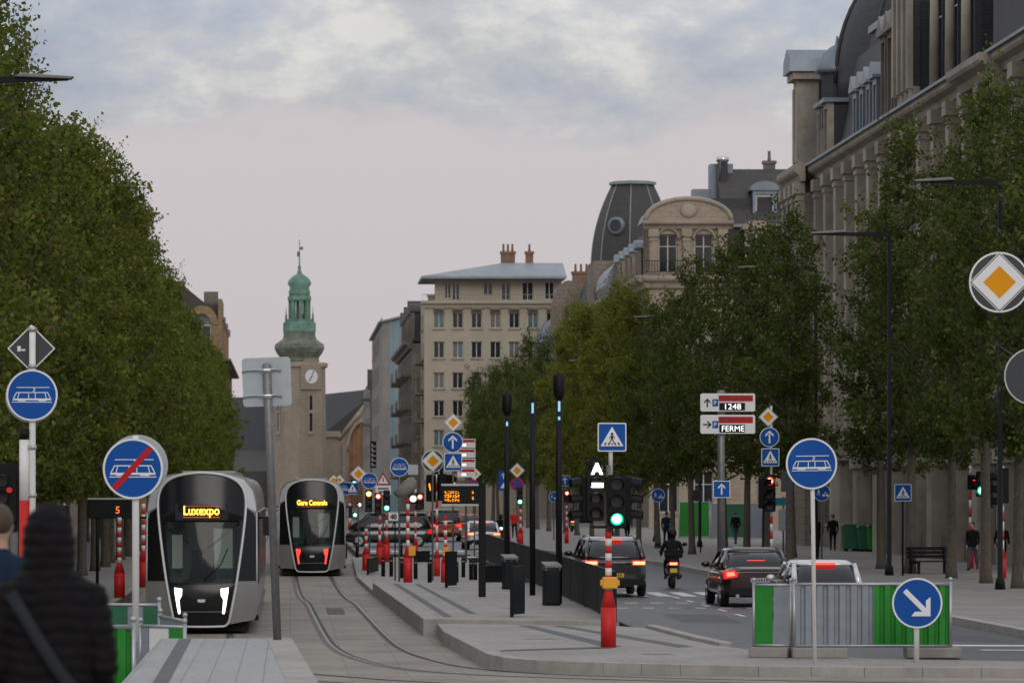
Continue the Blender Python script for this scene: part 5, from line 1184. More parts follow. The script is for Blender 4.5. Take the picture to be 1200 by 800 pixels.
for a, c in ((503,563),(504,567),(517,560),(517.5,566),(528,566),(532,562)): mb.cbox(((a-512)/s_, -.26, Zp(c,160)), (.05,.02,.14))
mb.build('painted_amber_glints', M['y_out'], t)  # glowing chips stand in for yellow glints on the unlit signals
signal_post('small red pedestrian signal among the trunks left of the tram signal', 664, 235, .12, 585, [(664,574,2,0,'r',0,.12)])
signal_post('green signal in front of the right tree trunks', 1152, 140, .12, 560, [(1150,552,2,1,'g',R(-12),.15),(1158,553,3,None,'g',R(60),.14)])
t = signal_post('tall banded signal post by the person in red shoes', 1175, 142, .12, 545, [(1174,548,3,None,'g',R(180),.14)])
signal_post('banded signal post half hidden behind trunks near right edge', 1137, 160, .12, 545, [(1138,556,2,0,'r',R(50),.1)])
# pedestrian signal panel on the left (black box with red figure)
y = 128; s_ = F/y; x = X(128, y)
t = thing('stop_display', 'black departure display on dark posts with red glowing figure, left of the crossed tram sign', 'display', (x, y, .02))
mb = MB(); mb.box(X(103,y)-x, X(164,y)-x, -.1,.1, Zp(608,y), Zp(586,y)); o = mb.build('display_case', M['dark_metal'], t, bevel=.02)
text('5', .30, M['led_red'], o, (X(138,y)-x, -.108, Zp(598,y)), 'display_text', off=.004)
mb = MB(); mb.box(X(103,y)-x, X(164,y)-x, -.13,.13, Zp(586,y)+.005, Zp(584,y)+.005); mb.build('case_roof', M['alu'], t)
for px_ in (114, 157): pole(t, 0, Zp(608,y), .05, 'dark_metal', x=X(px_,y)-x)
# info display by the median
x, y, z = base(565, 699, MZ); s_ = F/y
t = thing('info_display', 'passenger information display with orange text on a thick black post', 'display', (x, y, MZ))
mb = MB(); mb.box(-.1,.1,-.08,.08,0,Zp(568,y)); mb.build('post', M['black'], t, bevel=.01)
mb = MB(); mb.box(X(518,y)-x, -.102, -.07,.07, Zp(593,y), Zp(572,y)); o = mb.build('display_case', M['black'], t)
mb = MB(); mb.box(X(517,y)-x, -.101, -.09,.09, Zp(572,y)+.003, Zp(569.5,y)); mb.box(X(517,y)-x, -.101, -.09,.09, Zp(595.5,y), Zp(593,y)-.003); mb.build('case_trim', M['alu'], o)
for k, (a, c) in enumerate(((580.5,541),(585,540),(589.5,541))): led_lines(o, X(521,y)-x, X(c,y)-x, Zp(a,y)-.02, .085, 'led_orange', k, -.073)
led_lines(o, X(553,y)-x, X(557,y)-x, Zp(581,y), .08, 'led_orange', 9, -.073); led_lines(o, X(553,y)-x, X(557,y)-x, Zp(588,y), .08, 'led_orange', 8, -.073)

# --- lamp posts
def lamp(lab, px, y, z0, arm_px, py, n='lamp_post', both=False):
    x = X(px, y); t = thing(n, lab, 'street lamp', (x, y, z0), 0, 'street lamps with a flat arm'); zt = Zp(py, y)-z0; L = X(arm_px, y)-x
    mb = MB(); mb.lathe([(.16,0),(.13,.3),(.085,.34),(.062,zt)], 14); mb.build('pole', M['dark_metal'], t)
    mb = MB(); mb.pxz([(0, zt-.12),(L, zt-.03),(L, zt+.03),(0, zt+.06)], -.07,.07); mb.build('arm', M['dark_metal'], t)
    mb = MB(); mb.pxz([(L*.55, zt+.04),(L*1.02, zt-.01),(L*1.05, zt+.05),(L*.6, zt+.13)], -.16,.16); mb.build('lamp_head', M['grey_pole'], t, bevel=.02)
    if both: mb = MB(); mb.pxz([(0, zt-.12),(-1.4, zt-.03),(-1.4, zt+.05),(0, zt+.06)], -.08,.08); mb.build('rear_arm', M['dark_metal'], t)
    return t
for a in (('flat arm street lamp nearest the camera on the right, over the dark trees', 1172, 126, .12, 1075, 213),
          ('flat arm street lamp in front of the far end of the domed palace', 1042, 147, .12, 953, 274),
          ('flat arm street lamp above the red traffic light', 956, 166, .12, 868, 314),
          ('flat arm street lamp above the parking guide sign, between two others', 895, 190, .12, 820, 346),
          ('flat arm street lamp in front of the arched pediment', 820, 220, .12, 745, 372),
          ('flat arm street lamp in front of the yellowish tree', 768, 243, .12, 706, 391),
          ('small far street lamp left of the yellowish tree', 717, 275, .12, 668, 423),
          ('farthest street lamp on the right, before the cream block', 672, 320, .12, 630, 446)): lamp(*a)
lamp('tall street lamp at the left edge with its arm before the nearest tree', -60, 93, .02, 80, 93)
lamp('second street lamp on the left, its arm end just inside the left edge', -32, 117, .02, 14, 192)
def totem(lab, px, y, top, strips, head=False, z0=MZ):
    x = X(px, y); t = thing('light_column', lab, 'street lamp', (x, y, z0), 0, 'dark light columns on the median'); zt = Zp(top, y)-z0; s_ = F/y
    mb = MB(); mb.lathe([(.085,0),(.085,zt)], 14); mb.build('column', M['dark_metal'], t)
    if head: mb = MB(); mb.lathe([(.09,zt-.7),(.15,zt-.55),(.15,zt-.08),(.1,zt)], 16); mb.build('lamp_head', M['black'], t)
    for k, (p0, p1) in enumerate(strips): mb = MB(); mb.box(-.03,.03,-.098,-.0855,Zp(p1,y)-z0,Zp(p0,y)-z0); mb.build('light_strip', M['led_blue'], t)
totem('dark light column with a thick head, nearest on the median beside the fence bin', 655, 112, 437, [(470,482),(488,492)], True)
totem('dark light column with a blue lit strip, middle one on the median', 624, 121, 466, [(472,484)])
totem('dark light column with a thick head, farthest on the median beside the fence end', 594, 133, 460, [(494,499)], True)

# --- fence, bins, panels, bollards
t = thing('pedestrian_fence', 'long low dark fence along the road edge of the median', 'fence', (0, 0, 0))
a, b_ = Vector((7.42, 97.4)), Vector((8.28, 181)); n = 14
for k in range(n):
    p, q = a+(b_-a)*(k/n+.0008), a+(b_-a)*((k+1)/n-.0008); d_ = (q-p).normalized(); nn = Vector((-d_.y, d_.x))*.03
    mb = MB(); mb.pxy([(p-nn)[:], (q-nn)[:], (q+nn)[:], (p+nn)[:]], .10, 1.2); mb.build('fence_panel', M['dark_panel'], t)
mb = MB()
for k in range(n+1): p = a+(b_-a)*k/n; mb.box(p.x-.02,p.x+.035,p.y-.04,p.y+.04,.031,1.195)
mb.build('fence_posts', M['dark_metal'], t)
def wing(lab, px, pyb, w_, h_, yaw, z0=MZ, nm='dark_panel_screen'):
    z0, (x, y, _) = baseM(px, pyb, z0); t = thing(nm, lab, 'screen panel', (x, y, z0), yaw, 'low dark screen panels')
    mb = MB(); mb.pxz([(a_, c+h_/2+.03) for a_, c in rrect(w_/2, h_/2-.03, .06)], -.025, .025); mb.build('panel', M['dark_panel'], t)
    mb = MB(); mb.box(-w_/2-.02, w_/2+.02, -.035, .035, h_-.03, h_+.01); mb.box(-w_/2-.03,-w_/2+.02,-.04,.04,0,h_); mb.build('panel_frame', M['dark_metal'], t)
wing('tall dark screen panel at the near end of the fence, in front of the bins', 607, 722, 1.1, 1.18, R(72))
wing('dark screen panel right of the striped post before the red van', 529, 688, .9, 1.1, R(68))
wing('low dark screen panel between the info display post and the bins', 580, 684, .8, .62, R(35))
wing('small dark screen panel in the centre of the far median', 495, 660, .85, .55, R(40))
wing('long low dark panel running beside the tram track by the trio of posts', 437, 672, 4.6, .62, R(84))
def bin_(lab, px, pyb, h_):
    x, y, _ = base(px, pyb, MZ); t = thing('litter_bin', lab, 'litter bin', (x, y, MZ), R(10), 'dark litter bins on the median')
    mb = MB(); mb.pxy(rrect(.20,.20,.05), .06, h_-.16); mb.build('bin_body', M['dark_panel'], t)
    mb = MB(); mb.pyz([(-.25,h_-.1),(.25,h_+.0),(.25,h_+.05),(-.25,h_-.04)], -.22,.22); mb.box(-.2,-.16,-.2,.2,h_-.17,h_-.08); mb.box(.16,.2,-.2,.2,h_-.17,h_-.03); mb.build('bin_lid', M['grey_pole'], t)
    mb = MB(); mb.box(-.2,.2,-.18,.18,0,.06); mb.build('bin_foot', M['black'], t)
bin_('dark litter bin beside the nearest light column', 646, 709, 1.08); bin_('dark litter bin behind the tall screen panel', 597, 690, 1.0)
def bollard(lab, px, pyb, h_=.7, z0=MZ):
    z0, (x, y, _) = baseM(px, pyb, z0); t = thing('bollard', lab, 'bollard', (x, y, z0), 0, 'short dark bollards')
    mb = MB(); mb.lathe([(.075,0),(.075,h_-.05),(.065,h_),(.02,h_+.01)], 14); mb.build('shaft', M['dark_metal'], t)
    mb = MB(); mb.lathe([(.079,h_-.16),(.079,h_-.11)], 14); mb.build('band', M['grey_pole'], t)
for i, (px_, pb) in enumerate([(449,675),(458.5,675),(471,677),(487,678),(503.5,684),(535,682),(543,676),(552,679),(557,679)]):
    bollard(['leftmost dark bollard in the row across the median','second dark bollard from the left, before the 40 plate','dark bollard just left of the tan wrapped post','dark bollard just right of the tan wrapped post','taller dark bollard alone between the tan wrapped post and the next striped post','dark bollard just right of the screen panel before the white car','dark bollard below the white car, left of a close pair','left one of the close pair of bollards beside the info display post','right one of the close pair of bollards beside the info display post'][i], px_, pb, .86 if i == 4 else .72)
for i, (px_, pb) in enumerate([(405,654),(418.5,653),(470,652),(478,640),(500,636)]):
    bollard(['far dark bollard just right of the second tram','far dark bollard below the nose of the black van','far dark bollard under the rear of the black van','small far bollard behind the tan wrapped post','small far bollard left of the red van'][i], px_, pb, .7, -.05)
t = thing('bus_stop_sign', 'bus stop flag with turquoise top and white panel, right of the red traffic light', 'bus stop', (X(918,172), 172, .12))
pole(t, 0, Zp(582,172)-.12, .04, 'grey_pole'); s_ = F/172
mb = MB(); mb.box(-12/s_, 12/s_, -.06, -.03, Zp(592,172)-.12, Zp(583,172)-.12); mb.build('stop_flag', M['teal_flag'], t)
mb = MB(); mb.pxz([(a, c+Zp(609,172)-.12) for a, c in rrect(6/s_, 13/s_, .1)], -.08, -.045); mb.build('timetable_panel', M['grey_back'], t)
# --- construction barriers: corrugated sheet panels in steel frames on concrete feet
def barrier(name, lab, p0, p1, z0, h_, cells, feet=True, grp=None):
    """cells: (share of length, material, corrugated?)"""
    p0, p1 = Vector(p0), Vector(p1); L = (p1-p0).length; ang = math.atan2((p1-p0).y, (p1-p0).x)
    t = thing(name, lab, 'barrier', (p0.x, p0.y, z0), ang, grp); f0 = .2 if feet else .04
    x = 0
    for share, m, cor in cells:
        w_ = L*share; mb = MB()
        if cor:
            k = max(3, round(w_/.2)); pts = []
            for i in range(k):
                a = x+w_*i/k; d_ = w_/k; pts += [(a, 0), (a+d_*.5, 0), (a+d_*.62, .05), (a+d_*.88, .05)]
            pts.append((x+w_, 0)); mb.add([(a, q, z) for z in (f0+.04, h_-.03) for a, q in pts], [(i, i+1, len(pts)+i+1, len(pts)+i) for i in range(len(pts)-1)])
        else: mb.box(x+.01, x+w_-.01, .0, .03, f0+.04, h_-.03)
        mb.build('sheet_panel', M[m], t, recalc=not cor); x += w_
    mb = MB(); 
    for z in (f0+.02, h_): mb.tube([(0,.01,z),(L,.01,z)], .028, 8)
    for k in (0, L): mb.tube([(k,.01,f0-.1),(k,.01,h_+.06)], .03, 8); mb.ell((k,.01,h_+.09),(.045,.045,.045),8,5)
    mb.build('frame', M['alu'], t)
    if feet:
        for a, w_ in feet: mb = MB(); mb.box(a, a+w_, -.22, .34, 0, .19); mb.build('foot_block', M['conc'], t, bevel=.02)
    return t
zB = ZI; yB = 5000*(3.05-ZI)/(770-574)
xa, xm, xb = X(885, yB), X(930, yB), X(1113, yB)
hB = Zp(684, yB)-zB
barrier('site_barrier', 'grey and green corrugated site barrier behind the blue arrow sign', (xm, yB-.1), (xb, yB-.1), zB, hB, [(.51,'grey_panel',True),(.49,'green_panel',True)], feet=[(-.05,1.0),(2.05,1.0)])
barrier('site_barrier', 'narrow flat green and grey site barrier left of the tram sign pole', (xa, yB+.25), (xm-.05, yB+.02), zB, hB-.02, [(.52,'green_panel',False),(.48,'grey_panel',False)], feet=[(-.05,.72)])
yb_ = 50; barrier('site_barrier', 'bright green corrugated site barrier beside the hooded person', (-5.4, 51.6), (-1.93, 52.6), .12, Zp(734,52.6)-.12, [(1,'green_panel',True)], feet=[(0,.9),(2,.9)])
yb_ = 69; barrier('site_barrier', 'green site barrier standing across behind the crossed tram sign pole', (X(112,yb_), yb_), (X(187,yb_), yb_-.3), -.1, Zp(708,yb_)+.1, [(.5,'green_dull',False),(.25,'grey_panel',False),(.25,'green_dull',False)], feet=[(0,.5)])
barrier('site_barrier', 'grey and light green site barrier in front of the first tram nose', (X(164,66), 66), (X(217,66), 65.4), 0, Zp(733,66), [(.2,'grey_panel',False),(.45,'white',False),(.35,'green_panel',False)], feet=[(.4,.4)])
mb = MB()
barrier('site_barrier', 'sloping grey topped site barrier linking the green barriers before the first tram', (X(187,68.6), 68.6), (X(216,66.1), 66.1), 0, Zp(712,68)-.15, [(1,'grey_panel',False)], feet=[(.2,.4)])
# containers and barriers under the right-hand trees
def crate(lab, px, pyb, w_, h_, m, z0=.12, y=None, yaw=0):
    if y is None: x, y, _ = base(px, pyb, z0)
    else: x = X(px, y)
    t = thing('waste_container', lab, 'container', (x, y, z0), yaw, 'containers under the right-hand trees')
    mb = MB(); mb.pxz([(-w_/2+.06,.12),(w_/2-.06,.12),(w_/2,h_-.1),(-w_/2,h_-.1)], -.4,.4); mb.build('container_body', M[m], t)
    mb = MB(); mb.pxz([(-w_/2-.03,h_-.1),(w_/2+.03,h_-.1),(w_/2-.05,h_),(-w_/2+.05,h_)], -.43,.43); mb.build('lid', M['green_dull'], t)
    mb = MB(); mb.box(-w_/2+.1,-w_/2+.25,-.3,.3,0,.12); mb.box(w_/2-.25,w_/2-.1,-.3,.3,0,.12); mb.build('feet', M['black'], t)
crate('dull green container behind the walking man, left one of three', 996, 641, .75, 1.3, 'green_dull', y=205)
crate('grey green container in the middle of three behind the walking man', 1013, 641, .7, 1.25, 'green_dull', y=204)
crate('green and grey container, widest of the three near the palace wall', 1035, 641, 1.5, 1.3, 'green_panel', y=203)
barrier('site_barrier', 'bright green site fence seen between trunks above the scooter rider', (X(796,262), 262), (X(833,262), 263), .12, 2.2, [(1,'green_panel',False)], feet=False)
barrier('site_barrier', 'pale green and grey site fence between trunks right of the parking guide post', (X(833,258), 258), (X(895,258), 259), .12, 2.1, [(.3,'grey_panel',False),(.4,'green_dull',False),(.3,'grey_panel',False)], feet=False)
# bench
x, y, _ = base(1092, 672, .12)
t = thing('park_bench', 'dark bench between two trunks beyond the green barrier', 'bench', (x, y, .12), R(25))
for k in range(4): mb = MB(); mb.box(-.85,.85,-.3+k*.13,-.2+k*.13,.42,.46); mb.build('seat_slat', M['black'], t)
for k in range(3): mb = MB(); mb.box(-.85,.85,.26+k*.03,.30+k*.03,.55+k*.14,.66+k*.14); mb.build('back_slat', M['black'], t)
for s_ in (-.7,.7): mb = MB(); mb.box(s_-.04,s_+.04,-.28,.3,.36,.42); mb.box(s_-.04,s_+.04,-.28,-.2,0,.36); mb.box(s_-.04,s_+.04,.22,.30,0,.9); mb.build('leg', M['dark_metal'], t)
# hotel style vertical banner at the far corner
x, y = X(438,600), 600
t = thing('hanging_sign', 'narrow black vertical shop sign near the station arch', 'shop sign', (x, y, Zp(548,y))); h_ = Zp(517,y)-Zp(548,y)
mb = MB(); mb.box(-.5,.5,-.1,.1,0,h_); mb.build('sign_board', M['black'], t)
mb = MB()
for k in range(5): mb.box(-.28,.28,-.13,-.105,h_*(.08+k*.18),h_*(.08+k*.18)+.1); mb.box(-.28,-.14,-.13,-.105,h_*(.08+k*.18)+.11,h_*(.2+k*.18))
mb.build('lettering', M['white'], t)
mb = MB(); mb.box(.5,3,-.04,.04,h_*.5-.05,h_*.5+.05); mb.build('bracket', M['iron'], t)
# ------------------------------------------------------------------ trams
M['tram_grey'] = pm('tram_grey_paint', (.23,.225,.215), .38, .2, var=.1, scale=1.2, coat=.3)
M['tram_silver'] = pm('tram_silver_paint', (.52,.53,.54), .35, .15, var=.06, coat=.3)
M['tram_ring'] = pm('tram_white_ring', (.62,.62,.61), .3, .05, var=.04, coat=.4)
M['tram_glass'] = pm('tram_windscreen', (.045,.055,.053), .1, 0, var=.6, scale=1.6, spec=.4)
m_, nt_, b_ = newmat('tram_windscreen'); b_.inputs['Base Color'].default_value = (.02,.025,.025,1); b_.inputs['Roughness'].default_value = .06; b_.inputs['Specular IOR Level'].default_value = .5
tr_ = N(nt_, 'ShaderNodeBsdfTransparent'); tr_.inputs[0].default_value = (.72,.80,.78,1); mx_ = N(nt_, 'ShaderNodeMixShader'); mx_.inputs[0].default_value = .45
nt_.links.new(tr_.outputs[0], mx_.inputs[1]); nt_.links.new(b_.outputs[0], mx_.inputs[2]); nt_.links.new(mx_.outputs[0], nt_.nodes['Material Output'].inputs['Surface']); M['tram_glass'] = m_
M['cab_grey'] = pm('cab_lining', (.30,.32,.31), .6, var=.15); M['cab_teal'] = pm('cab_door_panel', (.16,.24,.25), .5, var=.2); M['cab_glow'] = emit('added_cab_glow', (.75,.78,.68), .22)  # the glow is added to lighten the cab interior
M['tram_black'] = pm('tram_black_gloss', (.008,.0085,.01), .2, 0, var=.1, spec=.3)
def resample(pts, n=5):
    P_ = [Vector(p) for p in pts]; L = len(P_); out = []
    for i in range(L):
        a, b, c, d_ = P_[i-1], P_[i], P_[(i+1) % L], P_[(i+2) % L]
        for k in range(n):
            t = k/n; out.append(.5*((2*b)+(c-a)*t+(2*a-5*b+4*c-d_)*t*t+(3*b-a-3*c+d_)*t**3))
    return [(p.x, p.y) for p in out]
def nose(x, z): return .38*(min(1.32, abs(x))/1.3)**2.4 + .12*max(0, z-1.1)**1.4 + .10*max(0, .6-z)
def plate(mb, outl, off, c=(0,1.8), n=7, m=0):
    L = len(outl); vs = [(c[0], nose(*c)-off, c[1])]
    for j in range(1, n+1):
        for x, z in outl:
            xx, zz = c[0]+(x-c[0])*j/n, c[1]+(z-c[1])*j/n; vs.append((xx, nose(xx,zz)-off, zz))
    fs = [(0, 1+k, 1+(k+1) % L) for k in range(L)]
    for j in range(n-1):
        for k in range(L): fs.append((1+j*L+k, 1+(j+1)*L+k, 1+(j+1)*L+(k+1) % L, 1+j*L+(k+1) % L))
    mb.add(vs, fs, m, True)
def half(pts): return pts + [(-x, z) for x, z in reversed(pts)]
BODY = resample(half([(.9,.3),(1.28,.42),(1.325,1.2),(1.315,2.2),(1.295,2.95),(1.22,3.38),(1.02,3.66),(.6,3.76),(.15,3.78)]), 5)
RING = resample(half([(.35,.2),(.58,.24),(.66,.5),(.79,1.2),(.93,2.2),(1.0,2.9),(.985,3.25),(.86,3.5),(.6,3.66),(.2,3.735)]), 5)
def make_tram(lab, x, y, z, lamps, words):
    t = thing('tram', lab, 'tram', (x, y, z))
    mb = MB(); L = len(BODY)
    def annulus(mb, O, I, offs=(0,0), n=4, m=0):      # skin between an outer and an inner outline, following the nose
        vs = []
        for j in range(n+1):
            for (ox, oz), (ix, iz) in zip(O, I):
                xx, zz = ox+(ix-ox)*j/n, oz+(iz-oz)*j/n; vs.append((xx, nose(xx,zz)-offs[0]-(offs[1]-offs[0])*j/n, zz))
        mb.add(vs, [(j*L+k, j*L+(k+1) % L, (j+1)*L+(k+1) % L, (j+1)*L+k) for j in range(n) for k in range(L)], m, True)
    annulus(mb, BODY, RING); vs = []
    for yy in (None, 1.2, 30):
        for bx, bz in BODY:
            k = 1.0 if yy else 1.0; vs.append((bx*k, nose(bx,bz) if yy is None else yy, bz))
    mb.add(vs, [(j*L+k, j*L+(k+1) % L, (j+1)*L+(k+1) % L, (j+1)*L+k) for j in (0,1) for k in range(L)], 0, True)
    bd = mb.build('body', M['tram_grey'], t)
    # pale roof cheeks either side of the screen
    for s_ in (-1, 1):
        o = [(s_*a, c) for a, c in [(1.035,2.98),(1.28,2.86),(1.262,3.05),(1.19,3.36),(.99,3.62),(.62,3.73),(.66,3.70),(.92,3.52),(1.04,3.26)]]
        mb = MB(); n = len(o); mb.add([(a, nose(a,c)-.012, c) for a, c in o], [(0,1,2,8),(8,2,3,7),(7,3,4,6),(6,4,5)], 0, True); mb.build('roof_cheek', M['tram_silver'], t)
        mb = MB(); rows = np.linspace(1.24, 2.95, 15); nc = 7; vs = []
        for c in rows:
            xi = np.interp(c, [1.24,2.3,2.95], [.83,.98,1.04]); xo = np.interp(c, [1.24,2.3,2.80,2.95], [1.285,1.275,1.262,1.06])
            for k in range(nc): a = xi+(xo-xi)*k/(nc-1); vs.append((s_*a, nose(a,c)-.012, c))
        mb.add(vs, [(r*nc+k, r*nc+k+1, (r+1)*nc+k+1, (r+1)*nc+k) for r in range(14) for k in range(nc-1)], 0, True); mb.build('corner_window', M['tram_black'], t)
        mb = MB(); mb.tube([(s_*1.292, nose(1.29,c)-.02, c) for c in (1.24,1.8,2.4,2.84)], .018, 6); mb.build('corner_trim', M['tram_silver'], t)
        # side glazing and doors along the flank
        for k in range(9):
            y0 = 1.0+k*3.2; mb = MB(); mb.box(s_*1.30 if s_ < 0 else 1.27, s_*1.27 if s_ < 0 else 1.332, y0, y0+3.0, 1.15, 2.85)
            mb.v = [(a*1.0 + (s_*.012), b_, c) for a, b_, c in mb.v]; mb.build('side_window', M['tram_black'], t)
        mb = MB(); mb.box(min(s_*1.2,s_*1.335), max(s_*1.2,s_*1.335), 1.0, 30, .3, .42); mb.build('skirt', M['tram_black'], t)
        mb = MB(); mb.tube([(s_*1.29,.9,2.72),(s_*1.5,.75,2.72)], .03, 6); mb.box(min(s_*1.44,s_*1.58), max(s_*1.44,s_*1.58), .68, .82, 2.3, 2.75); mb.build('mirror_camera', M['tram_black'], t)
    mb = MB(); mb.box(-1.1,1.1,.55,29,.05,.34); mb.build('underframe', M['black'], t)
    mb = MB()
    for y0 in (2.0, 3.8, 14, 15.8): 
        for s_ in (-.72,.72): mb.cyl((s_-.06,y0,.3),(s_+.06,y0,.3),.295,n=18)
    mb.build('wheels', M['dark_metal'], t)
    mb = MB(); mb.box(-.7,.7,9,26,3.74,3.86); mb.build('roof_equipment', M['tram_grey'], t, bevel=.05)
    cl = [(q*.91, min(2.62, max(1.2, 1.95+(c-1.95)*.955))) for q, c in RING]
    mb = MB()
    plate(mb, [p for p in RING if p[1] >= 2.6], .02, c=(0,3.1), n=7); plate(mb, [p for p in RING if p[1] <= 1.24], .02, c=(0,.75), n=7)
    rr_ = sorted([(c, q) for q, c in RING if q > 0 and .9 < c < 2.95]); zs_ = [c for c, q in rr_]; xs_ = [q for c, q in rr_]
    for s_ in (-1, 1):
        vs = []; rows = np.linspace(1.19, 2.66, 12)
        for c in rows:
            xo = np.interp(c, zs_, xs_); xi = xo*.90
            for k in range(4): q = xi+(xo-xi)*k/3; vs.append((s_*q, nose(q,c)-.019, c))
        mb.add(vs, [(r*4+k, r*4+k+1, (r+1)*4+k+1, (r+1)*4+k) for r in range(11) for k in range(3)], 0, True)
    gl = mb.build('screen_surround', M['tram_black'], t)
    mb = MB(); plate(mb, cl, .022, c=(0,1.9), n=6); ws = mb.build('windscreen', M['tram_glass'], gl)
    # driver's cab seen through the windscreen
    mb = MB(); mb.box(-1.15,1.15,2.3,2.36,.4,3.2); mb.box(-1.15,1.15,.3,2.3,.36,.44); bk = mb.build('cab_bulkhead', M['cab_grey'], t)
    mb = MB(); mb.box(-.95,-.35,2.28,2.298,1.3,2.5); mb.box(.1,.85,2.28,2.298,.6,2.6); mb.build('cab_door', M['cab_teal'], bk)
    mb = MB(); mb.box(-.75,-.5,2.25,2.279,1.5,2.3); mb.box(.25,.7,2.25,2.279,1.5,2.45); mb.build('added_glow_pane', M['cab_glow'], bk)  # glowing panes added so the cab does not go dark
    mb = MB(); mb.pyz([(.30,.5),(.38,1.18),(.75,1.27),(1.0,1.15),(1.0,.5)], -.72,.72); mb.build('dashboard', M['tram_black'], t)
    mb = MB(); mb.box(-.27,.27,1.95,2.08,1.0,1.95); mb.box(-.27,.27,1.5,2.05,.92,1.02); mb.build('driver_seat', M['cloth_navy'], t, bevel=.04)
    # wiper and lower nose panel
    mb = MB(); mb.tube([(.05,nose(.05,1.25)-.06,1.25),(.45,nose(.45,1.62)-.06,1.62),(.62,nose(.62,2.0)-.06,2.0)], .014, 5); mb.build('wiper', M['black'], gl)
    # white ring
    mb = MB(); L = len(RING); vs = []
    for i, (a, c) in enumerate(RING):
        p, q = Vector(RING[i-1]), Vector(RING[(i+1) % L]); tt = (q-p).normalized(); nn = Vector((tt.y, -tt.x)); e = .062 if c > .4 else .055
        for o_, dy in ((0,.02),(.015,.075),(e-.015,.075),(e,.01)): vs.append((a+nn.x*o_, nose(a,c)-dy, c+nn.y*o_))
    mb.add(vs, [(4*i+k, 4*i+k+1, (4*((i+1) % L))+k+1, (4*((i+1) % L))+k) for i in range(L) for k in range(3)], 0, True); mb.build('white_ring', M['tram_ring'], t)
    mb = MB(); mb.tube([(a, nose(a,.52)-.026, .52) for a in np.linspace(-.62,.62,9)], .008, 5); mb.build('panel_seam', M['tram_grey'], gl)
    mb = MB(); mb.add([(a, nose(a,c)-.032, c) for a, c in [(-.1,.78),(-.06,.74),(.06,.74),(.1,.78),(.08,.815),(-.08,.815)]], [tuple(range(6))]); mb.build('emblem', M['tram_ring'], gl)
    for s_ in (-1, 1):
        o = [(.45,1.06),(.635,1.09),(.63,.97),(.605,.84),(.575,.64),(.54,.47),(.49,.48),(.505,.66),(.515,.80),(.46,.90)]
        o = [(s_*a, c) for a, c in o]; mb = MB(); mb.add([(a, nose(a,c)-.045, c) for a, c in o], [(0,1,2,9),(9,2,3,8),(8,3,4,7),(7,4,5,6)], 0, True); mb.build('headlight' if lamps == 'head' else 'tail_light', M[lamps], t)
    mb = MB(); mb.add([(a, nose(a,c)-.034, c) for a, c in [(-.62,2.66),(.62,2.66),(.62,3.05),(-.62,3.05)]], [(0,1,2,3)]); db = mb.build('destination_display', M['black'], t)
    for (txt, zz, w_, hh, mm) in words: text(txt, hh, M[mm], db, (0, nose(0,zz)-.07, zz), 'display_text', width=w_, off=.004)
    mb = MB()
    for k in range(26): mb.box(-.43+k*.033, -.43+k*.033+.018, nose(0,2.73)-.065, nose(0,2.73)-.06, 2.72, 2.75)
    for k in range(26): mb.box(-.43+k*.033, -.43+k*.033+.018, nose(0,2.99)-.065, nose(0,2.99)-.06, 2.985, 3.0)
    mb.build('dim_led_rows', M['led_dim'], db)
    return t
M['tram_tail'] = emit('tram_tail_lamp', (1,.06,.035), 1.5)
make_tram('grey and white tram with bright headlights and display reading Luxexpo', -2.08, 100, T(100), 'head', [('Luxexpo', 2.86, .84, .30, 'led_yellow')])
make_tram('smaller, farther tram with red lamps and display reading Gare Centrale', .86, 167, T(167), 'tram_tail', [('Gare Centrale', 2.88, 1.18, .27, 'led_yellow')])

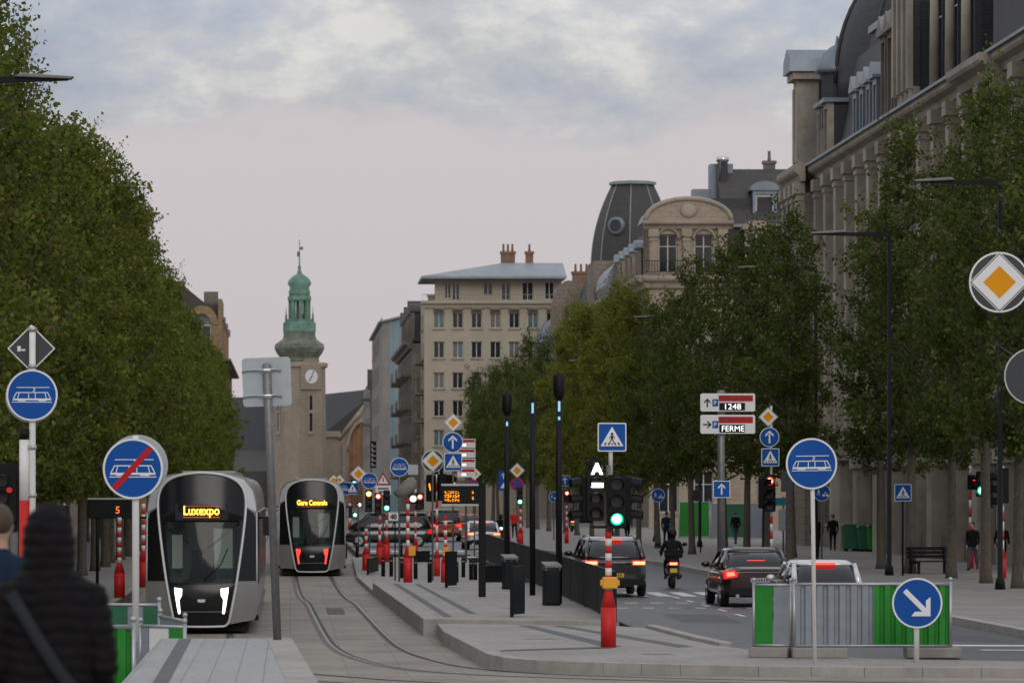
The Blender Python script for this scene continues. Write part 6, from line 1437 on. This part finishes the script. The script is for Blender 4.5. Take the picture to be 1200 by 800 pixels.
# ------------------------------------------------------------------ cars (nose points along +y)
def paint(name, c): return pm(name, c, .25, .35, var=.05, coat=.8)
M['paint_black'] = paint('black_car_paint', (.018,.018,.02)); M['paint_white'] = paint('white_car_paint', (.62,.62,.63))
M['paint_sky_sheen'] = paint('sky_sheen_car_paint', (.30,.31,.33)); M['paint_red'] = paint('rusty_red_paint', (.34,.055,.02)); M['paint_maroon'] = paint('dark_maroon_paint', (.03,.012,.014))
def car(name, lab, loc, rz, L=4.7, W=1.88, Ht=1.62, belt=1.02, paint_='paint_black', rear=(.12,.75), cab=(.2,2.9), roofk=.76, hood=.95, tails='bar', roofm=None, rails=False, plate_m='plate_y', deck=None, brake=True, tail_m='brake', van=False):
    t = thing(name, lab, 'car' if not van else 'van', loc, rz); y0, y1 = -L/2, L/2; hw = W/2
    def ring(y, zb, zt, w_, tap=.06):
        out = []
        for k in range(20):
            a = 2*math.pi*(k+.5)/20; ca, sa = math.cos(a), math.sin(a); e = .38
            xx = w_*math.copysign(abs(ca)**e, ca); zz = (zb+zt)/2+(zt-zb)/2*math.copysign(abs(sa)**e, sa)
            out.append((xx*(1-tap*max(0, (zz-(zb+zt)/2)/((zt-zb)/2+1e-6))), y, zz))
        return out
    dk = deck or belt
    st = [(y0, .42, dk*.86, hw*.80), (y0+.05, .36, dk*.93, hw*.90), (y0+.22, .30, dk*.985, hw*.975), (y0+.6, .26, dk, hw), (y0+1.4, .24, belt, hw), (0, .24, belt, hw*.985), (y1-1.5, .24, belt*.99, hw), (y1-.9, .24, hood*.98, hw*.99), (y1-.35, .26, hood*.88, hw*.94), (y1-.08, .32, hood*.78, hw*.84), (y1, .4, hood*.66, hw*.7)]
    mb = MB(); mb.rings([ring(*s_) for s_ in st]); body_ = mb.build('body', M[paint_], t)
    ya, yb2 = y0+cab[0], y0+cab[1]+.9; ra, rb_ = y0+rear[1], y0+cab[1]-.1
    def cring(z, a, b, w_):
        out = []
        for k in range(28):
            q = 2*math.pi*(k+.5)/28; c_, s_ = math.cos(q), math.sin(q); e = .34
            out.append((w_*math.copysign(abs(c_)**e, c_), (a+b)/2+(b-a)/2*math.copysign(abs(s_)**e, s_), z))
        return out
    zr = Ht-.10
    mb = MB(); mb.rings([cring(belt-.12, ya-.02, yb2+.02, hw*.93), cring(belt+.02, ya, yb2, hw*.91), cring(zr, ra, rb_, hw*roofk)], smooth=True); mb.build('windows', M['car_glass'], t)
    mb = MB(); mb.rings([cring(zr-.03, ra-.03, rb_+.05, hw*roofk+.025), cring(zr+.03, ra+.01, rb_, hw*roofk), cring(Ht-.015, ra+.12, rb_-.15, hw*roofk*.9), cring(Ht, ra+.35, rb_-.4, hw*roofk*.7)]); mb.build('roof', M[roofm or paint_], t)
    for s_ in (-1, 1):
        MB().tube([(s_*hw*.86, ya+.12, belt-.05), (s_*hw*(roofk+.02), ra+.08, zr)], [(.09,.05),(.055,.045)], 8).build('pillar', M[paint_], t)
        MB().tube([(s_*hw*.885, yb2-.12, belt-.05), (s_*hw*(roofk+.01), rb_-.03, zr)], .04, 8).build('pillar', M[paint_], t)
        MB().tube([(s_*hw*.918, (ya+yb2)/2-.1, belt), (s_*hw*(roofk+.012), (ra+rb_)/2, zr)], .035, 6).build('pillar', M[paint_], t)
        mb = MB(); mb.ell((s_*(hw+.1), yb2-.75, belt+.06), (.12,.07,.09), 10, 6); mb.box(min(s_*hw*.9,s_*(hw+.05)), max(s_*hw*.9,s_*(hw+.05)), yb2-.78, yb2-.72, belt-.02, belt+.03); mb.build('mirror', M[paint_], t)
        if rails: mb = MB(); mb.tube([(s_*hw*.70, ra+.15, Ht-.04),(s_*hw*.70, ra+.3, Ht+.035),(s_*hw*.70, rb_-.5, Ht+.035),(s_*hw*.70, rb_-.35, Ht-.04)], .022, 6); mb.build('roof_rail', M['chrome'], t)
        for yy, nm in ((y0+.82,'rear_wheel'), (y1-.92,'front_wheel')):
            r = .34 if Ht < 1.6 else .37
            mb = MB(); xa_ = s_*(hw-.22); xb_ = s_*(hw-.01)
            prof = [(xa_, r*.62), (xa_, r*.94), (xa_+s_*.03, r), (xb_-s_*.03, r), (xb_, r*.94), (xb_, r*.62)]
            mb.rings([[(p, yy+q*math.cos(2*math.pi*k/24), r+q*math.sin(2*math.pi*k/24)) for k in range(24)] for p, q in prof]); o = mb.build(nm, M['rubber'], t)
            mb = MB(); mb.cyl((xb_-s_*.04, yy, r), (xb_+s_*.004, yy, r), r*.6, n=20); 
            for k in range(5): a = k*1.2566; mb.tube([(xb_+s_*.008, yy, r), (xb_+s_*.008, yy+r*.58*math.cos(a), r+r*.58*math.sin(a))], .028, 5)
            mb.build('rim', M['alu'], o)
    # rear: lamps, plate, bumper, badge strip
    zt_ = dk*.80
    for s_ in (-1, 1):
        if tails == 'wide':
            mb = MB(); mb.box(min(s_*hw*.50,s_*hw*.93), max(s_*hw*.50,s_*hw*.93), y0-.03, y0+.22, zt_-.03, zt_+.13); o = mb.build('tail_light', M['tail'], t, bevel=.035)
            mb = MB(); mb.box(min(s_*hw*.54,s_*hw*.90), max(s_*hw*.54,s_*hw*.90), y0-.045, y0-.031, zt_+.005, zt_+.095); mb.build('brake_lamp', M['brake_core'], o, bevel=.01)
        else:
            mb = MB(); mb.pxz([(s_*hw*a, zt_+c) for a, c in ((.62,-.06),(.96,-.12),(.985,.10),(.70,.12),(.60,.04))], y0-.025, y0+.30); o = mb.build('tail_light', M['tail'], t)
            mb = MB(); mb.pxz([(s_*hw*a, zt_+c) for a, c in ((.68,-.02),(.90,-.05),(.92,.06),(.72,.075))], y0-.04, y0-.026); mb.build('brake_lamp', M['brake_red' if brake else tail_m], o)
    if brake: mb = MB(); mb.box(-.24,.24, ra-.06 if deck is None else ya+.28, ra+.02 if deck is None else ya+.34, (zr+.0 if deck is None else belt+.14), (zr+.035 if deck is None else belt+.19)); mb.build('high_brake_light', M['brake'], t)
    mb = MB(); mb.box(-.26,.26,y0-.035,y0+.05,zt_-.20 if deck else zt_-.36, zt_-.09 if deck else zt_-.25); pl = mb.build('number_plate', M[plate_m], t)
    mb = MB(); zp = zt_-.20 if deck else zt_-.36
    for k in range(6): mb.box(-.2+k*.07,-.16+k*.07,y0-.039,y0-.0355,zp+.025,zp+.085)
    mb.build('plate_characters', M['symbol_black'], pl)
    mb = MB(); mb.rings([ring(y0-.015,.30,.52,hw*.86), ring(y0+.08,.26,.53,hw*.955), ring(y0+.28,.26,.53,hw*.985)]); mb.build('rear_bumper', M['black'], t)
    mb = MB(); mb.box(-hw*.55,hw*.55,y0-.03,y0+.03,zt_+.16 if deck else zt_+.02, zt_+.185 if deck else zt_+.045); mb.build('trim_strip', M['chrome' if deck else 'dark_metal'], t)
    for s_ in (-.5,.5): mb = MB(); mb.cyl((s_*W*.62,y0-.03,.30),(s_*W*.62,y0+.12,.30),.05); mb.build('exhaust', M['chrome'], t)
    for s_ in (-1, 1): mb = MB(); mb.ell((s_*hw*.68,y1-.2,hood*.68),(.2,.12,.08),10,6); mb.build('headlight', M['chrome'], t)
    return t
RZ = -.05
c = car('suv_car', 'black SUV with pale roof and broad lit tail lights, behind the banded signal post', (X(718,124), 124+2.3, RZ), R(1.5), 4.75, 1.93, 1.74, 1.17, 'paint_black', roofm='paint_sky_sheen', rails=True, tails='wide', rear=(.1,.62), cab=(.06,3.0), roofk=.75, hood=.98)  # pale roof colour stands in for sky reflected on the black roof
text('PORSCHE', .085, M['chrome'], c, (0, -2.375-.05, 1.0), width=.6)
car('saloon_car', 'dark maroon saloon with lit brake lights, left of the white hatchback', (X(889,113), 113+2.4, RZ), R(1.0), 4.9, 1.97, 1.57, 1.04, 'paint_maroon', deck=1.08, rear=(.5,1.35), cab=(.65,3.1), roofk=.72, hood=.95, plate_m='plate_w')
car('hatchback_car', 'white hatchback with a red high brake light, half hidden by the site barrier', (X(968,100), 100+2.0, RZ), R(1.0), 4.1, 1.78, 1.46, .93, 'paint_white', rear=(.05,.5), cab=(.05,2.5), roofk=.78, hood=.92)
car('small_white_car', 'white car with glowing pinkish tail lights driving away in the middle distance', (X(565.5,222), 222+2.1, RZ), R(2), 4.3, 1.84, 1.5, .96, 'paint_white', rear=(.15,.85), cab=(.2,2.7), roofk=.74, hood=.92, tails='wide')
car('red_van', 'rusty red van with dark rear glass and yellow plate, below the info display', (X(523,258), 258+2.3, RZ), 0, 4.6, 1.9, 1.95, 1.18, 'paint_red', rear=(.05,.3), cab=(.03,3.1), roofk=.84, hood=1.05, tails='bar', brake=False, roofm='paint_black', van=True)
car('black_van', 'black people carrier crossing side-on between the second tram and the tan wrapped post', (X(454,236), 236, RZ-.05), R(90), 5.0, 1.95, 1.95, 1.08, 'paint_black', rear=(.1,.35), cab=(.05,3.75), roofk=.84, hood=1.02, brake=False, van=True)
car('red_car', 'small red car between the red van and the white car, mostly hidden', (X(549,285), 287, RZ), 0, 4.0, 1.75, 1.5, .95, 'paint_red', brake=False)
car('dark_car', 'dark parked car left of the red van, partly hidden', (X(494,275), 277, RZ), 0, 4.2, 1.78, 1.5, .95, 'paint_black', brake=False)
# ------------------------------------------------------------------ two-wheelers
def scooter(lab, loc, rz=0, front_lit=False, s_=1.0, body_m='paint_maroon'):
    t = thing('motor_scooter', lab, 'scooter', loc, rz)
    for yy, nm in ((-.55,'rear_wheel'), (.68,'front_wheel')):
        mb = MB(); prof = [(-.06,.17),(-.065,.24),(0,.275),(.065,.24),(.06,.17)]; mb.rings([[(p, yy+q*math.cos(2*math.pi*k/22), .275+q*math.sin(2*math.pi*k/22)) for k in range(22)] for p, q in prof]); o = mb.build(nm, M['rubber'], t)
        mb = MB(); mb.cyl((-.05,yy,.275),(.05,yy,.275),.165,n=18); mb.build('rim', M['dark_metal'], o)
    mb = MB(); mb.rings([[(w_*math.cos(2*math.pi*k/16), y_, zc+h_*math.sin(2*math.pi*k/16)) for k in range(16)] for y_, zc, w_, h_ in ((-.86,.66,.06,.05),(-.78,.63,.15,.13),(-.5,.58,.2,.18),(-.1,.55,.19,.19),(.05,.42,.17,.1),(.35,.36,.17,.08),(.45,.55,.17,.2),(.52,.85,.13,.12))]); mb.build('body', M[body_m], t)
    mb = MB(); mb.rings([[(w_*math.cos(2*math.pi*k/14), y_, .80+.06*math.sin(2*math.pi*k/14)) for k in range(14)] for y_, w_ in ((-.8,.1),(-.7,.15),(-.2,.15),(.1,.1))]); mb.build('seat', M['black'], t)
    mb = MB(); mb.tube([(0,.68,.275),(0,.52,.9),(0,.46,1.02)], .03, 8); mb.tube([(-.36,.36,1.03),(-.2,.44,1.06),(.2,.44,1.06),(.36,.36,1.03)], .017, 8); mb.build('handlebar', M['dark_metal'], t)
    for q in (-1,1): mb = MB(); mb.ell((q*.38,.42,1.24),(.08,.025,.055),10,6); mb.tube([(q*.27,.42,1.05),(q*.37,.42,1.2)], .009, 5); mb.build('mirror', M['black'], t)
    mb = MB(); mb.box(-.13,.13,-.9,-.8,.66,.76); o = mb.build('tail_light', M['tail'], t, bevel=.02); mb = MB(); mb.box(-.10,.10,-.915,-.901,.68,.74); mb.build('brake_lamp', M['brake_core'], o)
    mb = MB(); mb.box(-.10,.10,-.90,-.88,.46,.58); mb.build('number_plate', M['plate_y'], t)
    mb = MB(); mb.pyz([(-.86,.50),(-.70,.57),(-.70,.54),(-.88,.40)], -.09, .09); mb.build('mudguard', M['black'], t)
    mb = MB(); mb.ell((0,.62,.86),(.09,.06,.08),12,7); mb.build('headlight', M['head'] if front_lit else M['glass'], t)
    mb = MB(); mb.tube([(.17,-.2,.3),(.19,-.75,.36)], [.05,.065], 10); mb.build('exhaust', M['dark_metal'], t)
    return t
SC = (X(790,134), 134+.8, RZ); scs = scooter('motor scooter with a red tail light and yellow plate, between the SUV and the saloon', SC, R(-2))
scs.scale = (1.12,)*3
S2 = (X(587,250), 250, RZ); scooter('distant scooter with a bright white headlight beside the white car', S2, R(178), True, body_m='paint_black')
S3 = (X(671,300), 300.8, .12); scooter('distant scooter with a small red tail light behind the green tram signals', S3, 0, body_m='paint_black')
# ------------------------------------------------------------------ people: closed limbs and trunk fused into one continuous skin
def loft(mb, st, n=18, m=0):   # st: (x,y,z,rx,ry)
    mb.rings([[(x+rx*math.cos(2*math.pi*k/n), y+ry*math.sin(2*math.pi*k/n), z) for k in range(n)] for x, y, z, rx, ry in st])
def fuse(name, mb, vs, mats, pick, parent, smooth_it=4, post=None):
    me0 = mb.mesh('tmp', mats[0]); o = bpy.data.objects.new('tmp', me0); COL.objects.link(o)
    r = o.modifiers.new('r', 'REMESH'); r.mode = 'VOXEL'; r.voxel_size = vs
    s_ = o.modifiers.new('s', 'SMOOTH'); s_.factor = .5; s_.iterations = smooth_it
    dg = bpy.context.evaluated_depsgraph_get(); dg.update()
    me = bpy.data.meshes.new_from_object(o.evaluated_get(dg)); bpy.data.objects.remove(o); me.name = name
    me.materials.clear()
    for m in mats: me.materials.append(m)
    if post:
        for v in me.vertices: v.co = post(v.co.copy(), v.normal.copy())
        me.update()
    for p in me.polygons: p.use_smooth = True; p.material_index = pick(p.center)
    return link(name, me, parent)
def hand(mb, w, d, side):
    """palm and five curled fingers from the wrist w along direction d"""
    w, d = Vector(w), Vector(d).normalized(); a = d.orthogonal().normalized(); a = Vector((0,1,0)) - d*d.dot(Vector((0,1,0))); a.normalize(); b = d.cross(a)*side
    mb.tube([w-d*.02, w+d*.03, w+d*.085], [(.032,.022),(.042,.022),(.04,.018)], 10)
    for k, L in enumerate((.068,.08,.076,.058)):
        p = w+d*.08+a*(.030-.02*k); mb.tube([p-d*.02, p+d*L*.5+b*.006, p+d*L*.95+b*.028], [.0105,.0095,.008], 7)
    mb.tube([w+d*.02+a*.03, w+d*.055+a*.058, w+d*.09+a*.062+b*.015], [.0125,.011,.009], 7)
def person(lab, loc, rz, pose='walk', coat='cloth_black', legs='cloth_dark', hair='hair', helmet=False, k=1.0, stride=.2, shoe='shoe', grp=None, vs=.014):
    t = thing('person', lab, 'person', loc, rz, grp); t.scale = (k,k,k); mb = MB()
    sit = pose == 'ride'
    hz = .82 if sit else .93; dz = hz-.93; lean = .10 if sit else .02
    Y = lambda z: lean*max(0, (z-hz))/.6*1.0
    tz = lambda z: z+dz
    loft(mb, [(0,Y(tz(z)),tz(z),rx,ry) for z, rx, ry in ((.84,.13,.10),(.92,.172,.118),(1.02,.165,.115),(1.14,.165,.115),(1.28,.19,.125),(1.38,.205,.12),(1.44,.17,.10),(1.475,.085,.07),(1.50,.058,.058),(1.57,.055,.055))])
    hx, hy, hz_ = 0, Y(tz(1.64))+.015, tz(1.645)
    mb.ell((hx,hy,hz_),(.078,.098,.118),16,11); mb.ell((hx,hy+.03,hz_-.06),(.055,.06,.055),12,8); mb.tube([(hx,hy+.088,hz_+.015),(hx,hy+.116,hz_-.022),(hx,hy+.095,hz_-.035)], [.008,.015,.011], 7)
    for s_ in (-1,1): mb.ell((hx+s_*.079,hy-.005,hz_-.005),(.012,.022,.032),8,6)
    for s_ in (-1,1):
        sh = Vector((s_*.19, Y(tz(1.40)), tz(1.40)))
        if sit: el = sh+Vector((s_*.10,.14,-.25)); wr = sh+Vector((s_*.10,.40,-.34))
        else:
            sw = -s_*stride*.55; el = sh+Vector((s_*.055,sw*.5-.03,-.29)); wr = el+Vector((-s_*.01,sw*.5+.09,-.23))
        mb.tube([sh+Vector((-s_*.05,0,.01)), sh, (sh+el)/2, el, (el+wr)/2, wr], [.062,.064,.056,.046,.044,.032], 12); hand(mb, wr, wr-el, s_)
        if sit: hp = Vector((s_*.10,.0,.82)); kn = Vector((s_*.17,.36,.74)); an = Vector((s_*.17,.28,.34))
        else:
            f = s_*stride; hp = Vector((s_*.092,0,.92)); kn = Vector((s_*.095,f*.62+.03,.50)); an = Vector((s_*.10,f*1.05-.02,.09+(max(0,-f)*.32)))
        mb.tube([hp+Vector((0,0,.03)), hp-(hp-kn)*.25, (hp+kn)/2, kn, kn+(an-kn)*.35, an], [.088,.092,.078,.060,.058,.042], 13)
        ft = an+Vector((s_*.02,.13,-.055 if not (not sit and f < 0) else -.075)); mb.tube([an+Vector((0,-.06,-.045)), an+Vector((0,0,-.035)), an+Vector((s_*.01,.07,-.05)), ft], [(.04,.04),(.045,.05),(.045,.038),(.038,.026)], 10)
    zh, zc = tz(1.50), tz(.86)
    def pick(c):
        if c.z > zh and not helmet: return 2
        if abs(c.x) > .2 and c.z < tz(.93) and not sit: return 2
        if sit and c.y > .40 and c.z > tz(.93): return 2
        if c.z < (.10 if not sit else .40): return 3
        if c.z < zc: return 1
        return 0
    bd = fuse('body', mb, vs, [M[coat], M[legs], M['skin'], M[shoe]], pick, t)
    hb = MB()
    if helmet: hb.ell((hx,hy,hz_+.02),(.135,.155,.15),18,12); hb.build('helmet', M['black'], t); hb = MB(); hb.ell((hx,hy+.035,hz_+.01),(.118,.135,.06),16,8); hb.build('visor', M['car_glass'], t)
    else:
        hb.ell((hx,hy-.02,hz_+.03),(.09,.105,.105),16,10); hb.build('hair', M[hair], t)
        eb = MB()
        for s_ in (-1,1): eb.ell((hx+s_*.03,hy+.091,hz_+.008),(.011,.008,.007),8,5)
        eb.build('eyes', M['symbol_black'], t); lb = MB(); lb.ell((hx,hy+.094,hz_-.058),(.022,.008,.006),8,5); lb.build('lips', M['red_sign'], t)
    return t
PZ = .12
def at(px, pyb, z=PZ): x, y, _ = base(px, pyb, z); return (x, y, z)
person('helmeted rider in black riding the scooter with the yellow plate', (SC[0], SC[1]-.12, SC[2]), R(-2), 'ride', helmet=True, k=1.12)
mb = MB()
t = thing('delivery_bag', 'dark bag strapped behind the scooter rider', 'bag', (SC[0], SC[1]-.56, SC[2]+.97)); mb.pxz([(a, c+.13) for a, c in rrect(.28,.13,.06)], -.16,.12); mb.build('bag_body', M['cloth_black'], t, bevel=.03); mb = MB(); mb.box(-.27,.27,-.175,-.161,.11,.15); mb.build('bag_flap', M['cloth_navy'], t)
person('distant rider with headlight on, beside the white car', (S2[0], S2[1]+.12, S2[2]), R(178), 'ride', helmet=True, vs=.02)
person('distant rider on the scooter behind the green tram signals', (S3[0], S3[1]-.12, S3[2]), 0, 'ride', helmet=True, vs=.02)
person('man in black walking away past the green containers under the palace', at(976,645), R(-4), coat='cloth_black', legs='cloth_dark', stride=.1)
person('tall dark figure half hidden by the trunk beside the walking man', at(957,652), R(10), coat='cloth_black', legs='cloth_dark', stride=.12, k=1.04)
person('person in dark coat and blue jeans beside a trunk near the green signal', at(1140,668), R(150), coat='cloth_black', legs='jeans', stride=.16)
person('person in black jacket facing the camera near the right edge', at(1174,667), R(178), coat='cloth_black', legs='cloth_dark', stride=.14, shoe='post_red')
person('person in navy jacket standing behind the scooter rider', at(781,640), R(-20), coat='cloth_navy', legs='cloth_dark', stride=.05, k=1.04)
person('small distant pedestrian in red by the far striped posts', (X(603,262),262,PZ), R(170), coat='post_red', legs='cloth_dark', stride=.12, vs=.02)
person('small distant pedestrian in dark clothes left of the blue foot and cycle disc', (X(735,235),235,PZ), R(190), coat='cloth_dark', legs='cloth_dark', stride=.15, vs=.02)
person('distant pedestrian in dark clothes right of the green container fence', (X(862,232),232,PZ), R(20), coat='cloth_black', legs='jeans', stride=.15, vs=.02)
person('distant pedestrian in dark clothes among the central signals', (X(500,262),262,-.05), R(185), coat='cloth_dark', legs='cloth_dark', stride=.12, vs=.02)

for tx, ty, tl in ((-2.08, 100, 'driver of the first tram sitting behind the windscreen'), (.86, 167, 'driver of the second tram sitting behind the windscreen')):
    person(tl, (tx, ty+1.72, T(ty)+.24), R(180), 'ride', coat='cloth_navy', vs=.018)
# the two people close to the camera, seen from behind
y = 19.0; z0 = Zn(y); x = X(57, y)
t = thing('person', 'person in a dark quilted hooded jacket seen from behind, with a strap across the back', 'person', (x, y, z0), R(3)); mb = MB()
loft(mb, [(0,0,z,rx,ry) for z, rx, ry in ((.70,.18,.15),(.80,.20,.165),(.95,.205,.165),(1.10,.205,.165),(1.22,.21,.165),(1.32,.212,.16),(1.385,.185,.15),(1.43,.135,.13),(1.46,.11,.12))], 24)
loft(mb, [(.0,dy,z,rx,ry) for z, rx, ry, dy in ((1.36,.13,.14,.0),(1.42,.12,.14,.0),(1.48,.113,.138,.005),(1.55,.111,.14,.01),(1.62,.107,.135,.012),(1.68,.092,.118,.015),(1.725,.064,.085,.02),(1.745,.03,.04,.02))], 22)
mb.ell((0,.09,1.57),(.075,.075,.105),14,9); mb.tube([(0,.155,1.59),(0,.185,1.555),(0,.165,1.54)], [.01,.016,.012], 7)
for s_ in (-1,1):
    sh = Vector((s_*.185,0,1.33)); el = Vector((s_*.238,-.03,1.03)); wr = Vector((s_*.205,.16,.86))
    mb.tube([sh+Vector((-s_*.07,0,.02)), sh, (sh+el)/2, el, (el+wr)/2, wr], [.075,.078,.077,.068,.062,.05], 14); hand(mb, wr, Vector((-s_*.3,.8,-.4)), s_)
    f = s_*.16; hp = Vector((s_*.1,0,.86)); kn = Vector((s_*.105,f*.5+.03,.48)); an = Vector((s_*.11,f-.02,.09))
    mb.tube([hp, hp-(hp-kn)*.3, (hp+kn)/2, kn, (kn+an)/2, an], [.1,.098,.085,.066,.06,.046], 13); mb.tube([an+Vector((0,-.06,-.045)), an+Vector((0,0,-.035)), an+Vector((0,.08,-.05)), an+Vector((0,.16,-.06))], [(.042,.04),(.047,.05),(.047,.038),(.038,.024)], 10)
def quilt(c, n):
    q = 1.0 if c.z > .72 and not (c.y > .11 and 1.46 < c.z < 1.7 and abs(c.x) < .075) else 0
    ph = (c.z + .012*math.sin(c.x*17+c.z*3) + .006*math.sin(c.y*31))/(.062 if c.z < 1.40 else .052); b = abs(math.sin(math.pi*ph))**.55
    return c + n*(q*(.017*b-.006 + .004*math.sin(c.x*47+c.z*21)*math.sin(c.z*61)))
def pick(c):
    if c.y > .125 and 1.47 < c.z < 1.68 and abs(c.x) < .072: return 2
    if c.z < .11: return 3
    return 1 if c.z < .715 else 0
fuse('body', mb, .010, [M['puffer'], M['cloth_dark'], M['skin'], M['shoe']], pick, t, 3, quilt)
mb = MB(); mb.tube([(-.17,-.165,1.36),(-.12,-.185,1.28),(-.05,-.20,1.16),(.04,-.205,1.02),(.13,-.195,.90),(.20,-.165,.80)], [(.030,.008)]*6, 8); mb.build('bag_strap', M['strap'], t)
mb = MB(); mb.rings([[(.285+w_*math.cos(2*math.pi*k/14), -.06+.055*math.sin(2*math.pi*k/14), z) for k in range(14)] for z, w_ in ((.52,.10),(.54,.13),(.7,.135),(.78,.11))]); mb.build('shoulder_bag', M['cloth_black'], t)
y = 26.5; z0 = Zn(y); x = X(-2, y)
t2 = person('brown haired person in a navy jacket at the left edge, seen from behind', (x, y, z0), R(-6), coat='cloth_navy', legs='jeans', k=1.02, stride=.12)
